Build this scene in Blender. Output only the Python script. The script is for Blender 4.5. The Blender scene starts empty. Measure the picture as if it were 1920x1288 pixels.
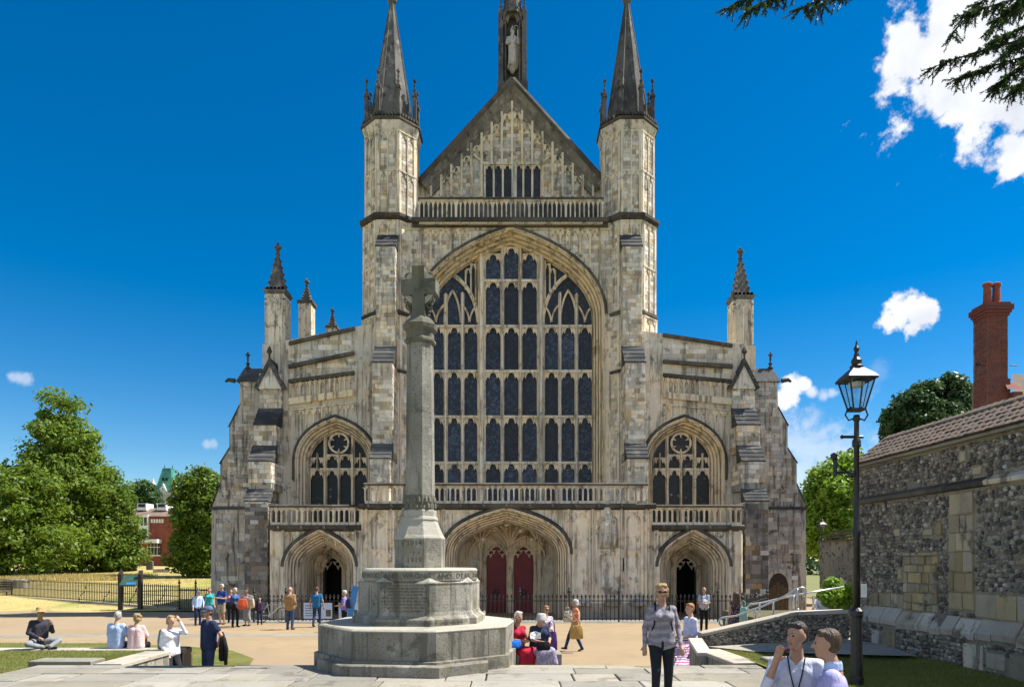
import bpy, bmesh, math, random
import numpy as np
from mathutils import Vector, Matrix
scene = bpy.context.scene
COL = scene.collection
R = math.radians
pi = math.pi
# ------------------------------------------------------------------ camera
CZ = 2.8; F0 = 1300.0; HY = 1050.0
cam_d = bpy.data.cameras.new('camera'); cam = bpy.data.objects.new('camera', cam_d); COL.objects.link(cam)
cam.location = (0, 0, CZ); cam.rotation_euler = (R(90), 0, 0)
cam_d.sensor_width = 36; cam_d.lens = F0/1920*36; cam_d.shift_y = (HY-644)/1920
cam_d.clip_start = 0.1; cam_d.clip_end = 3000
scene.camera = cam
# ------------------------------------------------------------------ sun, sky, exposure
SUN_EL = R(56); SUN_BACK = 9          # from the right (south), slightly behind the west front
sd = Vector((math.cos(SUN_EL)*math.cos(R(SUN_BACK)), math.cos(SUN_EL)*math.sin(R(SUN_BACK)), math.sin(SUN_EL)))
sun_d = bpy.data.lights.new('sun', 'SUN'); sun_d.energy = 3.0; sun_d.angle = R(0.5); sun_d.color = (1, .95, .86)
sun = bpy.data.objects.new('sun', sun_d); COL.objects.link(sun)
sun.rotation_euler = (-sd).to_track_quat('-Z', 'Y').to_euler(); sun.location = (60, 20, 80)
world = bpy.data.worlds.new('World'); scene.world = world; world.use_nodes = True
wn = world.node_tree; wn.nodes.clear()
def N(t, typ, **kw):
    n = t.nodes.new(typ)
    for k, v in kw.items():
        if k in ('label',): continue
        setattr(n, k, v)
    return n
SKY = .15
def build_world():
    t = wn; L = t.links.new
    sky = N(t, 'ShaderNodeTexSky', sky_type='NISHITA'); sky.sun_disc = False
    sky.sun_elevation = SUN_EL; sky.sun_rotation = math.atan2(sd.x, sd.y)
    sky.air_density = 1.0; sky.dust_density = .0; sky.ozone_density = 3.0; sky.altitude = 100
    hs = N(t, 'ShaderNodeHueSaturation'); hs.inputs['Saturation'].default_value = 1.5; hs.inputs['Value'].default_value = .295
    L(sky.outputs[0], hs.inputs['Color'])
    tc = N(t, 'ShaderNodeTexCoord')
    nz = N(t, 'ShaderNodeTexNoise'); nz.inputs['Scale'].default_value = 30; nz.inputs['Detail'].default_value = 11; nz.inputs['Roughness'].default_value = .62
    L(tc.outputs['Generated'], nz.inputs['Vector'])
    nsh = N(t, 'ShaderNodeTexNoise'); nsh.inputs['Scale'].default_value = 22; nsh.inputs['Detail'].default_value = 7
    L(tc.outputs['Generated'], nsh.inputs['Vector'])
    acc = None
    # (px, py, angular radius in deg, strength)
    blobs = [(1850, 40, 5.0, 1), (1930, 90, 4.8, 1), (1770, 95, 3.2, 1), (1712, 100, 2.0, 1), (1990, -60, 7, 1), (1800, 170, 1.9, 1), (1850, 180, 1.9, 1), (1905, 190, 1.6, 1), (1915, 290, 1.7, 1), (2050, 130, 5, 1), (1790, 215, .9, 1),
             (1668, 604, .9, 1), (1690, 596, 1.1, 1), (1714, 590, 1.25, 1), (1738, 584, .9, 1), (1712, 612, .8, 1),
             (1486, 730, 1.0, 1), (1470, 742, .8, 1), (1505, 722, .6, 1), (1520, 735, .5, .8), (1545, 742, .5, .55), (1560, 738, .45, .5),
             (1560, 860, 3.6, .5), (1500, 850, 3.2, .5), (1640, 700, 1.2, .12), (1625, 905, 3.4, .5), (1700, 900, 4, .4),
             (48, 710, .5, .45), (36, 709, .45, .5), (24, 708, .4, .45), (400, 832, .35, .35), (388, 833, .38, .4)]
    for px, py, r, s in blobs:
        c = Vector((px-960, F0, HY-py)).normalized()
        dp = N(t, 'ShaderNodeVectorMath', operation='DOT_PRODUCT'); L(tc.outputs['Generated'], dp.inputs[0]); dp.inputs[1].default_value = c
        ac = N(t, 'ShaderNodeMath', operation='ARCCOSINE'); L(dp.outputs['Value'], ac.inputs[0])
        dv = N(t, 'ShaderNodeMath', operation='MULTIPLY_ADD'); L(ac.outputs[0], dv.inputs[0]); dv.inputs[1].default_value = -1/R(r); dv.inputs[2].default_value = 1.0
        # dv: 1 at centre, 0 at radius; noise pushes the edge about
        ml = N(t, 'ShaderNodeMath', operation='MULTIPLY_ADD'); L(nz.outputs['Fac'], ml.inputs[0]); ml.inputs[1].default_value = 2.9; ml.inputs[2].default_value = -1.28
        ad = N(t, 'ShaderNodeMath', operation='ADD'); L(dv.outputs[0], ad.inputs[0]); L(ml.outputs[0], ad.inputs[1])
        mr = N(t, 'ShaderNodeMapRange', interpolation_type='SMOOTHSTEP'); L(ad.outputs[0], mr.inputs['Value'])
        mr.inputs['From Min'].default_value = .0 if s == 1 else 0; mr.inputs['From Max'].default_value = .5 if s == 1 else .9; mr.inputs['To Max'].default_value = s
        if acc is None: acc = mr.outputs[0]
        else:
            mx = N(t, 'ShaderNodeMath', operation='MAXIMUM'); L(acc, mx.inputs[0]); L(mr.outputs[0], mx.inputs[1]); acc = mx.outputs[0]
    # unseen clouds added to whiten and lift the facade's light, thinning over the nave
    nf = N(t, 'ShaderNodeTexNoise'); nf.inputs['Scale'].default_value = 2.6; nf.inputs['Detail'].default_value = 8; nf.inputs['Roughness'].default_value = .55
    L(tc.outputs['Generated'], nf.inputs['Vector'])
    sx = N(t, 'ShaderNodeSeparateXYZ'); L(tc.outputs['Generated'], sx.inputs[0])
    cv = N(t, 'ShaderNodeMapRange', interpolation_type='SMOOTHSTEP'); L(sx.outputs['Y'], cv.inputs['Value'])
    cv.inputs['From Min'].default_value = -.1; cv.inputs['From Max'].default_value = .45; cv.inputs['To Min'].default_value = .5; cv.inputs['To Max'].default_value = .95
    sb_ = N(t, 'ShaderNodeMath', operation='SUBTRACT'); L(nf.outputs['Fac'], sb_.inputs[0]); L(cv.outputs[0], sb_.inputs[1])
    cf = N(t, 'ShaderNodeMapRange', interpolation_type='SMOOTHSTEP'); L(sb_.outputs[0], cf.inputs['Value']); cf.inputs['From Min'].default_value = 0; cf.inputs['From Max'].default_value = .06
    mx = N(t, 'ShaderNodeMath', operation='MAXIMUM'); L(acc, mx.inputs[0]); L(cf.outputs[0], mx.inputs[1]); acc = mx.outputs[0]
    mix = N(t, 'ShaderNodeMix', data_type='RGBA'); L(acc, mix.inputs['Factor']); L(hs.outputs[0], mix.inputs['A'])
    cr = N(t, 'ShaderNodeMix', data_type='RGBA'); L(nsh.outputs['Fac'], cr.inputs['Factor'])
    w = 1/SKY
    cr.inputs['A'].default_value = (.19*w, .21*w, .25*w, 1); cr.inputs['B'].default_value = (.43*w, .43*w, .43*w, 1)
    L(cr.outputs['Result'], mix.inputs['B'])
    bg = N(t, 'ShaderNodeBackground'); bg.inputs['Strength'].default_value = SKY
    L(mix.outputs['Result'], bg.inputs['Color'])
    out = N(t, 'ShaderNodeOutputWorld'); L(bg.outputs[0], out.inputs['Surface'])
build_world()
vs = scene.view_settings
vs.view_transform = 'Standard'; vs.look = 'None'; vs.gamma = 1; vs.exposure = 1.62; vs.use_curve_mapping = False
scene.render.engine = 'CYCLES'
scene.cycles.use_denoising = True
scene.cycles.max_bounces = 6; scene.cycles.diffuse_bounces = 4
# ------------------------------------------------------------------ helpers
def X(px, d): return (px-960)*d/F0
def Z(py, d): return CZ+(HY-py)*d/F0
def P(px, py, d): return Vector((X(px, d), d, Z(py, d)))
def WM(o):
    if o is None: return Matrix()
    return WM(o.parent) @ o.matrix_parent_inverse @ o.matrix_basis
def link(name, data, parent=None, loc=None, rot=None, scl=None):
    o = bpy.data.objects.new(name, data); COL.objects.link(o)
    if parent is not None:
        o.parent = parent; o.matrix_parent_inverse = WM(parent).inverted()
    if loc is not None: o.location = loc
    if rot is not None: o.rotation_euler = rot
    if scl is not None: o.scale = scl
    return o
def tag(o, label=None, cat=None, group=None, kind=None):
    if label: o['label'] = label
    if cat: o['category'] = cat
    if group: o['group'] = group
    if kind: o['kind'] = kind
    return o
def thing(name, label, cat, loc=(0, 0, 0), group=None):
    o = link(name, None, loc=loc); o.empty_display_size = .2
    return tag(o, label, cat, group)
class MB:
    def __init__(s): s.v = []; s.f = []; s.m = []
    def add(s, vs, fs, m=0):
        b = len(s.v); s.v.extend(tuple(p) for p in vs)
        for f in fs: s.f.append(tuple(b+i for i in f)); s.m.append(m)
    def box(s, x0, x1, y0, y1, z0, z1, m=0):
        s.add([(x0,y0,z0),(x1,y0,z0),(x1,y1,z0),(x0,y1,z0),(x0,y0,z1),(x1,y0,z1),(x1,y1,z1),(x0,y1,z1)],
              [(0,3,2,1),(4,5,6,7),(0,1,5,4),(1,2,6,5),(2,3,7,6),(3,0,4,7)], m)
    def block(s, o, u, n, w, h, t, ch=.012, m=0):
        # a stone: o = lower left on the wall plane, u along, n outward, z up; chamfered front
        o = Vector(o); u = Vector(u); n = Vector(n); k = Vector((0, 0, 1))
        q = [(0,0),(w,0),(w,h),(0,h)]; c = min(ch, w*.2, h*.2)
        q2 = [(c,c),(w-c,c),(w-c,h-c),(c,h-c)]
        vs = [o+u*a+k*b for a, b in q]+[o+u*a+k*b+n*(t-c*.6) for a, b in q]+[o+u*a+k*b+n*t for a, b in q2]
        fs = []
        for i in range(4):
            j = (i+1) % 4; fs += [(i,j,4+j,4+i),(4+i,4+j,8+j,8+i)]
        fs.append((8,9,10,11)); s.add(vs, fs, m)
    def prism(s, poly, y0, y1, m=0):
        n = len(poly)
        s.add([(x, y0, z) for x, z in poly]+[(x, y1, z) for x, z in poly],
              [tuple(range(n)), tuple(range(2*n-1, n-1, -1))]+[(i, n+i, n+(i+1) % n, (i+1) % n) for i in range(n)], m)
    def prismx(s, poly, x0, x1, m=0):
        n = len(poly)
        s.add([(x0, y, z) for y, z in poly]+[(x1, y, z) for y, z in poly],
              [tuple(range(n)), tuple(range(2*n-1, n-1, -1))]+[(i, n+i, n+(i+1) % n, (i+1) % n) for i in range(n)], m)
    def loft(s, rings, cap=True, closed=True, m=0):
        n = len(rings[0]); b = []
        for r in rings: b.extend(r)
        fs = []
        for k in range(len(rings)-1):
            for i in range(n if closed else n-1):
                j = (i+1) % n; fs.append((k*n+i, k*n+j, (k+1)*n+j, (k+1)*n+i))
        if cap: fs += [tuple(range(n-1, -1, -1)), tuple(range((len(rings)-1)*n, len(rings)*n))]
        s.add(b, fs, m)
    def lathe(s, c, prof, n=16, rot=0, m=0, cap=True):
        s.loft([[(c[0]+r*math.cos(rot+2*pi*i/n), c[1]+r*math.sin(rot+2*pi*i/n), c[2]+z) for i in range(n)] for r, z in prof], cap, m=m)
    def tube(s, pts, r, n=6, m=0, cap=True):
        pts = [Vector(p) for p in pts]; rr = r if isinstance(r, (list, tuple)) else [r]*len(pts)
        rings = []; up = None
        for i, p in enumerate(pts):
            d = (pts[min(i+1, len(pts)-1)]-pts[max(i-1, 0)])
            if d.length < 1e-9: d = Vector((0, 0, 1))
            d.normalize()
            if up is None: up = d.orthogonal().normalized()
            else:
                up = up-d*up.dot(d)
                up = up.normalized() if up.length > 1e-6 else d.orthogonal().normalized()
            w = d.cross(up)
            rings.append([p+(up*math.cos(2*pi*k/n)+w*math.sin(2*pi*k/n))*rr[i] for k in range(n)])
        s.loft(rings, cap, m=m)
    def sweep(s, path, prof, m=0):
        # path: (x,z) points, prof: (e outward, y) points; skin through both
        n = len(path); rows = []
        for i, (x, z) in enumerate(path):
            a = Vector(path[max(i-1, 0)]); b = Vector(path[min(i+1, n-1)]); p = Vector((x, z))
            t1 = (p-a).normalized() if i > 0 else (b-p).normalized(); t2 = (b-p).normalized() if i < n-1 else t1
            n1 = Vector((-t1.y, t1.x)); n2 = Vector((-t2.y, t2.x)); nn = (n1+n2); nn = nn/max(.35, nn.length*nn.length/2)
            rows.append([(x+nn.x*e, y, z+nn.y*e) for e, y in prof])
        s.loft(rows, cap=False, closed=False, m=m)
    def mesh(s, name, mats, smooth=False, recalc=False):
        me = bpy.data.meshes.new(name); me.from_pydata(s.v, [], s.f)
        for mt in (mats if isinstance(mats, (list, tuple)) else [mats]): me.materials.append(mt)
        if any(s.m): me.polygons.foreach_set('material_index', s.m)
        if smooth: me.polygons.foreach_set('use_smooth', [True]*len(s.f))
        if recalc:
            bm = bmesh.new(); bm.from_mesh(me); bmesh.ops.recalc_face_normals(bm, faces=bm.faces); bm.to_mesh(me); bm.free()
        return me
    def build(s, name, mats, parent=None, smooth=False, recalc=True, **kw):
        o = link(name, s.mesh(name, mats, smooth, recalc and len(s.f) < 30000), parent)
        if kw: tag(o, **kw)
        return o
def build_islands(mb, name, mats, parent):
    # every separate piece of the mesh becomes a part of its own
    par = list(range(len(mb.v)))
    def fd(i):
        while par[i] != i: par[i] = par[par[i]]; i = par[i]
        return i
    for f in mb.f:
        a = fd(f[0])
        for i in f[1:]: par[fd(i)] = a
    g = {}
    for f in mb.f: g.setdefault(fd(f[0]), []).append(f)
    for fs in g.values():
        q = MB(); mp = {}
        for f in fs:
            for i in f:
                if i not in mp: mp[i] = len(q.v); q.v.append(mb.v[i])
            q.f.append(tuple(mp[i] for i in f)); q.m.append(0)
        q.build(name, mats, parent)
def arch(cx, w, zs, za, c=(.55, .55, .8), n=10, zb=None):
    # left spring -> apex -> right spring; optional jambs down to zb; c = (P1z, P2x, P2z)
    h = za-zs; L = []
    for i in range(n+1):
        t = i/n; a = 1-t
        x = a**3+3*a*a*t+3*a*t*t*c[1]; z = 3*a*a*t*c[0]+3*a*t*t*c[2]+t**3
        L.append((-x*w, z*h))
    pts = [(cx+x, zs+z) for x, z in L]+[(cx-x, zs+z) for x, z in L[-2::-1]]
    if zb is not None: pts = [(cx-w, zb)]+pts+[(cx+w, zb)]
    return pts
def off(path, e):
    n = len(path); out = []
    for i, (x, z) in enumerate(path):
        a = Vector(path[max(i-1, 0)]); b = Vector(path[min(i+1, n-1)]); p = Vector((x, z))
        t1 = (p-a).normalized() if i > 0 else (b-p).normalized(); t2 = (b-p).normalized() if i < n-1 else t1
        nn = Vector((-t1.y, t1.x))+Vector((-t2.y, t2.x)); nn = nn/max(.35, nn.length*nn.length/2)
        out.append((x+nn.x*e, z+nn.y*e))
    return out
def headpoly(x0, x1, zt, hh, cusp=.16, n=16):
    # plate with a cusped pointed arch cut out of its lower edge
    w = (x1-x0)/2; cx = (x0+x1)/2; pts = [(x0, zt), (x0, zt-hh)]
    for i in range(1, n):
        t = -1+2*i/n
        z = .9*max(0, 1-abs(t)**1.9)**.75
        z -= cusp*2.2*max(0, 1-abs(abs(t)-.5)/.17)
        pts.append((cx+t*w*.985, zt-hh+max(.02, z)*hh))
    return pts+[(x1, zt-hh), (x1, zt)]
# ------------------------------------------------------------------ materials
MATS = {}
def newmat(name):
    m = bpy.data.materials.new(name); m.use_nodes = True; t = m.node_tree
    b = t.nodes['Principled BSDF']; MATS[name] = m
    return m, t, b
def noise(t, vec, scale, detail=4, rough=.55):
    n = N(t, 'ShaderNodeTexNoise'); n.inputs['Scale'].default_value = scale; n.inputs['Detail'].default_value = detail; n.inputs['Roughness'].default_value = rough
    if vec is not None: t.links.new(vec, n.inputs['Vector'])
    return n.outputs['Fac']
def mapping(t, vec, scale=(1, 1, 1), loc=(0, 0, 0), rot=(0, 0, 0)):
    n = N(t, 'ShaderNodeMapping'); n.inputs['Scale'].default_value = scale; n.inputs['Location'].default_value = loc; n.inputs['Rotation'].default_value = rot
    t.links.new(vec, n.inputs['Vector']); return n.outputs[0]
def ramp(t, fac, a, b, lo=0, hi=1):
    n = N(t, 'ShaderNodeMapRange', interpolation_type='SMOOTHSTEP'); t.links.new(fac, n.inputs['Value'])
    n.inputs['From Min'].default_value = a; n.inputs['From Max'].default_value = b; n.inputs['To Min'].default_value = lo; n.inputs['To Max'].default_value = hi
    return n.outputs[0]
def mix(t, fac, a, b, mode='MIX'):
    n = N(t, 'ShaderNodeMix', data_type='RGBA', blend_type=mode)
    for s, v in (('Factor', fac), ('A', a), ('B', b)):
        if hasattr(v, 'is_linked'): t.links.new(v, n.inputs[s])
        elif s == 'Factor': n.inputs[s].default_value = v
        else: n.inputs[s].default_value = (*v, 1) if len(v) == 3 else v
    return n.outputs['Result']
def mth(t, op, a, b=0):
    n = N(t, 'ShaderNodeMath', operation=op)
    for i, v in ((0, a), (1, b)):
        if hasattr(v, 'is_linked'): t.links.new(v, n.inputs[i])
        else: n.inputs[i].default_value = v
    return n.outputs[0]
def bump(t, b, h, strength=.5, dist=.02):
    n = N(t, 'ShaderNodeBump'); n.inputs['Strength'].default_value = strength; n.inputs['Distance'].default_value = dist
    t.links.new(h, n.inputs['Height']); t.links.new(n.outputs[0], b.inputs['Normal'])
def geo(t): return N(t, 'ShaderNodeNewGeometry')
def rnd(t, g):
    oi = N(t, 'ShaderNodeObjectInfo')
    return mth(t, 'FRACT', mth(t, 'ADD', g.outputs['Random Per Island'], oi.outputs['Random']))
def stone(name, c1, c2, stain=(.22, .17, .11), dirt=(.055, .05, .045), sa=.5, da=.5, var=.25, bs=.6, streak=.35, pit=0, rough=.9, tints=0, white=0):
    m, t, b = newmat(name); L = t.links.new; g = geo(t); p = g.outputs['Position']
    col = mix(t, ramp(t, noise(t, p, .55, 3), .35, .65), c1, c2)
    col = mix(t, ramp(t, noise(t, mapping(t, p, (1, 1, .7), (7, 3, 1)), 2.8, 6, .65), .55, .64, 0, white), col, (.84, .81, .74)) if white else col
    col = mix(t, ramp(t, noise(t, mapping(t, p, (1, 1, .7)), 2.3, 6, .6), .52, .66, 0, sa), col, stain)
    if streak:
        sv = noise(t, mapping(t, p, (2.9, 2.9, .26)), 1.6, 7, .62)
        col = mix(t, ramp(t, sv, .51, .62, 0, streak), col, dirt)
    col = mix(t, ramp(t, noise(t, p, 1.7, 9, .7), .555, .64, 0, da), col, dirt)
    if pit:
        col = mix(t, ramp(t, noise(t, p, 34, 3, .6), .58, .66, 0, pit), col, dirt)
    r = rnd(t, g)
    if tints:
        r2 = mth(t, 'FRACT', mth(t, 'MULTIPLY', r, 13.7))
        col = mix(t, ramp(t, r2, .84, .9, 0, tints), col, (.33, .235, .13)); col = mix(t, ramp(t, r2, .12, .06, 0, tints), col, (.72, .68, .60))
    hsv = N(t, 'ShaderNodeHueSaturation'); L(col, hsv.inputs['Color'])
    L(ramp(t, r, 0, 1, 1-var, 1+var), hsv.inputs['Value'])
    L(ramp(t, mth(t, 'FRACT', mth(t, 'MULTIPLY', r, 7.31)), 0, 1, 1-var*1.2, 1+var*1.2), hsv.inputs['Saturation'])
    L(hsv.outputs[0], b.inputs['Base Color']); b.inputs['Roughness'].default_value = rough
    b.inputs['Specular IOR Level'].default_value = .2
    bump(t, b, mth(t, 'ADD', noise(t, p, 9, 6, .7), mth(t, 'MULTIPLY', noise(t, p, 55, 3), .35)), bs, .03)
    return m
M_STONE = stone('limestone', (.80, .67, .49), (.68, .61, .50), stain=(.38, .28, .17), sa=.5, da=.58, var=.12, streak=.55, white=.55)
M_ASHLAR = stone('ashlar', (.72, .61, .46), (.58, .53, .45), stain=(.35, .26, .16), sa=.45, da=.55, var=.26, streak=.5, tints=.65, white=.45)
M_GREYASH = stone('grey_ashlar', (.52, .47, .39), (.42, .395, .355), stain=(.28, .2, .12), sa=.45, da=.8, var=.25, streak=.7, tints=.4)
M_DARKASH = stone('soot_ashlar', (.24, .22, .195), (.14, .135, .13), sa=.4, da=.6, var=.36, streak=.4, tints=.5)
M_WARM = stone('warm_moulding', (.80, .66, .46), (.70, .60, .46), stain=(.42, .29, .15), sa=.45, da=.5, var=.08, streak=.6)
M_SOOT_SHADE = stone('sooty_moulding_and_shade', (.06, .055, .05), (.12, .105, .085), stain=(.2, .17, .13), dirt=(.02, .02, .02), sa=.4, da=.5, var=.1, streak=.2)  # real soot on mouldings, also the painted shade behind the upper balustrade
M_RAKE = stone('dirty_coping', (.30, .265, .21), (.17, .155, .13), stain=(.5, .44, .35), dirt=(.05, .045, .04), sa=.6, da=.7, var=.1, streak=.3)
M_SPIRE = stone('spire_stone', (.085, .082, .08), (.15, .14, .125), stain=(.38, .33, .26), dirt=(.035, .035, .037), sa=.5, da=.6, var=.2, streak=.4)
M_SLATE = stone('weathering_slabs', (.05, .053, .06), (.085, .085, .085), stain=(.24, .21, .17), dirt=(.03, .03, .033), sa=.4, da=.4, var=.25, streak=0)
M_MEM = stone('memorial_stone', (.35, .33, .28), (.21, .20, .17), stain=(.21, .19, .13), dirt=(.07, .07, .055), sa=.6, da=.65, var=.05, streak=.6, pit=.8, white=.16)
M_MEMTOP = stone('memorial_cap_stone', (.46, .435, .37), (.39, .37, .31), stain=(.42, .38, .28), dirt=(.12, .115, .09), sa=.4, da=.35, var=.05, streak=0, pit=.3)
M_MOSS = stone('mossy_stone', (.19, .18, .14), (.105, .105, .088), stain=(.28, .235, .09), dirt=(.06, .065, .045), sa=.7, da=.6, var=.05, streak=.3, pit=.4)
M_COPE = stone('coping_stone', (.50, .45, .37), (.40, .37, .32), sa=.3, da=.3, var=.15, streak=0, pit=.25)
M_MORTAR = stone('lime_mortar', (.30, .265, .20), (.22, .20, .16), sa=.4, da=.5, var=0, streak=.2, bs=1)
M_YELLOW = stone('yellow_limestone', (.40, .33, .21), (.31, .28, .22), stain=(.25, .2, .12), dirt=(.08, .07, .06), sa=.6, da=.75, var=.2, streak=.15, bs=1)
M_PAVE = stone('paving_stone', (.315, .29, .238), (.255, .242, .207), stain=(.24, .21, .155), dirt=(.12, .11, .085), sa=.55, da=.6, var=.17, streak=0, pit=.25)
def simple(name, col, rough=.6, metal=0, var=.12, ns=6, bs=0, spec=.5, bd=.01):
    m, t, b = newmat(name); g = geo(t); p = g.outputs['Position']
    c2 = tuple(c*(1-var*2) for c in col)
    t.links.new(mix(t, ramp(t, noise(t, p, ns, 4), .35, .7), col, c2), b.inputs['Base Color'])
    b.inputs['Roughness'].default_value = rough; b.inputs['Metallic'].default_value = metal; b.inputs['Specular IOR Level'].default_value = spec
    if bs: bump(t, b, noise(t, p, ns*5, 4), bs, bd)
    return m
M_IRON = simple('black_iron', (.02, .02, .022), .42, 0, .2, 12, .2)
M_STEEL = simple('brushed_steel', (.62, .62, .60), .32, .9, .05)
M_GALV = simple('galvanised_steel', (.5, .5, .5), .5, .6, .1)
M_LEAD = simple('lead_roof', (.20, .205, .21), .6, .1, .2, 2, .2)
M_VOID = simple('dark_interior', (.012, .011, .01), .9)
M_RED = simple('red_door_paint', (.20, .010, .022), .5, 0, .15, 3, .15)
M_WHITE = simple('white_paint', (.78, .78, .76), .5, 0, .05)
M_BOARD = simple('pale_blue_print', (.52, .62, .80), .5, 0, .08, 20)
M_BLUE = simple('bright_blue_print', (.04, .22, .55), .45)
M_WOOD = simple('dark_stained_oak', (.05, .035, .024), .6, 0, .25, 18, .2)
M_COPPER = simple('copper_verdigris', (.06, .30, .22), .6, 0, .25, .3)
M_BRICKR = simple('far_red_brick', (.27, .075, .045), .9, 0, .15, 1)
M_CREAM = simple('cream_render', (.62, .56, .45), .9, 0, .1, .5)
M_TILE0 = simple('far_roof_tiles', (.21, .15, .12), .9, 0, .2, 1)
def glassmat(name, c1, c2, scale, lead=.6):
    m, t, b = newmat(name); g = geo(t); p = g.outputs['Position']
    v = N(t, 'ShaderNodeTexVoronoi'); v.inputs['Scale'].default_value = scale; t.links.new(p, v.inputs['Vector'])
    n = noise(t, p, scale*1.7, 4, .7)
    col = mix(t, ramp(t, n, .42, .7), c1, c2)
    v2 = N(t, 'ShaderNodeTexVoronoi'); v2.inputs['Scale'].default_value = scale*.45; t.links.new(p, v2.inputs['Vector'])
    s2 = N(t, 'ShaderNodeSeparateColor'); t.links.new(v2.outputs['Color'], s2.inputs[0])
    col = mix(t, ramp(t, s2.outputs[1], .35, 1, 0, .75), col, tuple(c*1.25 for c in c2))
    col = mix(t, ramp(t, s2.outputs[2], .8, .95, 0, .5), col, (.05, .045, .04))
    e2 = N(t, 'ShaderNodeTexVoronoi', feature='DISTANCE_TO_EDGE'); e2.inputs['Scale'].default_value = scale*.45; t.links.new(p, e2.inputs['Vector'])
    col = mix(t, ramp(t, e2.outputs['Distance'], .03, .07, .85, 0), col, (.004, .004, .005))
    sp = ramp(t, v.outputs['Distance'], .0, .12, 1, 0)
    rr = N(t, 'ShaderNodeSeparateColor'); t.links.new(v.outputs['Color'], rr.inputs[0])
    sel = ramp(t, rr.outputs[0], .95, .985)
    col = mix(t, mth(t, 'MULTIPLY', ramp(t, v.outputs['Distance'], .25, .45, 1, 0), sel), col, (.16, .22, .32))
    oi = N(t, 'ShaderNodeObjectInfo'); hv_ = N(t, 'ShaderNodeHueSaturation'); t.links.new(col, hv_.inputs['Color']); t.links.new(ramp(t, oi.outputs['Random'], 0, 1, .45, 1.7), hv_.inputs['Value'])
    t.links.new(hv_.outputs[0], b.inputs['Base Color']); b.inputs['Roughness'].default_value = .3; b.inputs['Specular IOR Level'].default_value = .4
    bump(t, b, n, .8, .02)
    return m
M_GLASS = glassmat('stained_glass_from_outside', (.006, .010, .020), (.035, .055, .10), 15)
M_GLASSD = glassmat('leaded_glass_dark', (.005, .005, .007), (.02, .021, .025), 5)
def tilemat():
    m, t, b = newmat('clay_tile'); g = geo(t); p = g.outputs['Position']; r = rnd(t, g)
    col = mix(t, r, (.165, .11, .076), (.115, .086, .066))
    col = mix(t, ramp(t, noise(t, p, 3, 5), .5, .68, 0, .7), col, (.11, .095, .07))
    col = mix(t, ramp(t, noise(t, p, 9, 4), .66, .74, 0, .7), col, (.38, .33, .17))
    t.links.new(col, b.inputs['Base Color']); b.inputs['Roughness'].default_value = .9
    bump(t, b, noise(t, p, 40, 4), .5, .01); return m
M_TILE = tilemat()
def flintmat():
    m, t, b = newmat('knapped_flint'); g = geo(t); p = g.outputs['Position']; r = rnd(t, g)
    col = mix(t, ramp(t, r, .15, .5), (.06, .053, .047), (.2, .175, .145))
    col = mix(t, ramp(t, r, .62, .8), col, (.34, .30, .24))
    col = mix(t, ramp(t, r, .96, .985), col, (.5, .48, .43))
    col = mix(t, ramp(t, noise(t, p, 14, 5), .5, .66, 0, .75), col, (.09, .085, .08))
    t.links.new(col, b.inputs['Base Color'])
    t.links.new(ramp(t, r, 0, 1, .3, .85), b.inputs['Roughness'])
    bump(t, b, noise(t, p, 30, 4), .5, .01); return m
M_FLINT = flintmat()
def brickm():
    m, t, b = newmat('old_red_brick'); g = geo(t); p = g.outputs['Position']; r = rnd(t, g)
    col = mix(t, r, (.22, .06, .042), (.14, .045, .04))
    col = mix(t, ramp(t, noise(t, p, 5, 5), .52, .7, 0, .6), col, (.10, .06, .055))
    t.links.new(col, b.inputs['Base Color']); b.inputs['Roughness'].default_value = .9
    bump(t, b, noise(t, p, 40, 4), .5, .01); return m
M_BRICK = brickm()
def leafmat(name, c1, c2, trans=.35):
    m, t, b = newmat(name); g = geo(t); L = t.links.new
    col = mix(t, g.outputs['Random Per Island'], c1, c2)
    col = mix(t, ramp(t, noise(t, g.outputs['Position'], .9, 3), .4, .65, 0, .5), col, tuple(c*.75 for c in c1))
    L(col, b.inputs['Base Color']); b.inputs['Roughness'].default_value = .5; b.inputs['Specular IOR Level'].default_value = .3
    tr = N(t, 'ShaderNodeBsdfTranslucent'); L(mix(t, .5, col, tuple(min(1, c*2.2) for c in c2)), tr.inputs['Color'])
    ms = N(t, 'ShaderNodeMixShader'); ms.inputs[0].default_value = trans
    L(b.outputs[0], ms.inputs[1]); L(tr.outputs[0], ms.inputs[2]); L(ms.outputs[0], t.nodes['Material Output'].inputs['Surface'])
    return m
M_LEAF = leafmat('broad_leaves', (.05, .10, .008), (.20, .28, .03), .35)
M_LEAF2 = leafmat('dense_leaves', (.045, .095, .008), (.16, .235, .028), .35)
M_LEAF3 = leafmat('spring_green_leaves', (.13, .24, .02), (.24, .36, .045))
M_YEW = leafmat('yew_needles', (.022, .05, .014), (.05, .09, .025), .2)
M_CONIFER = leafmat('conifer_foliage', (.03, .075, .022), (.07, .13, .035), .2)
M_GRASS = leafmat('grass_blades', (.12, .175, .03), (.30, .29, .09), .3)
M_DRYG = leafmat('dry_grass_blades', (.38, .30, .10), (.50, .40, .17), .2)
M_BARK = simple('bark', (.09, .065, .045), .95, 0, .3, 5, .8)
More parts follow.
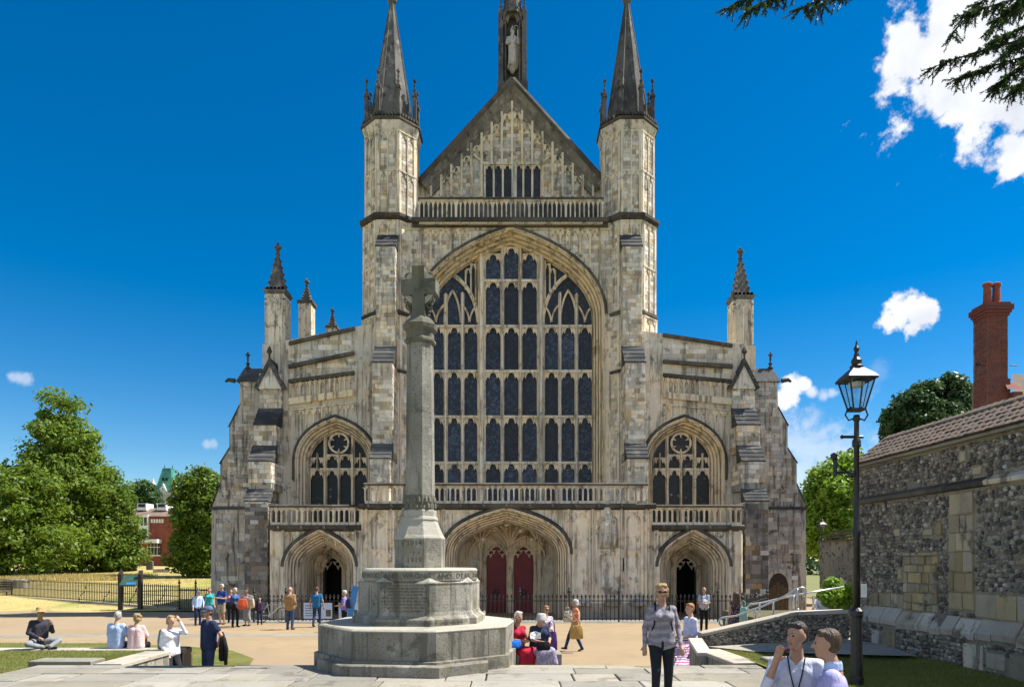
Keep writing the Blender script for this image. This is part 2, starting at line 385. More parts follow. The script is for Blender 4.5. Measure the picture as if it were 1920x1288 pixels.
def ground(name, c1, c2, c3, s1, s2, fine=60, bs=.4, bd=.01, rough=.95, c4=None):
    m, t, b = newmat(name); g = geo(t); p = g.outputs['Position']
    col = mix(t, ramp(t, noise(t, p, s1, 5), .38, .62), c1, c2)
    col = mix(t, ramp(t, noise(t, p, s2, 6, .65), .5, .7, 0, .7), col, c3)
    if c4: col = mix(t, ramp(t, noise(t, mapping(t, p, (1, .3, 1)), .16, 5, .6), .5, .62, 0, .8), col, c4)
    f = noise(t, p, fine, 3, .7)
    col = mix(t, ramp(t, f, .3, .7, 0, .45), col, tuple(c*.62 for c in c1))
    t.links.new(col, b.inputs['Base Color']); b.inputs['Roughness'].default_value = rough; b.inputs['Specular IOR Level'].default_value = .2
    bump(t, b, f, bs, bd); return m
M_GRAVEL = ground('bound_gravel', (.36, .27, .162), (.305, .23, .143), (.245, .19, .125), .35, 1.3, 90, .6, .01, c4=(.33, .25, .17))
M_LAWN = ground('lawn_soil', (.11, .145, .03), (.20, .18, .055), (.27, .21, .095), .9, 3, 50, .8, .03)
M_DRY = ground('parched_lawn', (.50, .39, .16), (.42, .36, .13), (.25, .27, .07), .12, .6, 25, .5, .03, c4=(.17, .24, .05))
M_EARTH = ground('far_ground', (.16, .19, .06), (.22, .2, .09), (.12, .14, .05), .05, .3, 4)
M_SOIL = ground('joint_soil', (.13, .115, .07), (.09, .10, .04), (.17, .15, .10), 2, 7, 60)
# ------------------------------------------------------------------ cathedral
rg = random.Random(11)
XC = -.10
cath = thing('cathedral', 'pale limestone gothic cathedral with steep gable, two spired turrets and huge west window', 'cathedral', (XC, 37, 0))
UX = Vector((1, 0, 0)); NY = Vector((0, -1, 0))
STONE_N = [0]; UNIT = {}
def unit_block(mat):
    if mat.name not in UNIT:
        b = MB(); b.block((0, 0, 0), UX, NY, 1, 1, 1, .04); UNIT[mat.name] = b.mesh('stone', mat, recalc=True)
    return UNIT[mat.name]
def ashlar(mb, o, u, n, w, h, ch=.29, bl=.55, inside=None, t=.018, parent=None, mat=None, maxn=300, m=0):
    o = Vector(o); z = 0; k = 0
    while z < h-.06:
        c = min(ch*rg.uniform(.85, 1.15), h-z)
        if h-z-c < .09: c = h-z
        x = 0
        first = True
        while x < w-.04:
            l = bl*rg.uniform(.6, 1.5)*(rg.uniform(.4, 1) if first else 1); first = False
            if w-x-l < .14: l = w-x
            ok = inside is None or all(inside(x+a*l, z+b*c) for a in (0, .5, 1) for b in (0, 1))
            if ok:
                tt = t*rg.uniform(.4, 1.5); q = o+u*(x+.006)+Vector((0, 0, z+.006))
                if parent is not None and STONE_N[0] < maxn:
                    STONE_N[0] += 1
                    s = link('stone', unit_block(mat), parent, q, (0, 0, math.atan2(u.y, u.x)), (l-.012, tt, c-.012))
                else: mb.block(q, u, n, l-.012, c-.012, tt, .012, m)
            x += l
        z += c; k += 1
def weathering(mb, x0, x1, yf, yb, z0, z1, n=4, m=0):
    # stepped sloping slabs from the front edge up to the wall behind
    for i in range(n):
        a, b = i/n, (i+1)/n
        ya = yf+(yb-yf)*a-.05; za = z0+(z1-z0)*a; zb = z0+(z1-z0)*b
        mb.prismx([(ya, za), (ya, za+.06), (yf+(yb-yf)*b, zb+.06), (yb+.02, zb+.06), (yb+.02, za)], x0-.05-.004*i, x1+.05+.004*i, m)
def octring(c, r, z, rot=pi/8): return [(c[0]+r*math.cos(rot+k*pi/4), c[1]+r*math.sin(rot+k*pi/4), z) for k in range(8)]
def crocket_spire(mb, x, y, z0, z1, r, n=4, rot=pi/4, steps=6, ck=.09):
    mb.lathe((x, y, 0), [(r, z0), (r*.06, z1)], n, rot)
    for k in range(n):
        a = rot+2*pi*k/n
        for i in range(steps):
            f = (i+.35)/steps; rr = r*(1-f*.94)
            s = ck*(1-.45*f); zz = z0+(z1-z0)*f
            mb.lathe((x+rr*math.cos(a), y+rr*math.sin(a), zz), [(s*.35, -s*.8), (s, -s*.1), (s*.9, s*.45), (s*.25, s*.9)], 5)
    s = ck*1.25
    mb.lathe((x, y, z1), [(s*.4, -s), (s*1.0, -s*.3), (s*.35, .15*s), (s*1.5, s*.9), (s*1.5, s*1.5), (s*.4, 2*s), (s*.7, 2.6*s), (s*.2, 3.1*s)], 6)
# --- nave west wall with the great window opening
DW, DG = 37.3, 38.3
WX = [[808, 831], [840, 863], [871, 894], [911.5, 937.5], [946, 971.5], [980, 1006], [1022.5, 1046], [1054, 1077], [1085.6, 1108.5]]
gz = lambda py: Z(py, DG)
gxc, gw = -.08, 4.5
gpath = arch(gxc, gw, gz(602), gz(463), (.5, .5, .83), 14, zb=gz(957))
gout = off(gpath, .45)
zt = Z(418, DW)
mb = MB()
xl, xr = -6.4, 6.2
mb.prism([(xl, 0), (xl, zt)]+[(xr, zt), (xr, 0)]+[(p[0], p[1]) for p in reversed([(gout[0][0], gz(957))]+gout[1:-1]+[(gout[-1][0], gz(957))])], DW, DG+.5) if False else None
hole = gout[1:-1]
mb.prism([(xl, gz(957)), (gout[0][0], gz(957))]+hole+[(gout[-1][0], gz(957)), (xr, gz(957)), (xr, zt), (xl, zt)], DW, DG+.4)
mb.prism([(xl, 0), (xr, 0), (xr, gz(957)), (xl, gz(957))], DW+.01, DG+.4)
def in_sp(u, v):
    x = xl+u; z = gz(640)+v
    if z > zt-.55: return False
    for a, b in zip(gout[1:-2], gout[2:-1]):
        if min(a[0], b[0])-1e-6 <= x <= max(a[0], b[0])+1e-6:
            f = (x-a[0])/(b[0]-a[0]+1e-9); return z > a[1]+f*(b[1]-a[1])+.3
    return True
wall = mb.build('nave_wall', M_STONE, cath)
mb = MB(); ashlar(mb, (xl, DW, gz(640)), UX, NY, xr-xl, zt-gz(640), .22, .36, in_sp, .02)
o = mb.build('wall_stones', M_ASHLAR, wall, kind='stuff')
# moulded arch
def mould(e0, y0, e1, y1, n):
    pr = [(e0+.1, y0+.05), (e0+.1, y0-.09), (e0+.02, y0-.12), (e0, y0)]
    for i in range(n):
        a = i/n; b = (i+1)/n; em = e0+(e1-e0)*a; en = e0+(e1-e0)*b; ym = y0+(y1-y0)*a; yn = y0+(y1-y0)*b
        w_ = em-en; dy_ = yn-ym
        pr += [(em-w_*.12, ym-.012), (em-w_*.3, ym-.012), (em-w_*.42, ym+dy_*.15), (em-w_*.46, ym+dy_*.75+.05), (em-w_*.62, ym+dy_*1.05+.07), (em-w_*.78, ym+dy_*.8+.04), (em-w_*.84, ym+dy_*.55), (en+w_*.05, ym+dy_*.6), (en, yn)]
    return pr
mb = MB(); mb.sweep(gpath, mould(.46, DW-.02, 0, DG+.05, 4))
gwin = mb.build('great_window', M_WARM, cath, recalc=False)
mb = MB(); mb.sweep(off(arch(gxc, gw, gz(602), gz(463), (.5, .5, .83), 14), .56), [(0, DW+.05), (0, DW-.16), (.12, DW-.18), (.17, DW-.05), (.17, DW+.05)])
mb.build('hood_mould', M_SOOT_SHADE, gwin, recalc=False)
# lights
def gx(px): return X(px, DG-.1)
rows = [(957, 868), (868, 782), (782, 697), (697, 613)]
def archz(x):
    for a, b in zip(gpath[1:-2], gpath[2:-1]):
        if min(a[0], b[0])-1e-6 <= x <= max(a[0], b[0])+1e-6:
            f = (x-a[0])/(b[0]-a[0]+1e-9); return a[1]+f*(b[1]-a[1])
    return gz(602)
for a, b in WX:
    xa, xb = gx(a)-.05, gx(b)+.05
    for y0, y1 in rows:
        m_ = MB(); m_.box(xa, xb, DG+.06, DG+.1, gz(y0), gz(y1)-.02); m_.build('pane', M_GLASS, gwin)
        m_ = MB(); m_.prism(headpoly(xa, xb, gz(y1), .62), DG-.08, DG+.02); m_.build('tracery_head', M_WARM, gwin)
    c = (a+b)/2
    if 905 < c < 1015:
        tops = [(613, 528), (528, 466 if 940 < c < 975 else 478)]
    else: tops = [(613, 0)]
    for y0, y1 in tops:
        zt2 = gz(y1) if y1 else max(archz(xa), archz(xb))+.15
        m_ = MB(); m_.box(xa, xb, DG+.06, DG+.1, gz(y0), zt2); m_.build('pane', M_GLASS, gwin)
        if y1 == 528 or y1:
            m_ = MB(); m_.prism(headpoly(xa, xb, gz(y1)+(.05 if y1 < 500 else 0), .62), DG-.08, DG+.02); m_.build('tracery_head', M_WARM, gwin)
# gap panes beside the major mullions (upper zone)
for a, b in ((894, 911), (1006, 1023), (831, 840), (863, 871), (1046, 1054), (1077, 1086)):
    m_ = MB(); m_.box(gx(a), gx(b), DG+.07, DG+.11, gz(613), max(archz(gx(a)), archz(gx(b)))); m_.build('pane', M_GLASS, gwin)
edges = [(831, 840, 0), (863, 871, 0), (894, 911.5, 1), (937.5, 946, 0), (971.5, 980, 0), (1006, 1022.5, 1), (1046, 1054, 0), (1077, 1085.6, 0)]
for a, b, maj in edges:
    xa, xb = gx(a)+.02, gx(b)-.02; xm = (xa+xb)/2
    zt2 = archz(xm)+.1
    if not maj and not (930 < a < 975): zt2 = gz(552) if a in (831, 1077) else gz(550)
    m_ = MB(); dp = .34 if maj else .2
    w = (xb-xa)/2
    poly = [(xa, DG), (xm-w*.45, DG-dp*.6), (xm-w*.3, DG-dp), (xm+w*.3, DG-dp), (xm+w*.45, DG-dp*.6), (xb, DG), (xb, DG+.06), (xa, DG+.06)]
    m_.loft([[(x, y, gz(957)) for x, y in poly], [(x, y, zt2) for x, y in poly]]); m_.build('mullion', M_STONE, gwin)
for py, a, b in ((868, 806, 1110), (782, 806, 1110), (697, 806, 1110), (613, 806, 1110), (528, 905, 1012)):
    m_ = MB(); m_.box(gx(a), gx(b), DG-.16, DG+.03, gz(py)-.07, gz(py)+.07); m_.build('transom', M_STONE, gwin)
def bar(pts, r=.09, parent=None, name='tracery_bar', mat=None, y=DG-.08):
    m_ = MB(); m_.sweep(pts, [(-r, y+.1), (-r, y), (-r*.4, y-.07), (r*.4, y-.07), (r, y), (r, y+.1)])
    return m_.build(name, mat or M_WARM, parent or gwin, recalc=False)
def curve(p0, p1, p2, n=8):
    return [((1-t)**2*p0[0]+2*t*(1-t)*p1[0]+t*t*p2[0], (1-t)**2*p0[1]+2*t*(1-t)*p1[1]+t*t*p2[1]) for t in [i/n for i in range(n+1)]]
G2 = lambda px, py: (gx(px), gz(py))
for s in (-1, 1):
    q = lambda px, py: G2(957+s*(px-957), py)
    bar(curve(q(1062, 518), q(1022, 545), q(1017, 606)), .1)
    bar(curve(q(1066, 545), q(1052, 565), q(1050, 606)), .06); bar(curve(q(1064, 545), q(1080, 560), q(1081, 606)), .06)
    bar(curve(q(1050, 572), q(1036, 580), q(1034, 606)), .05); bar(curve(q(1034, 606), q(1032, 588), q(1024, 578)), .05)
    bar(curve(q(1081, 572), q(1095, 585), q(1097, 606)), .05); bar(curve(q(1097, 606), q(1098, 590), q(1106, 580)), .05)
    for px, y0, y1 in ((1031, 560, 496), (1041, 545, 508), (1022, 580, 490)):
        bar([q(px, y0), q(px, y1)], .05)
    for px0, px1, py in ((1023, 1031, 504), (1032, 1040, 513)):
        x0, x1 = sorted((q(px0, 0)[0], q(px1, 0)[0]))
        m_ = MB(); m_.prism(headpoly(x0, x1, gz(py)+.25, .55 if px1-px0 > 15 else .45), DG-.08, DG+.02); m_.build('tracery_head', M_WARM, gwin)
    for px0, px1, py in ((911.5, 937.5, 474),):
        x0, x1 = sorted((q(px0, 0)[0], q(px1, 0)[0]))
# --- spandrel panel ribs beside the great arch
mb = MB()
for s in (-1, 1):
    for k in range(6):
        px = 957+s*(75+k*18.5) if True else 0
        x = X(px, DW)
        z0 = max(gz(640), 0); zz = None
        for a, b in zip(gout[1:-2], gout[2:-1]):
            if min(a[0], b[0]) <= x <= max(a[0], b[0]): zz = a[1]+.25
        zz = zz if zz else gz(640)
        mb.box(x-.05, x+.05, DW-.13, DW, zz, zt-.5)
    for k in range(5):
        xa, xb = sorted((X(957+s*(75+k*18.5), DW), X(957+s*(75+(k+1)*18.5), DW)))
        mb.prism(headpoly(xa+.055, xb-.055, zt-.425, .45), DW-.11, DW)
mb.box(xl, xr, DW-.08, DW, zt-.42, zt-.3)
build_islands(mb, 'panel_moulding', M_WARM, wall)
# --- balustrade builder
def balustrade(name, x0, x1, y, z0, z1, n, parent, mat=M_STONE, cap=M_SOOT_SHADE, posts=0):
    mb = MB(); h = z1-z0
    mb.box(x0, x1, y, y+.22, z0+.02, z0+.16); mb.box(x0, x1, y+.01, y+.21, z1-.2, z1-.1)
    b = mb.build(name, mat, parent)
    mb = MB(); mb.loft([[(x0-.05, y-.06, z1-.1), (x1+.05, y-.06, z1-.1), (x1+.05, y+.28, z1-.1), (x0-.05, y+.28, z1-.1)], [(x0-.05, y-.06, z1-.03), (x1+.05, y-.06, z1-.03), (x1+.05, y+.28, z1-.03), (x0-.05, y+.28, z1-.03)], [(x0-.05, y+.06, z1+.04), (x1+.05, y+.06, z1+.04), (x1+.05, y+.16, z1+.04), (x0-.05, y+.16, z1+.04)]])
    mb.build('coping', cap, b)
    st = (x1-x0)/n; m_ = MB(); hh = h-.34
    m_.loft([[(-.03, .0, 0), (.03, .0, 0), (.034, .14, 0), (-.034, .14, 0)], [(-.03, 0, hh*.76), (.03, 0, hh*.76), (.034, .14, hh*.76), (-.034, .14, hh*.76)],
             [(-.05, .02, hh*.88), (.05, .02, hh*.88), (.05, .14, hh*.88), (-.05, .14, hh*.88)], [(-st*.5, .02, hh), (st*.5, .02, hh), (st*.5, .16, hh), (-st*.5, .16, hh)]])
    me = m_.mesh('baluster', mat, recalc=True); wide = None
    for i in range(n+1):
        x = x0+st*i
        o = link('baluster', me, b, (x, y+.03, z0+.15))
        if posts and i % posts == 0: o.scale.x = 1.9 if 0 < i < n else 1
    return b
balustrade('upper_balustrade', X(786, DW-.35), X(1130, DW-.35), DW-.35, Z(420, DW-.35), Z(370, DW-.35), 40, cath, posts=8)
mb = MB()
for z0, z1, p, in ((zt-.3, zt-.12, .2), (zt-.12, zt+.1, .42)):
    mb.box(-5.35, 5.15, DW-p, DW+.4, z0, z1)
mb.build('cornice', M_SOOT_SHADE, cath)
mb = MB(); mb.box(-5.3, 5.1, 38.9, 38.96, zt, Z(376, 38.9)); mb.build('gap_shade_strip', M_SOOT_SHADE, cath)  # dark strip painted in as the shade behind the upper balustrade
# --- gable
DGb = 39.0
gA = Z(158, DGb); gB = Z(372, DGb)
gx0, gx1, gxa = X(790, DGb), X(1130, DGb), X(961, DGb)
mb = MB(); mb.prism([(gx0-.3, gB-.6), (gx1+.3, gB-.6), (gx1+.3, gB+.7), (gxa, gA), (gx0-.3, gB+.7)], DGb, DGb+.8)
gable = mb.build('gable', M_STONE, cath)
def gline(x, k=.82): # height under the rake
    f = 1-abs(x-gxa)/(gx1-gxa); return gB+(gA-gB)*f*k
wl = (X(909, DGb), X(1015, DGb), Z(312, DGb))
mb = MB()
def in_g(u, v):
    x = gx0+u; z = gB+v
    return z < gline(x)-.1 and not (wl[0]-.1 < x < wl[1]+.1 and z < wl[2]+.1)
ashlar(mb, (gx0, DGb, gB), UX, NY, gx1-gx0, gA-gB, .22, .32, in_g, .02)
mb.build('gable_stones', M_ASHLAR, gable, kind='stuff')
mb = MB(); n = 18
pitch = (gx1-gx0)/n
for i in range(1, n):
    x = gx0+pitch*i; z1 = gline(x)
    z0 = gB if not (wl[0]-.05 < x < wl[1]+.05) else wl[2]
    mb.box(x-.06, x+.06, DGb-.22, DGb, z0, z1+.1)
    for zc in ((z1,) if i not in (6, 12) else (z1, z1-2.2)):
        pass
for i in range(n):
    xa, xb = gx0+pitch*i, gx0+pitch*(i+1); z1 = min(gline(xa), gline(xb))
    if z1-gB > .6:
        mb.prism(headpoly(xa+.062, xb-.062, z1, .6), DGb-.15, DGb)
        mb.prism([(xa, z1), (xb, z1), ((xa+xb)/2, z1+.5)], DGb-.06, DGb) if z1+.5 < max(gline(xa), gline(xb))+.3 else None
mb.box(wl[0]-.1, wl[1]+.1, DGb-.16, DGb, wl[2]+.02, wl[2]+.16)
for s in (-1, 1):
    xa = gxa+s*(wl[1]-wl[0])*.5; 
    mb.sweep([(xa, wl[2]+.1), (xa+s*1.15, wl[2]+1.05)] if s < 0 else [(xa, wl[2]+.1), (xa+1.15, wl[2]+1.05)], [(-.06, DGb), (-.06, DGb-.14), (.06, DGb-.14), (.06, DGb)])
build_islands(mb, 'panel_moulding', M_WARM, gable)
gw2 = MB(); gw2.box(wl[0]-.12, wl[1]+.12, DGb-.02, DGb+.1, gB-.4, gB); 
gw_o = gw2.build('gable_window', M_STONE, cath)
lw = (wl[1]-wl[0])/6.25
for k in range(6):
    x0 = wl[0]+k*lw+(lw*.25 if k > 2 else 0)
    m_ = MB(); m_.box(x0+.03, x0+lw-.03, DGb-.035, DGb-.02, gB-.2, wl[2]); m_.build('pane', M_GLASSD, gw_o)
    m_ = MB(); m_.prism(headpoly(x0, x0+lw, wl[2]+.01, .4), DGb-.12, DGb-.04); m_.build('tracery_head', M_WARM, gw_o)
    m_ = MB(); m_.box(x0-.055, x0+.055, DGb-.16, DGb-.03, gB-.2, wl[2]); m_.build('mullion', M_STONE, gw_o)
m_ = MB(); m_.box(wl[1]-.055, wl[1]+.055, DGb-.16, DGb-.03, gB-.2, wl[2]); m_.build('mullion', M_STONE, gw_o)
m_ = MB(); m_.box(wl[0]+3*lw-.02, wl[0]+3*lw+.27, DGb-.2, DGb-.03, gB-.2, wl[2]+.1); m_.build('mullion', M_STONE, gw_o)
# raking coping
for s in (-1, 1):
    ax, az = gxa, gA
    bx = gx1+.05 if s > 0 else gx0-.05; bz = gB+.75
    pth = [(bx, bz), (ax, az)] if s < 0 else [(ax, az), (bx, bz)]
    m_ = MB(); m_.sweep(pth, [(-.95, DGb), (-.93, DGb-.12), (-.8, DGb-.18), (-.72, DGb-.1), (-.6, DGb-.14), (-.5, DGb-.3), (-.4, DGb-.22), (-.3, DGb-.25), (-.12, DGb-.42), (0, DGb-.45), (.1, DGb-.35), (.1, DGb+.9)])
    m_.build('raking_coping', M_RAKE, gable, recalc=False)
    m_ = MB(); m_.sweep(pth, [(-.15, DGb-.47), (.0, DGb-.52), (.16, DGb-.42), (.2, DGb+.9)]); m_.build('coping', M_SOOT_SHADE, gable, recalc=False)
# roof of the nave, walls and aisles running back
mb = MB(); zr = gA+.25; ze = gB+.55; y0, y1 = DGb+.75, DGb+70
mb.loft([[(gx0-.75, y0, ze), (gxa, y0, zr), (gx1+.75, y0, ze)], [(gx0-.75, y1, ze), (gxa, y1, zr), (gx1+.75, y1, ze)]])
mb.build('nave_roof', M_LEAD, cath)
mb = MB(); mb.box(gx0-.5, gx1+.5, y0-.7, y1, 0, ze); mb.box(-12.2, -6.6, 38.2, y1-1, 0, 12.6); mb.box(6.4, 11.7, 38.2, y1-1, 0, 12.6); mb.build('nave_body', M_GREYASH, cath)
# --- niche on the gable top
mb = MB(); nx = gxa; ny = DGb-.1; hw = .66
zb0, zb1 = Z(165, ny), Z(20, ny)
mb.box(nx-hw, nx+hw, ny+.45, ny+.95, zb0-1.2, zb1+.3)
for s in (-1, 1):
    mb.box(nx+s*hw-.14, nx+s*hw+.14, ny, ny+.9, zb0-1.0, zb1)
    mb.box(nx+s*hw-.2, nx+s*hw+.2, ny-.05, ny+.9, zb0-1.1, zb0+.35)
    mb.box(nx+s*(hw-.26)-.05, nx+s*(hw-.26)+.05, ny+.15, ny+.5, zb0+.4, zb1-.3)
    crocket_spire(mb, nx+s*hw, ny+.2, zb1, zb1+.75, .15, 4, pi/4, 3, .06)
mb.prism([(nx-.52, zb0-.3), (nx+.52, zb0-.3), (nx+.52, zb0+.3), (nx-.52, zb0+.3)], ny+.1, ny+.5)
mb.prism(headpoly(nx-.55, nx+.55, zb1-.1, .75, .2), ny+.12, ny+.4)
mb.sweep(arch(nx, .52, zb1-.55, zb1+.55, (.4, .4, .6), 6), [(-.05, ny+.1), (-.05, ny), (.08, ny), (.08, ny+.3)])
crocket_spire(mb, nx, ny+.45, zb1-.1, zb1+3.4, .62, 8, pi/8, 6, .1)
niche = mb.build('gable_niche', M_SPIRE, cath)
mb = MB(); zf = Z(122, ny)
mb.lathe((nx, ny+.18, zf), [(.06, -.4), (.12, -.3), (.16, -.22), (.3, -.06), (.32, 0), (.2, .01)], 10)
mb.build('corbel', M_GREYASH, niche)
mb = MB(); H = Z(48, ny)-zf
mb.loft([[(nx+rx*math.cos(a)*(1+.06*math.cos(7*a)), ny+.18+ry*math.sin(a), zf+H*h) for a in [2*pi*i/18 for i in range(18)]] for h, rx, ry in
         ((0, .26, .18), (.15, .25, .17), (.4, .24, .16), (.6, .27, .16), (.74, .27, .15), (.79, .16, .11), (.81, .085, .085), (.84, .10, .11), (.89, .125, .13), (.93, .12, .12), (.96, .13, .09), (1.0, .06, .04), (1.06, .02, .02))])
for s in (-1, 1):
    mb.tube([(nx+s*.25, ny+.15, zf+H*.74), (nx+s*.33, ny+.05, zf+H*.55), (nx+s*.12, ny-.02, zf+H*.56)], [.09, .08, .05], 7)
mb.tube([(nx+.3, ny, zf), (nx+.3, ny, zf+H*.95)], .022, 6)
mb.tube([(nx+.3+.1*math.cos(a)-.1, ny, zf+H*.95+.1*math.sin(a)) for a in [i*.45 for i in range(11)]], .025, 5)
mb.build('statue', M_GREYASH, niche, smooth=True)
# --- turrets
TY = 38.4
def turret(cx, s):
    t0 = MB(); c = (cx, TY)
    z = lambda py: Z(py, 37.0)
    st = [(1.62, 0, z(590)), (1.57, z(590), z(405)), (1.47, z(405), z(236))]
    for r, a, b in st: t0.loft([octring(c, r, a), octring(c, r, b)])
    T = t0.build('turret', M_STONE, cath)
    d = MB(); w = MB(); sb = MB()
    def ringat(r, z0, z1, k=.14):
        d.loft([octring(c, r, z0), octring(c, r+k, z0+(z1-z0)*.35), octring(c, r+k, z0+(z1-z0)*.7), octring(c, r-.03, z1)])
    ringat(1.60, z(592), z(582), .12); ringat(1.60, z(414), z(398), .2); ringat(1.62, z(700), z(692), .08)
    # cornice
    w.loft([octring(c, 1.46, z(246)), octring(c, 1.55, z(240)), octring(c, 1.66, z(229)), octring(c, 1.66, z(227))])
    d.loft([octring(c, 1.60, z(227.5)), octring(c, 1.75, z(225.5)), octring(c, 1.75, z(222)), octring(c, 1.6, z(219.5)), octring(c, 1.2, z(217))])
    for k in range(8):
        az = k*pi/4; ap = 1.66*math.cos(pi/8); n = Vector((math.cos(az), math.sin(az), 0)); u = Vector((-n.y, n.x, 0)); fw = 1.66*math.sin(pi/8)
        for q in range(7):
            o = Vector((cx, TY, z(217)))+n*(ap-.12)+u*(-fw+.02+q*(2*fw/7)); d.block(o, u, n, fw*.17, .16, .13, .01)
        # face panels
        for (r, za, zb, nsub) in ((1.47, z(398), z(320), 1), (1.47, z(318), z(246), 1), (1.57, z(582), z(500), 1), (1.57, z(498), z(416), 1), (1.62, z(905), z(800), 1), (1.62, z(798), z(702), 1), (1.62, z(690), z(594), 1)):
            ap2 = r*math.cos(pi/8); f2 = r*math.sin(pi/8)
            fo = Vector((cx, TY, 0))+n*ap2
            if n.y > .5: continue
            for uu, ww in ((-f2, .15), (f2-.15, .15), (-.035, .07)):
                w.block(fo+u*uu+Vector((0, 0, za)), u, n, ww, zb-za, .07, .02)
            for a0, a1 in ((-f2+.15, -.035), (.035, f2-.15)):
                hp = headpoly(a0, a1, zb, .42)
                nn = len(hp)
                w.add([fo+u*a+Vector((0, 0, b))+n*.05 for a, b in hp]+[fo+u*a+Vector((0, 0, b)) for a, b in hp],
                      [tuple(range(nn))]+[(i, (i+1) % nn, nn+(i+1) % nn, nn+i) for i in range(nn)])
                ashlar(sb, fo+u*a0+Vector((0, 0, za)), u, n, a1-a0, zb-za-.35, .22, .4, None, .012)
            w.block(fo+u*(-f2)+Vector((0, 0, zb-.02)), u, n, 2*f2, .07, .09, .02)
    build_islands(d, 'string_course', M_SOOT_SHADE, T); tag(w.build('panel_ribs', M_STONE, T, recalc=False), kind='stuff'); sb.build('panel_stones', M_ASHLAR, T, kind='stuff')
    # spire
    zs = z(217); za = Z(4, TY)
    m = MB(); m.loft([octring(c, 1.17, zs), octring(c, 1.02, zs+1.5), octring(c, .1, za)])
    for k in range(8):
        a = pi/8+k*pi/4
        m.tube([(cx+1.17*math.cos(a), TY+1.17*math.sin(a), zs), (cx+1.02*math.cos(a), TY+1.02*math.sin(a), zs+1.5), (cx+.1*math.cos(a), TY+.1*math.sin(a), za)], [.05, .045, .03], 5)
    m.lathe((cx, TY, za), [(.1, -.1), (.26, 0), (.22, .1), (.1, .2), (.12, .5), (.24, .6), (.05, .85)], 8)
    m.build('spire', M_SPIRE, T)
    for k in range(8):
        a = pi/8+k*pi/4; px, py = cx+1.42*math.cos(a), TY+1.42*math.sin(a)
        m = MB(); m.box(px-.1, px+.1, py-.1, py+.1, zs, zs+1.55); m.box(px-.14, px+.14, py-.14, py+.14, zs+1.5, zs+1.6)
        crocket_spire(m, px, py, zs+1.55, zs+2.35, .13, 4, pi/4, 3, .055)
        m.build('pinnacle', M_SPIRE, T)
    # front buttress
    b = MB(); dk = MB(); hw = .5; bx = cx+(.03 if s < 0 else -.08)
    S = [(36.2, 655, 462), (35.3, 830, 680), (34.6, 1160, 860)]
    for yf, p0, p1 in S: b.box(bx-hw+.001*p0/100, bx+hw-.001*p0/100, yf, 37.4, 0 if p0 > 1000 else Z(p0, yf)-.4, Z(p1, yf))
    B = b.build('buttress', M_STONE, cath)
    sb = MB()
    for yf, p0, p1 in S:
        z0 = Z(p0, yf); z1 = Z(p1, yf)
        if p0 > 1000: z0 = Z(920, yf)
        ashlar(sb, (bx-hw, yf, z0), UX, NY, 2*hw, z1-z0, .21, .32, None, .018)
        for sg in (-1, 1):
            oo = (bx+sg*hw, 37.1, z0) if sg > 0 else (bx-hw, yf, z0)
            L = 37.1-yf
            if sg > 0: ashlar(sb, (bx+hw, yf, z0), Vector((0, 1, 0)), Vector((1, 0, 0)), L, z1-z0, .21, .32, None, .018)
            else: ashlar(sb, (bx-hw, yf, z0), Vector((0, 1, 0)), Vector((-1, 0, 0)), L, z1-z0, .21, .32, None, .018)
    sb.build('buttress_stones', M_ASHLAR, B, kind='stuff')
    for yf, yb, pz0, pz1 in ((36.2, 37.15, 462, 438), (35.3, 36.25, 680, 652), (34.6, 35.35, 860, 828)):
        weathering(dk, bx-hw, bx+hw, yf, yb, Z(pz0, yf), Z(pz0, yf)+(yb-yf)*1.15, 4)
    build_islands(dk, 'weathering_slab', M_SLATE, B)
    return T
turret(-6.63, -1); turret(6.36, 1)
# ------------------------------------------------------------------ west porches
DP = 33.3
def zp(py, d=DP): return Z(py, d)
def ribs_on(mb, x0, x1, z0, z1, y, n, hd=.4, t=.08):
    w = (x1-x0)/n
    for i in range(n+1): mb.box(x0+w*i-.04, x0+w*i+.04, y-t, y, z0, z1)
    for i in range(n): mb.prism(headpoly(x0+w*i+.04, x0+w*(i+1)-.04, z1, hd), y-t+.015, y)
    mb.box(x0-.04, x1+.04, y-t-.01, y, z1, z1+.07)
def porch(name, x0, x1, cx, hw, zs, za, c, ztop, e0, mat=M_STONE):
    path = arch(cx, hw, zs, za, c, 12, zb=-.02); go = off(path, e0)
    mb = MB()
    mb.prism([(x0, -.02), (go[0][0], -.02)]+go[1:-1]+[(go[-1][0], -.02), (x1, -.02), (x1, ztop), (x0, ztop)], DP, DP+1.0)
    mb.box(x0, x1, DP+1.01, DP+3.6, ztop-.35, ztop-.02)
    w = mb.build(name, mat, cath)
    m_ = MB(); m_.sweep(path, mould(e0+.01, DP-.02, 0, DP+.85, 5)); m_.build('arch_moulding', M_WARM, w, recalc=False)
    m_ = MB(); m_.sweep(off(arch(cx, hw, zs, za, c, 12), e0+.1), [(0, DP+.05), (0, DP-.14), (.12, DP-.17), (.18, DP-.04), (.18, DP+.05)]); m_.build('hood_mould', M_SOOT_SHADE, w, recalc=False)
    return w, path
zc = zp(948)
xl0, xr0 = X(677, DP), X(1224, DP)
cw, cpath = porch('central_porch', xl0, xr0, -.28, 2.47, 3.03, 4.71, (.55, .55, .8), zc, .5)
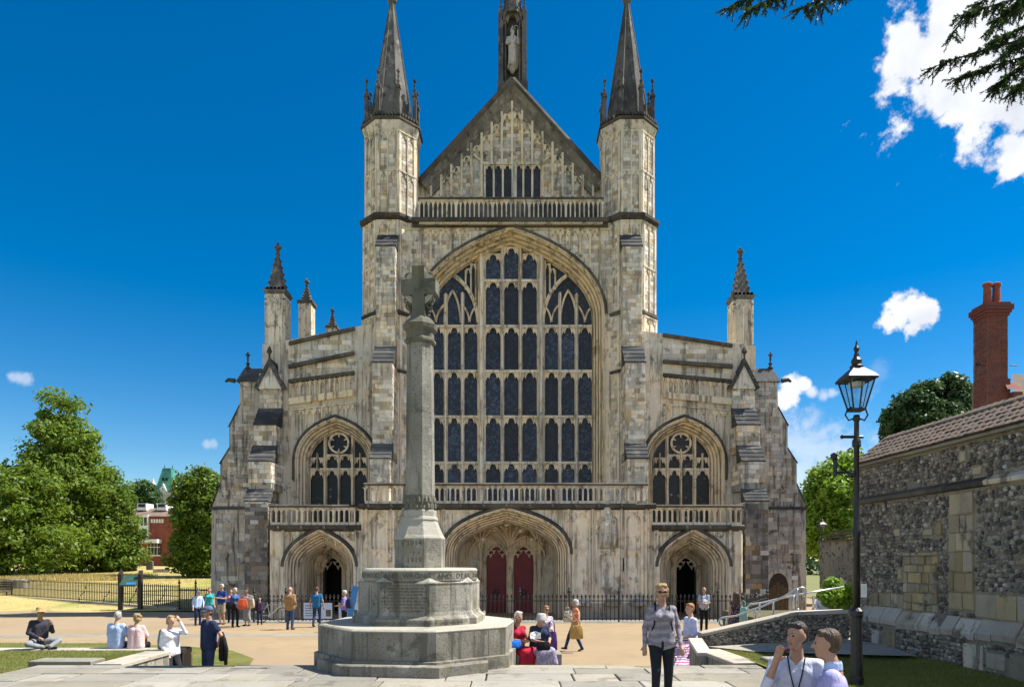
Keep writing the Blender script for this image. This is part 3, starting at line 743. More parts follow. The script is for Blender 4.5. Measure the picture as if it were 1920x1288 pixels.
# interior: side walls, rear wall with paired doorways, fan ribs
def inner(parent, cx, hw, zs, za, c, yb, doors, fan=True, void=False):
    m_ = MB(); pth = arch(cx, hw+.02, zs, za, c, 12, zb=-.02)
    m_.loft([[(x, DP+.8, z) for x, z in pth], [(x, yb, z) for x, z in pth]], cap=False, closed=False)
    m_.build('vault', M_STONE, parent, recalc=False)
    # rear wall with door openings
    xs = sorted(doors); m_ = MB()
    poly = [(cx-hw-.3, -.02)]
    for (a, b, ds, da) in doors:
        p = arch((a+b)/2, (b-a)/2, ds, da, (.55, .45, .85), 6)
        poly += [(a, -.02)]+p+[(b, -.02)]
    poly += [(cx+hw+.3, -.02), (cx+hw+.3, za+.3), (cx-hw-.3, za+.3)]
    m_.prism(poly, yb, yb+.3); m_.build('rear_wall', M_STONE, parent)
    for (a, b, ds, da) in doors:
        m_ = MB(); m_.sweep(arch((a+b)/2, (b-a)/2, ds, da, (.55, .45, .85), 8, zb=0), [(.12, yb), (.12, yb-.08), (.06, yb-.1), (.05, yb-.02), (0, yb), (0, yb+.25)]); m_.build('arch_moulding', M_WARM, parent, recalc=False)
        m_ = MB(); p = arch((a+b)/2, (b-a)/2+.02, ds, da+.05, (.55, .45, .85), 6)
        m_.prism([(a, -.02)]+p+[(b, -.02)], yb+.2, yb+.26)
        if not void:
            D = m_.build('door', M_RED, parent)
        # cusps
        m_ = MB()
        for k, f in ((3, .33), (3, .62)):
            for s in (-1, 1):
                w = (b-a)/2; t = f; aa = 1-t
                x = (aa**3+3*aa*aa*t+3*aa*t*t*.45)*w; z = ds+(da-ds)*(3*aa*aa*t*.55+3*aa*t*t*.85+t**3)
                m_.tube([((a+b)/2+s*x, yb+.05, z), ((a+b)/2+s*(x-.17), yb+.05, z-.12), ((a+b)/2+s*(x-.2), yb+.05, z-.02)], [.05, .035, .05], 5)
                m_.tube([((a+b)/2+s*(x-.17), yb+.05, z-.12), ((a+b)/2+s*(x-.1), yb+.05, z-.22)], [.035, .03], 5)
        build_islands(m_, 'cusp', M_WARM, parent)
    if fan:
        for sx in [p for p in fan]:
            for k in range(5):
                ang = (k-2)*.42; L = (za-zs)
                m_ = MB()
                pts = []
                for i in range(7):
                    t = i/6; x = sx+math.sin(ang)*1.15*t**1.5; z = zs-.1+(za-zs+.05)*(1-(1-t)**2)*(.97-abs(ang)*.1); y = yb-.06-1.5*t**1.8
                    pts.append((x, y, min(z, za-.03)))
                m_.tube(pts, [.05]*7, 5); m_.build('rib', M_WARM, parent)
            m_ = MB(); m_.tube([(sx, yb-.08, 0), (sx, yb-.08, zs-.05)], .08, 8); m_.tube([(sx-.1, yb-.05, 0), (sx-.1, yb-.05, zs-.05)], .05, 6); m_.tube([(sx+.1, yb-.05, 0), (sx+.1, yb-.05, zs-.05)], .05, 6)
            m_.lathe((sx, yb-.07, zs-.1), [(.1, 0), (.16, .06), (.16, .12), (.1, .14)], 8); m_.build('shaft', M_WARM, parent)
YB = 36.95
dx = lambda px: X(px, YB)
inner(cw, -.28, 2.47, 3.03, 4.71, (.55, .55, .8), YB, [(dx(912), dx(949.5), Z(1049, YB), Z(1024, YB)), (dx(963.5), dx(1000), Z(1049, YB), Z(1024, YB))], fan=[dx(901), dx(956), dx(1012)])
m_ = MB()
for a, b in ((dx(912), dx(949.5)), (dx(963.5), dx(1000))):
    for zz in (.75, 1.5, 2.25): m_.box(a+.03, b-.03, YB+.17, YB+.2, zz, zz+.04)
    m_.box((a+b)/2-.012, (a+b)/2+.012, YB+.175, YB+.2, 0, 2.8)
build_islands(m_, 'door_batten', M_RED, cw)
for a in (dx(931), dx(982)):
    m_ = MB(); m_.lathe((0, 0, 0), [(.02, -.03), (.14, -.02), (.16, .0), (.12, .03)], 12); o = m_.build('door_ring', M_IRON, cw); o.location = (a, YB+.16, 1.1); o.rotation_euler = (R(90), 0, 0)
m_ = MB()  # side panels in the porch
for a, b in ((dx(862), dx(896)), (dx(1017), dx(1045))):
    ribs_on(m_, a, b, .4, 2.75, YB, 1, .5)
    for cc in (.28, .72): m_.lathe((a+(b-a)*cc, YB-.02, 3.05), [(.12, -.02)], 8) if False else None
build_islands(m_, 'panel_moulding', M_STONE, cw)
for f in (-1, 1):   # vault bosses and arched ribs across
    bar([(x, z) for x, z in arch(-.28+f*1.0, 1.0, 3.0, 4.1, (.5, .5, .85), 6)], .05, cw, 'rib', M_WARM, YB-.25)
m_ = MB()
for x, y, z in ((-.28, 35.1, 4.62), (-.95, 35, 4.3), (.4, 35, 4.3), (-1.5, 35.4, 3.9), (.95, 35.4, 3.9), (-.28, 36.2, 4.5)): m_.lathe((x, y, z), [(.03, -.12), (.12, -.06), (.13, 0), (.05, .06)], 8)
build_islands(m_, 'boss', M_STONE, cw)
# front panelling of the central porch
m_ = MB(); dz = MB()
def clear_above(path, x, e):
    for a, b in zip(path[1:-2], path[2:-1]):
        if min(a[0], b[0])-1e-6 <= x <= max(a[0], b[0])+1e-6:
            f = (x-a[0])/(b[0]-a[0]+1e-9); return a[1]+f*(b[1]-a[1])+e
    return None
co = off(cpath, .75)
for s in (-1, 1):
    for k in range(9):
        x = -.28+s*(.55+k*.32); zz = clear_above(co, x, .06)
        if zz is None: continue
        if zz < zc-.35: m_.box(x-.025, x+.025, DP-.06, DP, zz, zc-.2)
    for k in range(8):
        xa, xb = sorted((-.28+s*(.55+k*.32), -.28+s*(.55+(k+1)*.32))); zz = [clear_above(co, v, .1) for v in (xa, xb)]
        if None in zz or max(zz) > zc-.45: continue
        m_.prism(headpoly(xa+.025, xb-.025, zc-.2, .3), DP-.05, DP)
# tall niche panels on the piers at each side
for px0, px1, n in ((1074, 1105, 1), (1118, 1160, 1), (1172, 1203, 1)):
    a, b = X(px0, DP), X(px1, DP)
    ribs_on(m_, a, b, 1.05, Z(955, DP)-.1, DP, n, .45, .12)
    ribs_on(m_, a+.06, b-.06, 1.1, Z(1032, DP), DP, n, .35, .08)
    a, b = -.56-b, -.56-a
    ribs_on(m_, a, b, 1.05, Z(955, DP)-.1, DP, n, .45, .12)
    ribs_on(m_, a+.06, b-.06, 1.1, Z(1032, DP), DP, n, .35, .08)
for px in (1066, 1111, 1165, 1211, 1220):
    x = X(px, DP)
    for xx in (x, -.56-x): m_.tube([(xx, DP-.02, .0), (xx, DP-.02, zc-.12)], .07, 6); m_.lathe((xx, DP-.02, .9), [(.07, -.06), (.11, 0), (.07, .06)], 6)
build_islands(m_, 'panel_moulding', M_STONE, cw)
# canopies, brackets, plinth, slits
for x in (X(1138, DP), -.56-X(1138, DP)):
    n_ = MB()
    for k in range(5):
        xx = x+(k-2)*.16; yy = DP-.18-.12*math.cos((k-2)*.7); crocket_spire(n_, xx, yy, Z(1005, DP), Z(965 if k == 2 else 980, DP), .1, 4, pi/4, 3, .04)
        n_.lathe((xx, yy, 0), [(.02, Z(1020, DP)-.1), (.09, Z(1015, DP)), (.09, Z(1004, DP))], 6)
    n_.loft([octring((x, DP-.05), r, z) for r, z in ((.1, Z(1026, DP)), (.34, Z(1012, DP)), (.36, Z(985, DP)), (.2, Z(962, DP)), (.06, Z(905, DP)))])
    n_.build('niche_canopy', M_GREYASH, cw)
    n_ = MB(); n_.lathe((x, DP-.1, Z(1103, DP)), [(.08, -.25), (.12, -.1), (.25, 0), (.26, .07)], 8); n_.build('bracket', M_YELLOW, cw)
n_ = MB()
for px in (1168,):
    for x in (X(px, DP), X(733, DP)): n_.box(x-.05, x+.05, DP-.012, DP+.02, Z(1070, DP), Z(1046, DP))
build_islands(n_, 'slit_window', M_VOID, cw)
n_ = MB()
for x0, x1 in ((xl0, -3.4), (2.85, xr0)):
    n_.loft([[(x0, DP-.1, -.02), (x1, DP-.1, -.02), (x1, DP, -.02), (x0, DP, -.02)], [(x0, DP-.1, .55), (x1, DP-.1, .55), (x1, DP, .55), (x0, DP, .55)], [(x0, DP-.01, .75), (x1, DP-.01, .75), (x1, DP, .75), (x0, DP, .75)]])
    for k in range(3):
        xx = x0+(x1-x0)*(k+.5)/3; n_.lathe((xx, DP-.16, .75), [(.42, -.1), (.45, 0), (.3, .14), (.26, .2)], 8)
build_islands(n_, 'plinth', M_GREYASH, cw)
def cornice(x0, x1, z, parent, y=DP):
    q = MB(); q.loft([[(x0, y-.02, z-.2), (x1, y-.02, z-.2), (x1, y+.6, z-.2), (x0, y+.6, z-.2)], [(x0, y-.22, z-.08), (x1, y-.22, z-.08), (x1, y+.6, z-.08), (x0, y+.6, z-.08)], [(x0, y-.25, z+.05), (x1, y-.25, z+.05), (x1, y+.6, z+.05), (x0, y+.6, z+.05)], [(x0, y-.05, z+.12), (x1, y-.05, z+.12), (x1, y+.6, z+.12), (x0, y+.6, z+.12)]])
    for k in range(int((x1-x0)/1.1)): q.lathe((x0+.5+k*1.1, y-.22, z-.06), [(.04, -.1), (.1, -.03), (.09, .06), (.03, .12)], 6)
    return q.build('cornice', M_SOOT_SHADE, parent)
cornice(xl0-.12, xr0+.12, zc, cath)
balustrade('porch_balustrade', X(684, DP-.1), X(1213, DP-.1), DP-.1, Z(945, DP-.1), Z(906, DP-.1), 53, cath, posts=9)
# --- aisle porches
za_ = Z(988, DP)
DA = 36.6
for s, cx, x0, x1, wx, dpx in ((-1, X(600, DP), X(506, DP), xl0-.02, X(629, DA), (606, 641)), (1, X(1300, DP), xr0+.02, X(1392, DP), X(1283, DA), (1268, 1305))):
    w, pth = porch('aisle_porch', x0, x1, cx, 1.09, 2.45, 3.6, (.5, .5, .75), za_, .52)
    yb = 36.25
    a, b = X(dpx[0], yb), X(dpx[1], yb)
    inner(w, cx, 1.09, 2.45, 3.6, (.5, .5, .75), yb, [(a, b, Z(1072, yb), Z(1045, yb))], fan=[a-.15, b+.15], void=True)
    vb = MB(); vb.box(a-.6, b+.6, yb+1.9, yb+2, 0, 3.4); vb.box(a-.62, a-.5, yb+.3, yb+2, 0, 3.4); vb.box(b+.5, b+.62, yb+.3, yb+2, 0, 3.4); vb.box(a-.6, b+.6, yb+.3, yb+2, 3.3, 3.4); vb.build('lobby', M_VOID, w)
    lf = MB(); lf.box(a-.04, a+.01, yb+.3, yb+.85, .02, 2.3); lf.box(a+.01, a+.03, yb+.35, yb+.8, .2, 1.0); lf.box(a+.01, a+.03, yb+.35, yb+.8, 1.2, 2.1); lf.build('door', M_WOOD, w)
    q = MB()
    sx = a-.35 if s < 0 else b+.35
    ribs_on(q, cx-1.0, a-.3, .3, 2.3, yb, 1, .5) if s < 0 else ribs_on(q, b+.3, cx+1.0, .3, 2.3, yb, 1, .5)
    for k in (-1, 1):
        for j in range(3):
            xa = cx+k*(.75+j*.3); xb = cx+k*(.75+(j+1)*.3); xa, xb = min(xa, xb), max(xa, xb)
            q.prism(headpoly(xa+.02, xb-.02, za_-.22, .3), DP-.05, DP)
            q.box(xa-.02, xa+.02, DP-.06, DP, za_-.9+.25*j if True else 0, za_-.22)
    for xx in (x0+.1, x1-.1, cx-1.75, cx+1.75):
        q.tube([(xx, DP-.03, 0), (xx, DP-.03, za_-.15)], .09, 6)
    build_islands(q, 'panel_moulding', M_STONE, w)
    cornice(x0-.05, x1+.05, za_, cath)
    balustrade('aisle_balustrade', X(507, DP-.1) if s < 0 else X(1222, DP-.1), X(674, DP-.1) if s < 0 else X(1391, DP-.1), DP-.1, Z(985, DP-.1), Z(947, DP-.1), 17, cath, posts=6)
    # aisle west wall and window
    gxi = X(676, 38) if s < 0 else X(1232, 38)       # turret side
    gxo = X(543, DA) if s < 0 else X(1372, DA)       # outer side
    zi, zo = (Z(612, DA), Z(641, DA)) if s < 0 else (Z(627, DA), Z(646, DA))
    p = arch(wx, 1.52, Z(868, DA+.7), Z(810, DA+.7), (.55, .5, .85), 10, zb=3.0); go = off(p, .5)
    # keep the opening inside the wall span
    a0, a1 = (gxo-.6, gxi+1.2) if s < 0 else (gxi-1.2, gxo+.6)
    ztl, ztr = (zo, zi+.2) if s < 0 else (zi+.2, zo)
    q = MB(); q.prism([(a0, 2.985), (a0, 3), (go[0][0], 3)]+go[1:-1]+[(go[-1][0], 3), (a1, 3), (a1, ztr), (a0, ztl)], DA, DA+1.2)
    AW = q.build('aisle_wall', M_STONE, cath)
    def zline(x, pi_, po): # sloping course: pixel heights at inner and outer side
        f = (x-gxi)/(gxo-gxi); return Z(pi_+(po-pi_)*f, DA)
    q = MB()
    def slope_band(q, pi0, po0, pi1, po1, y0, y1):
        xa, xb = sorted((gxi+(-.0), gxo)); q.prism([(xa, zline(xa, pi0, po0)), (xb, zline(xb, pi0, po0)), (xb, zline(xb, pi1, po1)), (xa, zline(xa, pi1, po1))], y0, y1)
    o1 = 0 if s < 0 else 4
    slope_band(q, 614+o1*3, 642+o1, 620+o1*3, 648+o1, DA-.16, DA)
    slope_band(q, 660+o1*4, 685, 666+o1*4, 692, DA-.22, DA)
    slope_band(q, 697+o1, 713, 703+o1, 719, DA-.2, DA)
    build_islands(q, 'string_course', M_SOOT_SHADE, AW)
    q = MB(); slope_band(q, 731+o1, 748, 743+o1, 760, DA-.2, DA)
    for k in range(13):
        f = (k+.5)/13.2; xa = gxi+(gxo-gxi)*(k/13.2); xb = gxi+(gxo-gxi)*((k+1)/13.2); xa, xb = min(xa, xb), max(xa, xb)
        zt_ = min(zline(xa, 704+o1, 720), zline(xb, 704+o1, 720)); z0_ = min(zline(xa, 731+o1, 748), zline(xb, 731+o1, 748))
        q.box(xa-.03, xa+.03, DA-.1, DA, z0_, zt_+.05); q.prism(headpoly(xa+.03, xb-.03, zt_, .3), DA-.08, DA)
    for k in range(8):
        xa = gxi+(gxo-gxi)*(k/8); xb = gxi+(gxo-gxi)*((k+1)/8); xa, xb = min(xa, xb), max(xa, xb)
        zt_ = min(zline(xa, 756+o1, 772), zline(xb, 756+o1, 772)); zb_ = [clear_above(off(p, .75), v, .05) for v in (xa, xb)]
        z0_ = max(v for v in zb_ if v is not None) if any(zb_) else zline(xa, 900, 900)
        z0a = clear_above(off(p, .75), xa, .05) or zline(xa, 860, 860)
        if zt_-z0a > .2: q.box(xa-.035, xa+.035, DA-.1, DA, z0a, zt_+.05)
        if zt_-z0_ > .45: q.prism(headpoly(xa+.03, xb-.03, zt_, .42), DA-.08, DA)
    slope_band(q, 754+o1, 770, 756+o1, 772, DA-.12, DA)
    build_islands(q, 'panel_moulding', M_WARM, AW)
    q = MB()
    xa, xb = sorted((gxi, gxo))
    ashlar(q, (xa, DA, Z(700, DA)), UX, NY, xb-xa, 2.6, .25, .5, lambda u, v: v+Z(700, DA) < zline(xa+u, 620+o1*3, 648+o1)-.1 and v+Z(700, DA) > zline(xa+u, 697+o1, 713)+.1, .018)
    q.build('wall_stones', M_ASHLAR, AW, kind='stuff')
    # window
    q = MB(); q.sweep(p, mould(.5, DA-.02, 0, DA+.75, 4)); WI = q.build('aisle_window', M_WARM, cath, recalc=False)
    q = MB(); q.sweep(off(arch(wx, 1.52, Z(868, DA+.7), Z(810, DA+.7), (.55, .5, .85), 10, zb=Z(900, DA)), .6), [(0, DA+.05), (0, DA-.14), (.1, DA-.16), (.16, DA-.04), (.16, DA+.05)]); q.build('hood_mould', M_SOOT_SHADE, WI, recalc=False)
    yg = DA+.78
    q = MB(); q.prism(off(arch(wx, 1.52, Z(868, DA+.7), Z(810, DA+.7), (.55, .5, .85), 10, zb=3.0), .1), yg+.05, yg+.09); q.build('pane', M_GLASSD, WI)
    l4 = [(-1.5, -.82), (-.66, -.06), (.06, .66), (.82, 1.5)]
    for a, b in l4:
        for pt in (881, 852 if abs(a+b) < 1 else 858):
            q = MB(); q.prism(headpoly(wx+a, wx+b, Z(pt, yg), .5), yg-.1, yg+.02); q.build('tracery_head', M_WARM, WI)
    for xx, wd, pt in ((-.74, .1, 818), (0, .06, 846), (.74, .1, 818), (-1.15, .04, 850), (1.15, .04, 850)):
        q = MB(); z0 = 3.0 if abs(xx) < 1 else Z(879, yg)
        q.loft([[(wx+xx-wd, yg, z), (wx+xx-wd*.4, yg-.2, z), (wx+xx+wd*.4, yg-.2, z), (wx+xx+wd, yg, z), (wx+xx+wd, yg+.05, z), (wx+xx-wd, yg+.05, z)] for z in (z0, Z(pt, yg))]); q.build('mullion', M_WARM, WI)
    q = MB(); q.box(wx-1.5, wx+1.5, yg-.14, yg+.03, Z(882, yg), Z(878, yg)); q.build('transom', M_WARM, WI)
    for px_, py_ in ((0, 832),):
        q = MB(); cxx, czz = wx, Z(831, yg)
        ring_ = [(cxx+.52*math.cos(a), czz+.52*math.sin(a)) for a in [pi/2-2*pi*i/18 for i in range(19)]]
        q.sweep(ring_, [(-.05, yg+.02), (-.05, yg-.1), (.05, yg-.1), (.05, yg+.02)])
        for k in range(6):
            a = k*pi/3+pi/6; q.tube([(cxx+.52*math.cos(a), yg-.04, czz+.52*math.sin(a)), (cxx+.3*math.cos(a), yg-.04, czz+.3*math.sin(a))], [.07, .03], 5)
        q.build('rose', M_WARM, WI, recalc=False)
    bar(arch(wx-.36, .36, Z(872, yg), Z(853, yg), (.55, .5, .85), 6), .05, WI, 'tracery_bar', M_WARM, yg-.08)
    bar(arch(wx+.36, .36, Z(872, yg), Z(853, yg), (.55, .5, .85), 6), .05, WI, 'tracery_bar', M_WARM, yg-.08)
    # --- corner buttresses
    mx = (lambda px: px) if s < 0 else (lambda px: px)
    prof = [(395, 1163), (397, 955), (399, 945), (413, 909), (413, 869), (430, 842), (430, 800), (449, 762), (450, 712), (545, 712), (545, 1163)]
    if s > 0: prof = [(1512, 1163), (1511, 955), (1508, 942), (1494, 909), (1494, 868), (1477, 842), (1477, 798), (1459, 765), (1457, 712), (1370, 712), (1370, 1163)]
    dbk = 36.9
    q = MB(); q.prism([(X(a, dbk), Z(b, dbk) if b < 1150 else -.05) for a, b in prof], dbk, dbk+1.6)
    CB = q.build('corner_buttress', M_GREYASH, cath)
    zs_ = Z(952, dbk)
    def inprof(u, v, base, x_0):
        x = x_0+u; z = base+v
        lim = [(X(a, dbk), Z(b, dbk)) for a, b in prof[1:9]]
        # outer edge at height z
        ex = lim[0][0]
        for k in range(len(lim)-1):
            if min(lim[k][1], lim[k+1][1]) <= z <= max(lim[k][1], lim[k+1][1])+1e-6 and lim[k+1][1] != lim[k][1]:
                f = (z-lim[k][1])/(lim[k+1][1]-lim[k][1]); ex = lim[k][0]+f*(lim[k+1][0]-lim[k][0])
        return x > ex+.02 if s < 0 else x < ex-.02
    xA, xB = (X(395, dbk), X(478, dbk)) if s < 0 else (X(1412, dbk), X(1512, dbk))
    q = MB(); ashlar(q, (xA, dbk, .02), UX, NY, xB-xA, zs_-.1, .24, .42, (lambda u, v: inprof(u, v, .02, xA) and not (s > 0 and X(1436, dbk) < xA+u < X(1482, dbk) and v < Z(1068, dbk))), .022, CB, M_GREYASH, 150 if s < 0 else 300)
    ashlar(q, (xA, dbk, zs_+.1), UX, NY, xB-xA, Z(715, dbk)-zs_-.1, .22, .34, lambda u, v: inprof(u, v, zs_+.1, xA), .022)
    q.build('buttress_stones', M_GREYASH, CB, kind='stuff')
    q = MB()
    xo = X(394, dbk) if s < 0 else X(1513, dbk); xi = X(500, dbk) if s < 0 else X(1410, dbk)
    q.box(min(xo, xi), max(xo, xi), dbk-.1, dbk+.02, zs_-.08, zs_+.06)
    for (a, b), (c, d) in ((prof[2], prof[3]), (prof[4], prof[5]), (prof[6], prof[7])):
        pa, pb = (X(a, dbk), Z(b, dbk)), (X(c, dbk), Z(d, dbk))
        e = -.06 if s < 0 else .06
        q.prism([(pa[0]+e, pa[1]), (pb[0], pb[1]+.1), (pb[0], pb[1]), (pa[0], pa[1]-.02)], dbk-.05, dbk+1.62)
    build_islands(q, 'weathering_slab', M_SLATE, CB)
    # forward buttress
    cxb = X(507, 36.3) if s < 0 else X(1394, 36.3)
    hw = .56
    S = [(36.3, 765, 700, 0), (35.5, 835, 797, 1), (34.8, 905, 865, 2), (34.3, 1170, 940, 3)]
    q = MB()
    for yf, p0, p1, k in S: q.box(cxb-hw+.002*k, cxb+hw-.002*k, yf, 37.5, Z(p0, yf)-.35 if p0 < 1100 else -.05, Z(p1, yf))
    FB = q.build('buttress', M_GREYASH, cath)
    q = MB(); qd = MB()
    for yf, p0, p1, k in S:
        z0, z1 = max(0.02, Z(p0, yf)), Z(p1, yf)
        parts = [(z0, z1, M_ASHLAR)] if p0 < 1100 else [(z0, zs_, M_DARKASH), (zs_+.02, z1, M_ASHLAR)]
        for u0, u1, mt in parts:
            tgt = qd if mt is M_DARKASH else q
            ashlar(tgt, (cxb-hw, yf, u0), UX, NY, 2*hw, u1-u0, .23, .34, None, .02)
            ashlar(tgt, (cxb+hw, yf, u0), Vector((0, 1, 0)), Vector((1, 0, 0)), 37.0-yf, u1-u0, .23, .34, None, .02)
            ashlar(tgt, (cxb-hw, yf, u0), Vector((0, 1, 0)), Vector((-1, 0, 0)), 37.0-yf, u1-u0, .23, .34, None, .02)
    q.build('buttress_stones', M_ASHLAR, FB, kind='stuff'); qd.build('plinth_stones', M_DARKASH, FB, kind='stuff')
    q = MB()
    for yf, yb_, p0 in ((35.5, 36.35, 797), (34.8, 35.55, 865), (34.3, 34.85, 940)):
        weathering(q, cxb-hw, cxb+hw, yf, yb_, Z(p0, yf), Z(p0, yf)+(yb_-yf)*1.2, 4)
    build_islands(q, 'weathering_slab', M_SLATE, FB)
    # gablet and little roof over the corner
    q = MB(); zg0, zg1 = Z(722, 36.3), Z(680, 36.3)
    q.prism([(cxb-hw-.05, zg0-.2), (cxb+hw+.05, zg0-.2), (cxb, zg1)], 36.2, 37.6)
    q.build('gablet', M_ASHLAR, FB)
    q = MB()
    q.sweep([(cxb-hw-.2, zg0-.2), (cxb, zg1+.12), (cxb+hw+.2, zg0-.2)], [(-.12, 36.3), (-.12, 36.1), (.05, 36.1), (.05, 37.6)])
    for k in range(3):
        for e in (-1, 1): q.lathe((cxb+e*(hw+.1)*(1-k*.3), 36.15, zg0-.05+(zg1-zg0)*k*.3), [(.02, -.1), (.1, 0), (.03, .12)], 5)
    q.lathe((cxb, 36.15, zg1+.1), [(.05, 0), (.06, .3), (.15, .42), (.1, .55), (.04, .7)], 6)
    xe = X(444, dbk) if s < 0 else X(1462, dbk)
    q.loft([[(xe, dbk-.15, Z(716, dbk)), (cxb, dbk-.15, Z(716, dbk)), (cxb, dbk+1.7, Z(716, dbk)), (xe, dbk+1.7, Z(716, dbk))], [(xe+(.2 if s < 0 else -.2), dbk+.5, Z(686, dbk)), (cxb, dbk+.5, Z(686, dbk)), (cxb, dbk+.9, Z(686, dbk)), (xe+(.2 if s < 0 else -.2), dbk+.9, Z(686, dbk))]])
    xg = xe+(-.1 if s < 0 else .1)
    q.tube([(xg, dbk, Z(714, dbk)), (xg+(-.35 if s < 0 else .35), dbk, Z(712, dbk)), (xg+(-.5 if s < 0 else .5), dbk-.02, Z(716, dbk))], [.13, .1, .06], 6)
    xf = X(458, dbk) if s < 0 else X(1451, dbk)
    crocket_spire(q, xf, dbk+.5, Z(688, dbk), Z(664, dbk), .11, 4, 0, 3, .07)
    q.build('corner_roof', M_SLATE, FB)
    # big corner pinnacle
    yp = 37.9; cxp = X(521, yp) if s < 0 else X(1388, yp)
    q = MB(); hp = .50
    q.box(cxp-hp-.12, cxp+hp+.12, yp-hp-.12, yp+hp+.12, Z(720, yp), Z(652 if s < 0 else 655, yp))
    q.box(cxp-hp, cxp+hp, yp-hp, yp+hp, Z(655, yp), Z(556 if s < 0 else 566, yp))
    PN = q.build('pinnacle', M_STONE, cath)
    q = MB(); z0, z1 = Z(650, yp), Z(560 if s < 0 else 570, yp)
    for n_, u_ in ((Vector((0, -1, 0)), UX), (Vector((1, 0, 0)), Vector((0, 1, 0))), (Vector((-1, 0, 0)), Vector((0, -1, 0)))):
        fo = Vector((cxp, yp, 0))+n_*hp
        for uu, ww in ((-hp, .09), (hp-.09, .09), (-.03, .06)): q.block(fo+u_*uu+Vector((0, 0, z0)), u_, n_, ww, z1-z0, .05, .01)
        for a0, a1 in ((-hp+.09, -.03), (.03, hp-.09)):
            hp_ = headpoly(a0, a1, z1-.25, .4); nn = len(hp_)
            q.add([fo+u_*a+Vector((0, 0, b))+n_*.04 for a, b in hp_]+[fo+u_*a+Vector((0, 0, b)) for a, b in hp_], [tuple(range(nn))]+[(i, (i+1) % nn, nn+(i+1) % nn, nn+i) for i in range(nn)])
        q.block(fo+u_*(-hp)+Vector((0, 0, z1-.25)), u_, n_, 2*hp, .08, .05, .01)
    tag(q.build('panel_ribs', M_STONE, PN, recalc=False), kind='stuff')
    q = MB(); zt1 = Z(556 if s < 0 else 566, yp)
    q.loft([[(cxp-r, yp-r, z), (cxp+r, yp-r, z), (cxp+r, yp+r, z), (cxp-r, yp+r, z)] for r, z in ((hp, zt1-.05), (hp+.12, zt1+.08), (hp+.12, zt1+.16), (hp-.04, zt1+.2))])
    for k in range(5):
        for e in (-1, 1):
            u = cxp-hp+.05+k*.21; q.box(u, u+.1, yp-hp-.08, yp-hp+.02, zt1+.18, zt1+.3); q.box(cxp+e*(hp+.03)-.05, cxp+e*(hp+.03)+.05, yp-hp+.05+k*.21, yp-hp+.15+k*.21, zt1+.18, zt1+.3)
    crocket_spire(q, cxp, yp, zt1+.18, Z(470 if s < 0 else 478, yp), hp*1.18, 4, pi/4, 7, .11)
    q.build('spirelet', M_SPIRE, PN)
# side pinnacles farther back on the north aisle
for px, yb, pt, pc, pw in ((575.5, 46, 533, 573, 28), (623.5, 56, 586, 618, 14)):
    q = MB(); x = X(px, yb); hp = .42 if px < 600 else .4
    q.box(x-hp, x+hp, yb-hp, yb+hp, 8, Z(pc, yb)); PN = q.build('pinnacle', M_STONE, cath)
    q = MB()
    for e in (-hp, -.03, hp-.08): q.box(x+e, x+e+.08, yb-hp-.04, yb-hp, 8, Z(pc, yb))
    build_islands(q, 'panel_rib', M_STONE, PN)
    q = MB(); q.box(x-hp-.1, x+hp+.1, yb-hp-.1, yb+hp+.1, Z(pc, yb), Z(pc, yb)+.2)
    crocket_spire(q, x, yb, Z(pc, yb)+.15, Z(pt, yb), hp*1.0, 4, pi/4, 6, .1)
    q.build('spirelet', M_SPIRE, PN)
# small round-headed doorway and plaque in the right-hand buttress
q = MB(); dxc = X(1459, 36.9); p = arch(dxc, .52, 1.35, Z(1074, 36.85), (.55, .55, 1.0), 8, zb=0)
q.sweep(p, [(.22, 36.87), (.22, 36.82), (.02, 36.82), (0, 36.86)]); SD = q.build('side_doorway', M_GREYASH, cath, recalc=False)
q = MB(); q.prism(arch(dxc, .53, 1.35, Z(1074, 36.85), (.55, .55, 1.0), 8, zb=0), 36.855, 36.88); q.build('door', M_WOOD, SD)
for k in range(5):
    q = MB(); q.box(dxc-.5+k*.2, dxc-.5+k*.2+.185, 36.835, 36.854, .03, 1.3+.35*(1-abs(k-2)/2.4)); q.build('plank', simple('door_planks', (.12, .085, .045), .8, 0, .2, 9, .3) if k == 0 else MATS['door_planks'], SD)
q = MB(); q.box(X(1484, 36.8), X(1496, 36.8), 36.8, 36.86, Z(1087, 36.8), Z(1079, 36.8)); q.build('plaque', M_WHITE, cath)
print('stones', STONE_N)
# ------------------------------------------------------------------ ground
ZT = .92
def gridsheet(name, x0, x1, y0, y1, nx, ny, zf, mat):
    v = [(x0+(x1-x0)*i/nx, y0+(y1-y0)*j/ny) for j in range(ny+1) for i in range(nx+1)]
    f = [(j*(nx+1)+i, j*(nx+1)+i+1, (j+1)*(nx+1)+i+1, (j+1)*(nx+1)+i) for j in range(ny) for i in range(nx)]
    mb = MB(); mb.add([(x, y, zf(x, y)) for x, y in v], f); return mb.build(name, mat, smooth=True, recalc=False, kind='structure')
def sheet(name, pts, mat, **kw):
    mb = MB(); mb.add(pts, [tuple(range(len(pts)))]); return mb.build(name, mat, recalc=False, kind='structure')
gridsheet('ground', -1500, 1500, -100, 2500, 2, 2, lambda x, y: -.4, M_EARTH)
sheet('plaza', [(-60, 9, 0), (22, 9, 0), (22, 60, 0), (-60, 60, 0)], M_GRAVEL)
# parched lawn rising gently beyond the fence, on the north side
def dryz(x, y): return .03+max(0, min(1, (y-38)/60))**1.2*1.75
gridsheet('lawn', -140, -13.6, 37.6, 175, 40, 40, lambda x, y: dryz(x, y)+.06*math.sin(x*.35+y*.2), M_DRY)
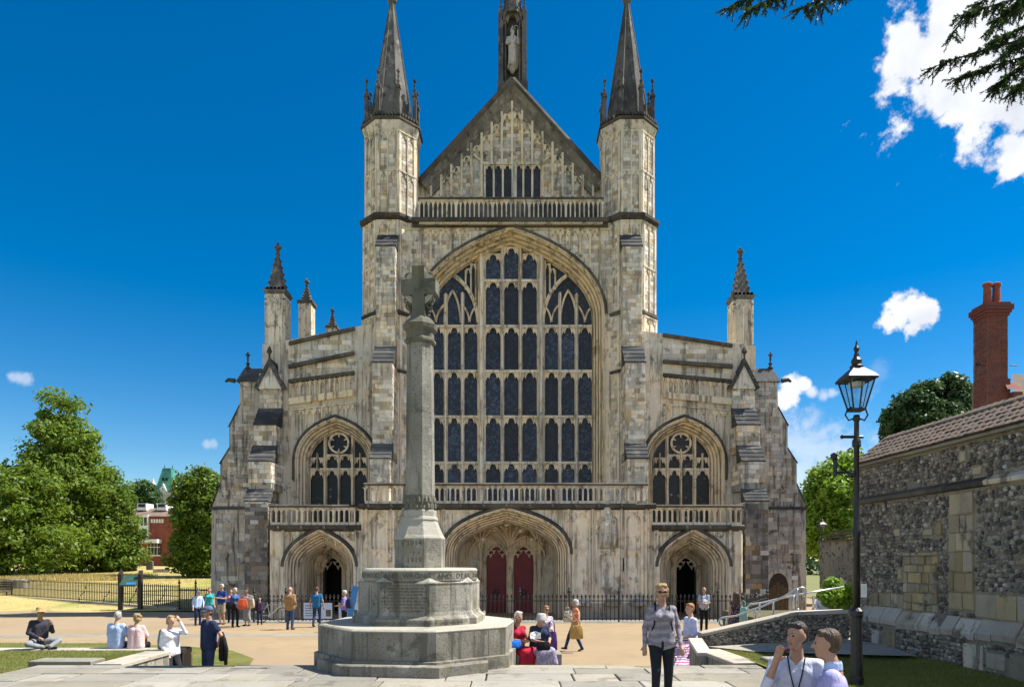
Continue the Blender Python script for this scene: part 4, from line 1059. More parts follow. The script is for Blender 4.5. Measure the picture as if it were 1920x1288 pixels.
# pale paved band across the plaza and a worn path along the west front
sheet('paved_band', [(-40, 24.6, .004), (-5.5, 25.6, .004), (-5.5, 26.5, .004), (-40, 25.5, .004)], M_PAVE)
sheet('path', [(-14, 30.6, .005), (13, 30.6, .005), (13, 33.2, .005), (-14, 33.2, .005)], M_PAVE)
# plaza-level grass patch behind the left coping
gp = [(-34, 16.8), (-8.6, 16.8), (-7.4, 17.2), (-6.9, 18.2), (-7.3, 19.6), (-8.6, 21.3), (-10.5, 22.4), (-13.5, 23.2), (-34, 23.6)]
mb = MB(); mb.add([(x, y, .03) for x, y in gp]+[(x*1.004, y, -.02) for x, y in gp], [tuple(range(len(gp)))]+[(i, (i+1) % len(gp), len(gp)+(i+1) % len(gp), len(gp)+i) for i in range(len(gp))])
mb.build('grass_verge', M_LAWN, kind='structure')
# upper terrace: soil bed + individual slabs
XL, XR, YE = -8.5, 4.42, 12.45
mb = MB(); mb.box(XL-.02, XR+.02, -8, YE-.02, -.3, ZT-.05); terr = mb.build('terrace', M_SOIL, kind='structure')
rt = random.Random(5)
y = YE
row = 0
while y > 2.2:
    dpt = .36 if row == 0 else rt.uniform(.48, .78); x = XL
    while x < XR-.05:
        l = rt.uniform(1.1, 2.1) if row == 0 else rt.uniform(.6, 1.7)
        if XR-x-l < .35: l = XR-x
        m_ = MB(); c = .012; g = rt.uniform(.008, .02); h = .03+rt.uniform(0, .012); jx = rt.uniform(-.006, .006)
        w_, d_ = l-2*g, dpt-2*g
        q0 = [(0, 0), (w_, jx), (w_, d_), (0, d_-jx)]; q1 = [(c, c), (w_-c, c+jx), (w_-c, d_-c), (c, d_-c-jx)]
        m_.add([(a, b, -.05) for a, b in q0]+[(a, b, h-.008) for a, b in q0]+[(a, b, h) for a, b in q1],
               [(0, 1, 5, 4), (1, 2, 6, 5), (2, 3, 7, 6), (3, 0, 4, 7), (4, 5, 9, 8), (5, 6, 10, 9), (6, 7, 11, 10), (7, 4, 8, 11), (8, 9, 10, 11)])
        o = link('paving_slab', m_.mesh('paving_slab', M_PAVE, recalc=True), terr, (x+g, y-dpt+g, ZT-.035))
        x += l
    y -= dpt; row += 1
# steps down to the plaza
for k in range(5):
    m_ = MB(); m_.box(-7.02+.001*k, 3.98-.001*k, YE-.05+.002*k, YE+.36*(k+1), -.1, ZT-.155*(k+1)); m_.build('step', M_PAVE, terr)
# lawn beside the terrace, left
def lz(x, y): return .905-.28*max(0, min(1, (y-11.5)/5.4))
gridsheet('grass_bank', -30, -7.6, 9, 16.62, 30, 14, lambda x, y: lz(x, y) if x < -8.45 or y > 12.6 else min(lz(x, y), .86), M_LAWN)
mb = MB(); mb.box(-30, -7.65, 9.1, 16.6, -.3, .55); mb.build('bank', M_SOIL, kind='structure')
# right lawn
def rz(x, y): return .93+.05*math.sin(x*1.3)*math.sin(y*.9)+.02*max(0, x-5)
gridsheet('grass_lawn', 4.4, 8.6, -6, 14.9, 12, 30, lambda x, y: rz(x, y), M_LAWN)
mb = MB(); mb.box(4.45, 30, -8, 14.9, -.3, .8); mb.build('bank', M_SOIL, kind='structure')
# grass blades
def blades(name, regions, n, hmax, seed, mat=M_GRASS, wd=.006):
    r_ = np.random.RandomState(seed); V = []; per = n//len(regions)
    vs = []
    for (x0, x1, y0, y1, zf, ok) in regions:
        x = r_.uniform(x0, x1, per); y_ = r_.uniform(y0, y1, per)
        keep = np.array([ok(a, b) for a, b in zip(x, y_)]) if ok else np.ones(per, bool)
        x = x[keep]; y_ = y_[keep]; z = np.array([zf(a, b) for a, b in zip(x, y_)])
        h = hmax*r_.uniform(.4, 1, len(x)); a = r_.uniform(0, 2*pi, len(x)); lean = r_.uniform(0, .6, len(x))*h; b = r_.uniform(0, 2*pi, len(x))
        p0 = np.stack([x-np.cos(a)*wd, y_-np.sin(a)*wd, z-.01], 1); p1 = np.stack([x+np.cos(a)*wd, y_+np.sin(a)*wd, z-.01], 1)
        p2 = np.stack([x+np.cos(b)*lean, y_+np.sin(b)*lean, z+h], 1)
        vs.append(np.stack([p0, p1, p2], 1).reshape(-1, 3))
    v = np.concatenate(vs); k = len(v)//3
    me = bpy.data.meshes.new(name); me.vertices.add(len(v)); me.vertices.foreach_set('co', v.ravel().astype(np.float32))
    me.loops.add(3*k); me.loops.foreach_set('vertex_index', np.arange(3*k, dtype=np.int32)); me.polygons.add(k)
    me.polygons.foreach_set('loop_start', np.arange(0, 3*k, 3, dtype=np.int32)); me.update(); me.materials.append(mat)
    return link(name, me)
tag(blades('grass', [(-17, -8.55, 9.5, 16.5, lz, None), (-17, -8.55, 11, 16.5, lz, None), (-8.7, -7.8, 12.8, 16.5, lz, None)], 60000, .05, 1), 'short green grass on the bank left of the terrace', 'grass', kind='stuff')
tag(blades('grass', [(-26, -7, 17, 23.4, lambda a, b: .03, lambda a, b: (b < 19 and a < -7.1) or (b < 22 and a < -9.5) or a < -13)], 22000, .05, 2), 'green grass verge behind the seated couple', 'grass', kind='stuff')
tag(blades('grass', [(4.45, 8.0, 8, 14.8, rz, None), (4.45, 8.0, 10, 14.8, rz, None)], 60000, .05, 3), 'green lawn between the terrace and the flint wall', 'grass', kind='stuff')
tag(blades('grass', [(-60, -14, 38, 70, lambda a, b: dryz(a, b)+.06*math.sin(a*.35+b*.2), None), (-60, -30, 60, 85, lambda a, b: dryz(a, b)+.06*math.sin(a*.35+b*.2), None)], 50000, .07, 4, M_DRYG, .02), 'yellow sun-parched grass beyond the iron fence', 'grass', kind='stuff')
def joint_weeds():
    r_ = random.Random(3); pts = [(r_.uniform(-8, 4), r_.uniform(10.3, 12.3)) for _ in range(60)]
    return [(x-.08, x+.08, y-.02, y+.02, (lambda a, b: ZT-.03), None) for x, y in pts]
tag(blades('weeds', joint_weeds(), 4200, .05, 5), 'little green weeds growing in the paving joints', 'weeds', kind='stuff')
# ------------------------------------------------------------------ low walls by the terrace
def low_wall(name, label, pts, z0, z1, w, mat=M_COPE, group=None):
    # poly wall in plan (x,y) centre line, chamfered coping stones as parts
    r = thing(name, label, 'wall', (pts[0][0], pts[0][1], z0), group)
    for (a, b) in zip(pts[:-1], pts[1:]):
        A, B = Vector((*a[:2], 0)), Vector((*b[:2], 0)); u = (B-A).normalized(); n = Vector((-u.y, u.x, 0)); L = (B-A).length
        za, zb = (a[2] if len(a) > 2 else z1), (b[2] if len(b) > 2 else z1)
        m_ = MB(); q = [A+n*(w/2-.03), A-n*(w/2-.03), B-n*(w/2-.03), B+n*(w/2-.03)]; zz = [za, za, zb, zb]
        m_.add([(p.x, p.y, z0) for p in q]+[(p.x, p.y, z-.06) for p, z in zip(q, zz)], [(0, 1, 2, 3), (4, 5, 6, 7), (0, 1, 5, 4), (1, 2, 6, 5), (2, 3, 7, 6), (3, 0, 4, 7)]); m_.build('wall_core', M_MEM if mat is M_COPE else M_MORTAR, r)
        k = max(1, int(L/1.1))
        for i in range(k):
            f0, f1 = i/k, (i+1)/k; m_ = MB()
            pa, pb = A+u*(L*f0+.006), A+u*(L*f1-.006); z_a, z_b = za+(zb-za)*f0, za+(zb-za)*f1
            ring = lambda p, z: [p+n*(w/2)+Vector((0, 0, z-.07)), p-n*(w/2)+Vector((0, 0, z-.07)), p-n*(w/2)+Vector((0, 0, z-.012)), p-n*(w/2-.012)+Vector((0, 0, z)), p+n*(w/2-.012)+Vector((0, 0, z)), p+n*(w/2)+Vector((0, 0, z-.012))]
            m_.loft([ring(pa, z_a), ring(pb, z_b)]); m_.build('coping_stone', M_COPE, r)
    return r
low_wall('coping_wall', 'low stone coping wall the man in the straw hat and the couple sit on', [(-30, 17.0), (-8.7, 17.0)], 0, .63, .5)
low_wall('cheek_wall', 'low stone wall end beside the steps, where the woman in white cardigan leans', [(-7.3, 12.5), (-7.3, 14.3)], 0, .93, .52)
low_wall('cheek_wall', 'low stone wall end beside the steps near the young man with blond hair', [(4.25, 12.5), (4.1, 14.5)], 0, .95, .5)
for nm, lb, x0, x1, y0, y1, z in (('stone_slab', 'flat pale stone slab set in the grass on the far left', -8.9, -7.75, 12.75, 13.2, .95), ('stone_slab', 'flat pale stone slab in the lawn right of the steps', 4.62, 5.3, 12.1, 12.9, 1.02)):
    m_ = MB(); m_.loft([[(x0, y0, z-.1), (x1, y0, z-.1), (x1, y1, z-.1), (x0, y1, z-.1)], [(x0, y0, z-.015), (x1, y0, z-.015), (x1, y1, z-.015), (x0, y1, z-.015)], [(x0+.02, y0+.02, z), (x1-.02, y0+.02, z), (x1-.02, y1-.02, z), (x0+.02, y1-.02, z)]])
    tag(m_.build(nm, M_PAVE), lb, 'slab')
m_ = MB(); bx, by = X(333, 14.9), 14.9
m_.loft([[(bx-.2*s, by-.2*s, z), (bx+.2*s, by-.2*s, z), (bx+.2*s, by+.2*s, z), (bx-.2*s, by+.2*s, z)] for s, z in ((.95, 0), (1, .05), (1, .8), (1.06, .82), (1.06, .9), (.9, .93))])
lb_ = tag(m_.build('litter_bin', M_IRON), 'dark square litter bin behind the woman in the white cardigan', 'bin')
m_ = MB(); m_.box(bx-.13, bx+.13, by-.216, by-.2, .6, .74); m_.build('opening', M_VOID, lb_)
# ------------------------------------------------------------------ war memorial cross
def textmesh(body, size, mat, extrude=.004, align='CENTER', sx=1.0):
    c = bpy.data.curves.new('lettering', 'FONT'); c.body = body; c.size = size; c.extrude = extrude; c.align_x = align; c.align_y = 'CENTER'; c.space_line = 1.12; c.space_character = 1.05; c.resolution_u = 2
    o = bpy.data.objects.new('tmp', c); COL.objects.link(o); bpy.context.view_layer.update()
    me = bpy.data.meshes.new_from_object(o.evaluated_get(bpy.context.evaluated_depsgraph_get())); bpy.data.objects.remove(o); bpy.data.curves.remove(c)
    me.materials.clear(); me.materials.append(mat); return me
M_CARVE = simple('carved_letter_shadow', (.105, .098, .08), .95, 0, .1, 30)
MX, MY = X(788, 13.1), 13.1
mem = thing('war_memorial', 'tall octagonal stone war memorial cross dated 1914 1919 on a stepped base', 'memorial', (MX, MY, 0))
AZ = -97; ROT = R(AZ+22.5)
def oring(r, z, rot=ROT): return [(MX+r*math.cos(rot+k*pi/4), MY+r*math.sin(rot+k*pi/4), z) for k in range(8)]
m_ = MB(); m_.loft([oring(2.5, -.1), oring(2.5, .56), oring(2.46, .6)]); m_.build('base', M_MEM, mem)
# front step, cut at the terrace edge
m_ = MB(); o8 = oring(2.14, 0); st = []
vv = [(p[0], p[1]) for p in o8]
cut = 11.98
poly = [p for p in vv if p[1] < cut]
def clipy(pts, yc):
    out = []
    for i, p in enumerate(pts):
        q = pts[(i+1) % len(pts)]
        if p[1] <= yc: out.append(p)
        if (p[1] <= yc) != (q[1] <= yc):
            f = (yc-p[1])/(q[1]-p[1]); out.append((p[0]+f*(q[0]-p[0]), yc))
    return out
pl = clipy(vv, cut); pl = [(-b, a) for a, b in clipy([(y, -x) for x, y in pl], 9)]
pl = [(b, a) for a, b in clipy([(y, x) for x, y in clipy(vv, cut)], X(914, 11.5))]; n = len(pl)
m_.loft([[(x, y, ZT-.1) for x, y in pl], [(x, y, 1.085) for x, y in pl], [(MX+(x-MX)*.99, MY+(y-MY)*.99, 1.1) for x, y in pl]]); m_.build('step', M_MEM, mem)
m_ = MB(); m_.loft([oring(1.93, .55), oring(1.93, 1.14), oring(1.86, 1.15), oring(1.86, 1.615)]); m_.build('seat', M_MEM, mem)
m_ = MB(); m_.loft([oring(1.865, 1.612), oring(1.87, 1.63), oring(1.84, 1.655), oring(1.1, 1.66)]); m_.build('seat_slab', M_MEMTOP, mem)
m_ = MB(); m_.loft([oring(1.26, 1.64), oring(1.26, 1.77), oring(1.23, 1.79), oring(1.17, 1.83), oring(1.145, 1.9), oring(1.145, 2.36), oring(1.16, 2.40), oring(1.10, 2.44)]); m_.build('drum', M_MEM, mem)
m_ = MB(); m_.lathe((MX, MY, 0), [(1.0, 2.38), (1.07, 2.44), (1.07, 2.60)], 48); m_.build('rim', M_MEM, mem)
m_ = MB()
for k in range(8):   # spurs where the octagon corners pass under the round rim
    a = ROT+k*pi/4; c_, s_ = math.cos(a), math.sin(a); t_ = Vector((-s_, c_, 0)); o_ = Vector((MX, MY, 0))+Vector((c_, s_, 0))*1.14
    m_.add([o_+Vector((0, 0, 2.405)), o_-Vector((c_, s_, 0))*.1+t_*.25+Vector((0, 0, 2.405)), o_-Vector((c_, s_, 0))*.1-t_*.25+Vector((0, 0, 2.405)), o_-Vector((c_, s_, 0))*.07+Vector((0, 0, 2.5))], [(0, 1, 3), (0, 3, 2), (1, 2, 3), (0, 2, 1)])
build_islands(m_, 'corner_spur', M_MEMTOP, mem)
m_ = MB(); m_.lathe((MX, MY, 0), [(1.075, 2.6), (1.08, 2.62), (1.06, 2.645), (1.02, 2.655), (.3, 2.66)], 48); m_.build('rim_cap', M_MEMTOP, mem)
m_ = MB(); m_.loft([oring(.475, 2.63), oring(.475, 3.19)]); m_.build('pedestal', M_MEM, mem)
m_ = MB(); m_.loft([oring(.475, 3.188), oring(.48, 3.21), oring(.455, 3.25), oring(.44, 3.27), oring(.34, 3.50), oring(.33, 3.53), oring(.345, 3.56), oring(.33, 3.6), oring(.31, 3.62), oring(.31, 3.72), oring(.3, 3.74)]); m_.build('shoulder', M_MEMTOP, mem)
# carved leaf collar
m_ = MB()
for k in range(8):
    a = ROT+k*pi/4+pi/8
    for j in range(5):
        aa = a+(j-2)*.15; zz = 3.76+(.13 if j % 2 else .02); rr = .275-.01*abs(j-2)
        m_.lathe((MX+rr*math.cos(aa), MY+rr*math.sin(aa), zz), [(.015, -.05), (.045, 0), (.035, .06), (.01, .11)], 5)
m_.loft([oring(.3, 3.72), oring(.285, 3.95), oring(.278, 4.02)]); m_.build('leaf_collar', M_MOSS, mem)
ztop = Z(640, MY)
m_ = MB(); m_.loft([oring(.277, 4.0), oring(.252, ztop-.08)]); m_.build('shaft', M_MEM, mem)
zc_ = Z(610, MY)
m_ = MB(); m_.loft([oring(.252, ztop-.09), oring(.30, ztop-.04), oring(.30, ztop), oring(.265, ztop+.03), oring(.265, ztop+.14), oring(.32, ztop+.2), oring(.335, ztop+.27), oring(.28, zc_+.05), oring(.2, zc_+.12)]); m_.build('capital', M_MOSS, mem)
# cross head in its own plane (faces the front of the octagon)
cr_ = link('cross_head', None, mem, (MX, MY, zc_))
cr_.rotation_euler = (0, 0, R(AZ+90))
tz = Z(505, MY)-zc_; az_ = Z(541, MY)-zc_
m_ = MB()
m_.loft([[(-w, -d, z), (w, -d, z), (w, d, z), (-w, d, z)] for w, d, z in ((.17, .18, 0), (.135, .165, .1), (.12, .165, .2), (.12, .165, tz-.02), (.13, .165, tz))])
cp = m_.mesh('post', M_MOSS, recalc=True); link('post', cp, cr_).matrix_parent_inverse = Matrix()
m_ = MB(); m_.prism([(-.33, az_-.13), (-.3, az_-.17), (.3, az_-.17), (.33, az_-.13), (.33, az_+.12), (-.33, az_+.12)], -.167, .167)
link('arm', m_.mesh('arm', M_MOSS, recalc=True), cr_).matrix_parent_inverse = Matrix()
for a0, a1 in ((0.33, 1.24), (1.9, 2.81), (3.5, 4.35), (5.07, 5.93)):
    m_ = MB(); q = [(math.cos(a0+(a1-a0)*i/8), math.sin(a0+(a1-a0)*i/8)) for i in range(9)]
    m_.prism([(.30*x, az_-.03+.33*z) for x, z in q]+[(.215*x, az_-.03+.22*z) for x, z in reversed(q)], -.13, .13)
    link('ring_segment', m_.mesh('ring_segment', M_MEMTOP, recalc=True), cr_).matrix_parent_inverse = Matrix()
m_ = MB()
for sx in (-1, 1):
    for k in range(7):
        zz = .1+k*.07; m_.lathe((sx*(.13+.018*k), 0, zz), [(.02, -.05), (.055, 0), (.02, .05)], 6)
    for r_, zz in ((.075, az_-.25), (.05, az_-.36), (.06, az_+.2)):
        m_.tube([(sx*.2+r_*math.cos(t), -.09, zz+r_*math.sin(t)) for t in [i*.7 for i in range(9)]], .02, 5)
tag(link('scrollwork', m_.mesh('scrollwork', M_MOSS, recalc=True), cr_), kind='stuff').matrix_parent_inverse = Matrix()
# inscriptions
def on_face(me, az, apo, z, name='lettering', off_u=0):
    a = R(az); o = link(name, me, mem, (MX+apo*math.cos(a)-off_u*math.sin(a), MY+apo*math.sin(a)+off_u*math.cos(a), z), (R(90), 0, a+pi/2)); return o
ap = math.cos(pi/8)
on_face(textmesh('1914\n-\n1919', .14, M_CARVE), AZ, .475*ap+.001, 2.955)
on_face(textmesh('TO THE GLORY OF GOD AND IN\nHONOUR OF ALL RANKS OF\nOF THE HAMPSHIRE REGIMENT &\nCITIZENS OF WINCHESTER\nWHO GAVE THEIR LIVES FOR KING\nAND COUNTRY IN THE GREAT WAR\nOF THEIR FAITH AND SERVICE\nHANDED DOWN FROM THE\nDAYS OF KING ALFRED', .05, M_CARVE), AZ, 1.145*ap+.001, 2.14)
on_face(textmesh('IN MEMORY OF ALL WHO GAVE THEIR', .066, M_CARVE), AZ, 1.26*ap+.001, 1.71)
on_face(textmesh('LIVES 1939-1945', .066, M_CARVE), AZ+45, 1.26*ap+.001, 1.71, off_u=-.05)
s_ = ' FALSEHOOD AND WRONG AND DEAR SHALL THE'
for i, ch in enumerate(s_):
    if ch == ' ': continue
    a = -82.4-34+5.2*(i-11); aa = R(a)
    link('letter', textmesh(ch, .125, M_CARVE), mem, (MX+1.071*math.cos(aa), MY+1.071*math.sin(aa), 2.525), (R(90), 0, aa+pi/2))
for az_j, apo, u_, z0_, z1_ in ((AZ, 1.86*ap, -.45, 1.16, 1.61), (AZ+45, 1.86*ap, -.4, 1.16, 1.61), (AZ+45, 1.86*ap, .35, 1.16, 1.61), (AZ, 1.145*ap, -.36, 1.9, 2.36), (AZ+45, 1.145*ap, 0, 1.9, 2.36), (AZ-45, 1.145*ap, .1, 1.9, 2.36)):
    m_ = MB(); m_.box(-.004, .004, -.003, .0, z0_, z1_); a = R(az_j)
    link('joint', m_.mesh('joint', M_CARVE, recalc=True), mem, (MX+(apo)*math.cos(a)-u_*math.sin(a), MY+(apo)*math.sin(a)+u_*math.cos(a), 0), (0, 0, a+pi/2))
# ledge where the two women sit, right of the memorial
m_ = MB(); m_.loft([[(-.35, 13.25, .55), (.95, 13.25, .55), (.95, 13.75, .55), (-.35, 13.75, .55)], [(-.35, 13.25, 1.0), (.95, 13.25, 1.0), (.95, 13.75, 1.0), (-.35, 13.75, 1.0)], [(-.33, 13.27, 1.02), (.93, 13.27, 1.02), (.93, 13.73, 1.02), (-.33, 13.73, 1.02)]])
tag(m_.build('stone_bench', M_MEM), 'low stone bench block beside the memorial under the two seated women', 'bench')
m_ = MB(); m_.box(-.4, 1.1, 12.8, 13.8, -.1, .55); m_.build('landing', M_PAVE, kind='structure')
# ------------------------------------------------------------------ railings
def railing(name, label, A, B, h, n, post_every, z0=0, style=0, group=None):
    A, B = Vector(A), Vector(B); u = (B-A); L = u.length; u.normalize(); ang = math.atan2(u.y, u.x)
    r = thing(name, label, 'railing', (A.x, A.y, z0), group)
    m_ = MB(); bw = .016 if style == 0 else .019
    m_.loft([[(-bw, -bw, z), (bw, -bw, z), (bw, bw, z), (-bw, bw, z)] for z in (.05, h-.04)])
    if style == 0:
        m_.lathe((0, 0, h-.04), [(.016, 0), (.04, .02), (.016, .05), (.038, .1), (.006, .19)], 4)
        for s in (-1, 1): m_.tube([(0, 0, h), (s*.05, 0, h+.05), (s*.06, 0, h+.02)], [.016, .016, .009], 4)
    else: m_.lathe((0, 0, h-.04), [(.014, 0), (.004, .07)], 4)
    bar_ = m_.mesh('bar', M_IRON, recalc=True)
    m_ = MB(); m_.box(-.035, .035, -.035, .035, 0, h+.1); m_.lathe((0, 0, h+.1), [(.05, 0), (.06, .04), (.03, .07), (.08, .15), (.06, .2), (.02, .24), (.05, .28), (.01, .36)], 6)
    post_ = m_.mesh('post', M_IRON, recalc=True)
    for i in range(n+1):
        p = A+(B-A)*(i/n)
        link('post' if i % post_every == 0 else 'bar', post_ if i % post_every == 0 else bar_, r, (p.x, p.y, z0), (0, 0, ang))
    for zz in ((.14, h-.16) if style == 0 else (.12, h*.5, h-.12)):
        m_ = MB(); m_.box(0, L, -.025, .025, zz-.018, zz+.018); link('rail', m_.mesh('rail', M_IRON, recalc=True), r, (A.x, A.y, z0), (0, 0, ang))
    return r
railing('iron_railing', 'black iron railing with spiked heads in front of the red doors', (-1.9, 31.5, 0), (11.6, 31.5, 0), 1.12, 72, 12)
railing('iron_railing', 'black iron railing left of the memorial where the bicycle leans', (X(476, 31.4), 31.4, 0), (X(664, 31.4), 31.4, 0), 1.12, 25, 8)
railing('iron_railing', 'short black iron railing running towards the ramp handrails', (11.6, 31.5, 0), (X(1392, 26.5), 26.5, 0), 1.12, 26, 13)
fa, fb = (X(-40, 54), 54, 0), (X(336, 38.2), 38.2, 0)
fr = railing('estate_fence', 'long plain black iron fence round the parched lawn', fa, fb, 1.28, 132, 500, .18, 1)
railing('estate_fence', 'short run of black iron fence between the lawn and the cathedral', (X(336, 38.2), 38.2, 0), (X(398, 37.9), 37.9, 0), 1.3, 18, 9, 0, 1)
m_ = MB()
A, B = Vector(fa), Vector(fb); u = (B-A).normalized(); nn = Vector((u.y, -u.x, 0))
q = [A+nn*.18, A-nn*.1, B-nn*.1, B+nn*.18]
m_.loft([[(p.x, p.y, -.1) for p in q], [(p.x, p.y, .2) for p in q]]); tag(m_.build('kerb_wall', M_DARKASH), 'low dark stone kerb under the long iron fence', 'kerb')
for f in (.62, .73, .84, .95):   # curved stays
    p = A+(B-A)*f; m_ = MB(); m_.tube([(0, 0, 1.1), (.1*nn.x, .1*nn.y, .7), (.35*nn.x, .35*nn.y, .45), (.45*nn.x, .45*nn.y, .05)], .02, 5); o = m_.build('stay', M_IRON, fr); o.location = (p.x, p.y, .1)
# boards on the railing
def board(label, x0, x1, y, z0, z1, lines):
    r = thing('notice_board', label, 'board', ((x0+x1)/2, y, 0))
    m_ = MB(); m_.box(x0, x1, y, y+.03, z0, z1); m_.build('panel', M_BOARD, r)
    for a, b in ((x0-.03, x0), (x1, x1+.03)): m_ = MB(); m_.box(a, b, y-.01, y+.04, .1, z1+.04); m_.build('post', M_IRON, r)
    for k in range(lines):
        zz = z1-.12-k*.11; m_ = MB(); m_.box(x0+.08, x0+(x1-x0)*(.58 if k else .7), y-.004, y-.001, zz-.02, zz+.02 if k else zz+.03); m_.build('text_line', MATS.get('print_ink') or simple('print_ink', (.16, .24, .38), .6), r)
    m_ = MB(); m_.box(x0+(x1-x0)*.78, x1-.06, y-.004, y-.001, z0+.1, z1-.3); m_.build('picture', MATS.get('print_photo') or simple('print_photo', (.13, .12, .10), .6, 0, .4, 25), r)
board('pale blue notice board on the railing behind the man in the blue T-shirt', X(569, 30.9), X(623, 30.9), 30.9, .2, Z(1130, 30.9), 5)
board('pale blue notice board on the railing beside the grey-haired man', X(635, 30.9), X(672, 30.9), 30.9, .2, Z(1130, 30.9), 5)
m_ = MB(); x = X(655, 29); m_.add([(x-.12, 29, .3), (x+.12, 29, .3), (x+.38, 29.05, 1.7), (x+.12, 29.05, 1.75), (x-.12, 29.03, .3), (x+.12, 29.03, .3), (x+.38, 29.08, 1.7), (x+.12, 29.08, 1.75)], [(0, 1, 2, 3), (7, 6, 5, 4), (0, 1, 5, 4), (1, 2, 6, 5), (2, 3, 7, 6), (3, 0, 4, 7)])
sg = tag(m_.build('banner_sign', M_BLUE), 'leaning blue banner sign at the left edge of the memorial', 'sign')
m_ = MB(); m_.tube([(x, 29.06, 0), (x, 29.06, .3)], .03, 6); m_.lathe((x, 29.06, 0), [(.22, 0), (.2, .04), (.03, .05)], 10); m_.build('stand', M_IRON, sg)
# interpretation board on two oak posts
r = thing('interpretation_board', 'sloping blue information panel between two dark oak posts by the fence', 'board', (X(245, 38.6), 38.6, 0))
for px in (226, 263):
    x = X(px, 38.6); m_ = MB(); m_.loft([[(x-.1, 38.5, z), (x+.1, 38.5, z), (x+.1, 38.7, z2), (x-.1, 38.7, z2)] for z, z2 in ((-.05, -.05), (Z(1076, 38.6), Z(1072, 38.6)+.1))]); m_.build('post', M_WOOD, r)
x0, x1 = X(229, 38.5), X(259, 38.5); m_ = MB()
m_.add([(x0, 38.2, Z(1096, 38.5)), (x1, 38.2, Z(1096, 38.5)), (x1, 38.75, Z(1078, 38.5)), (x0, 38.75, Z(1078, 38.5)), (x0, 38.24, Z(1097, 38.5)-.05), (x1, 38.24, Z(1097, 38.5)-.05), (x1, 38.79, Z(1078, 38.5)-.05), (x0, 38.79, Z(1078, 38.5)-.05)], [(0, 1, 2, 3), (7, 6, 5, 4), (0, 1, 5, 4), (1, 2, 6, 5), (2, 3, 7, 6), (3, 0, 4, 7)]); m_.build('panel', simple('green_panel', (.05, .11, .08), .4), r)
m_ = MB(); m_.add([(x0+.35, 38.22, Z(1096, 38.5)+.03), (x1-.02, 38.22, Z(1096, 38.5)+.03), (x1-.02, 38.6, Z(1084, 38.5)+.012), (x0+.35, 38.6, Z(1084, 38.5)+.012)], [(0, 1, 2, 3)]); m_.build('map', M_BLUE, r)
# slatted bench at the far left
r = thing('park_bench', 'dark slatted wooden park bench by the fence at the far left', 'bench', (X(2, 51), 51, 0)); x0, x1 = X(-22, 50.6), X(25, 50.6)
for k in range(5): m_ = MB(); z = .62+k*.13; m_.box(x0, x1, 50.55+.02*k, 50.6+.02*k, z, z+.09); m_.build('backrest_slat', M_WOOD, r)
for k in range(4): m_ = MB(); m_.box(x0, x1, 50.0+k*.13, 50.1+k*.13, .5, .54); m_.build('seat_slat', M_WOOD, r)
for x in (x0+.03, x1-.1):
    for y in (50.0, 50.5): m_ = MB(); m_.box(x, x+.07, y, y+.07, 0, .5 if y < 50.3 else 1.25); m_.build('leg', M_WOOD, r)
    m_ = MB(); m_.box(x, x+.07, 49.98, 50.55, .74, .8); m_.build('armrest', M_WOOD, r)
# tombs and headstones on the lawn
def dz(x, y): return dryz(x, y)
for nm, lb, px, d, w, h, t in (('headstone', 'weathered dark headstone beside the edge of the big tree', 248, 88, 1.0, 1.15, .25), ('headstone', 'dark square-topped headstone in front of the brick building', 280, 90, .85, 1.25, .25)):
    x = X(px, d); z = dz(x, d); m_ = MB(); m_.prism([(x-w/2, z-.1), (x+w/2, z-.1), (x+w/2, z+h*.85)]+[(x+w/2*math.cos(a), z+h*.85+h*.15*math.sin(a)) for a in (.6, 1.2, 1.57, 1.95, 2.54)]+[(x-w/2, z+h*.85)], d, d+t); tag(m_.build(nm, M_DARKASH), lb, 'headstone')
for lb, px, d, w, h in (('long low chest tomb on the parched lawn', 303, 84, 1.7, .5), ('small pale chest tomb on the lawn near the cathedral corner', 371, 84, 1.0, .5), ('broad weathered stone tomb in long grass below the big tree', 29, 58, 1.9, .72)):
    x = X(px, d); z = dz(x, d); m_ = MB()
    m_.loft([[(x-w/2*s, d-.35*s, zz), (x+w/2*s, d-.35*s, zz), (x+w/2*s, d+.35*s, zz), (x-w/2*s, d+.35*s, zz)] for s, zz in ((1, z-.1), (1, z+h*.7), (1.06, z+h*.72), (1.06, z+h*.85), (.6, z+h))]); tag(m_.build('chest_tomb', M_GREYASH), lb, 'tomb')
# ------------------------------------------------------------------ old flint wall on the right
rf = random.Random(21)
A_, B_ = Vector((8.05, 4.0, 0)), Vector((7.62, 15.3, 0)); WU = (B_-A_).normalized(); WN = Vector((-WU.y, WU.x, 0)); WL = (B_-A_).length
def wp(s, z, n=0): return A_+WU*s+WN*n+Vector((0, 0, z))
fw = thing('flint_wall', 'tall old flint and limestone wall with a clay tile coping on the right', 'wall', tuple(wp(WL, .8)))
def obox(mb, s0, s1, n0, n1, z0, z1):
    mb.loft([[wp(s0, z, n0), wp(s1, z, n0), wp(s1, z, n1), wp(s0, z, n1)] for z in (z0, z1)])
m_ = MB(); obox(m_, 0, WL, -.45, 0, .5, 4.85); obox(m_, 0, WL, 0, .16, .5, 1.6); obox(m_, 0, WL, -.01, .045, 1.6, 4.06); core = m_.build('wall_core', M_MORTAR, fw)
def sd(px): # distance along the wall of a picture column
    k = (px-960)/F0; y = (A_.x-k*A_.y)/(k*WU.y-WU.x)
    return y
blocks = []   # (s0, s1, z0, z1)
def coursed(s0, s1, z0, z1, ch, bl):
    z = z0
    while z < z1-.05:
        c = min(ch*rf.uniform(.8, 1.25), z1-z); s = s0
        while s < s1-.04:
            l = bl*rf.uniform(.6, 1.4)
            if s1-s-l < .1: l = s1-s
            blocks.append((s, s+l, z, z+c)); s += l
        z += c
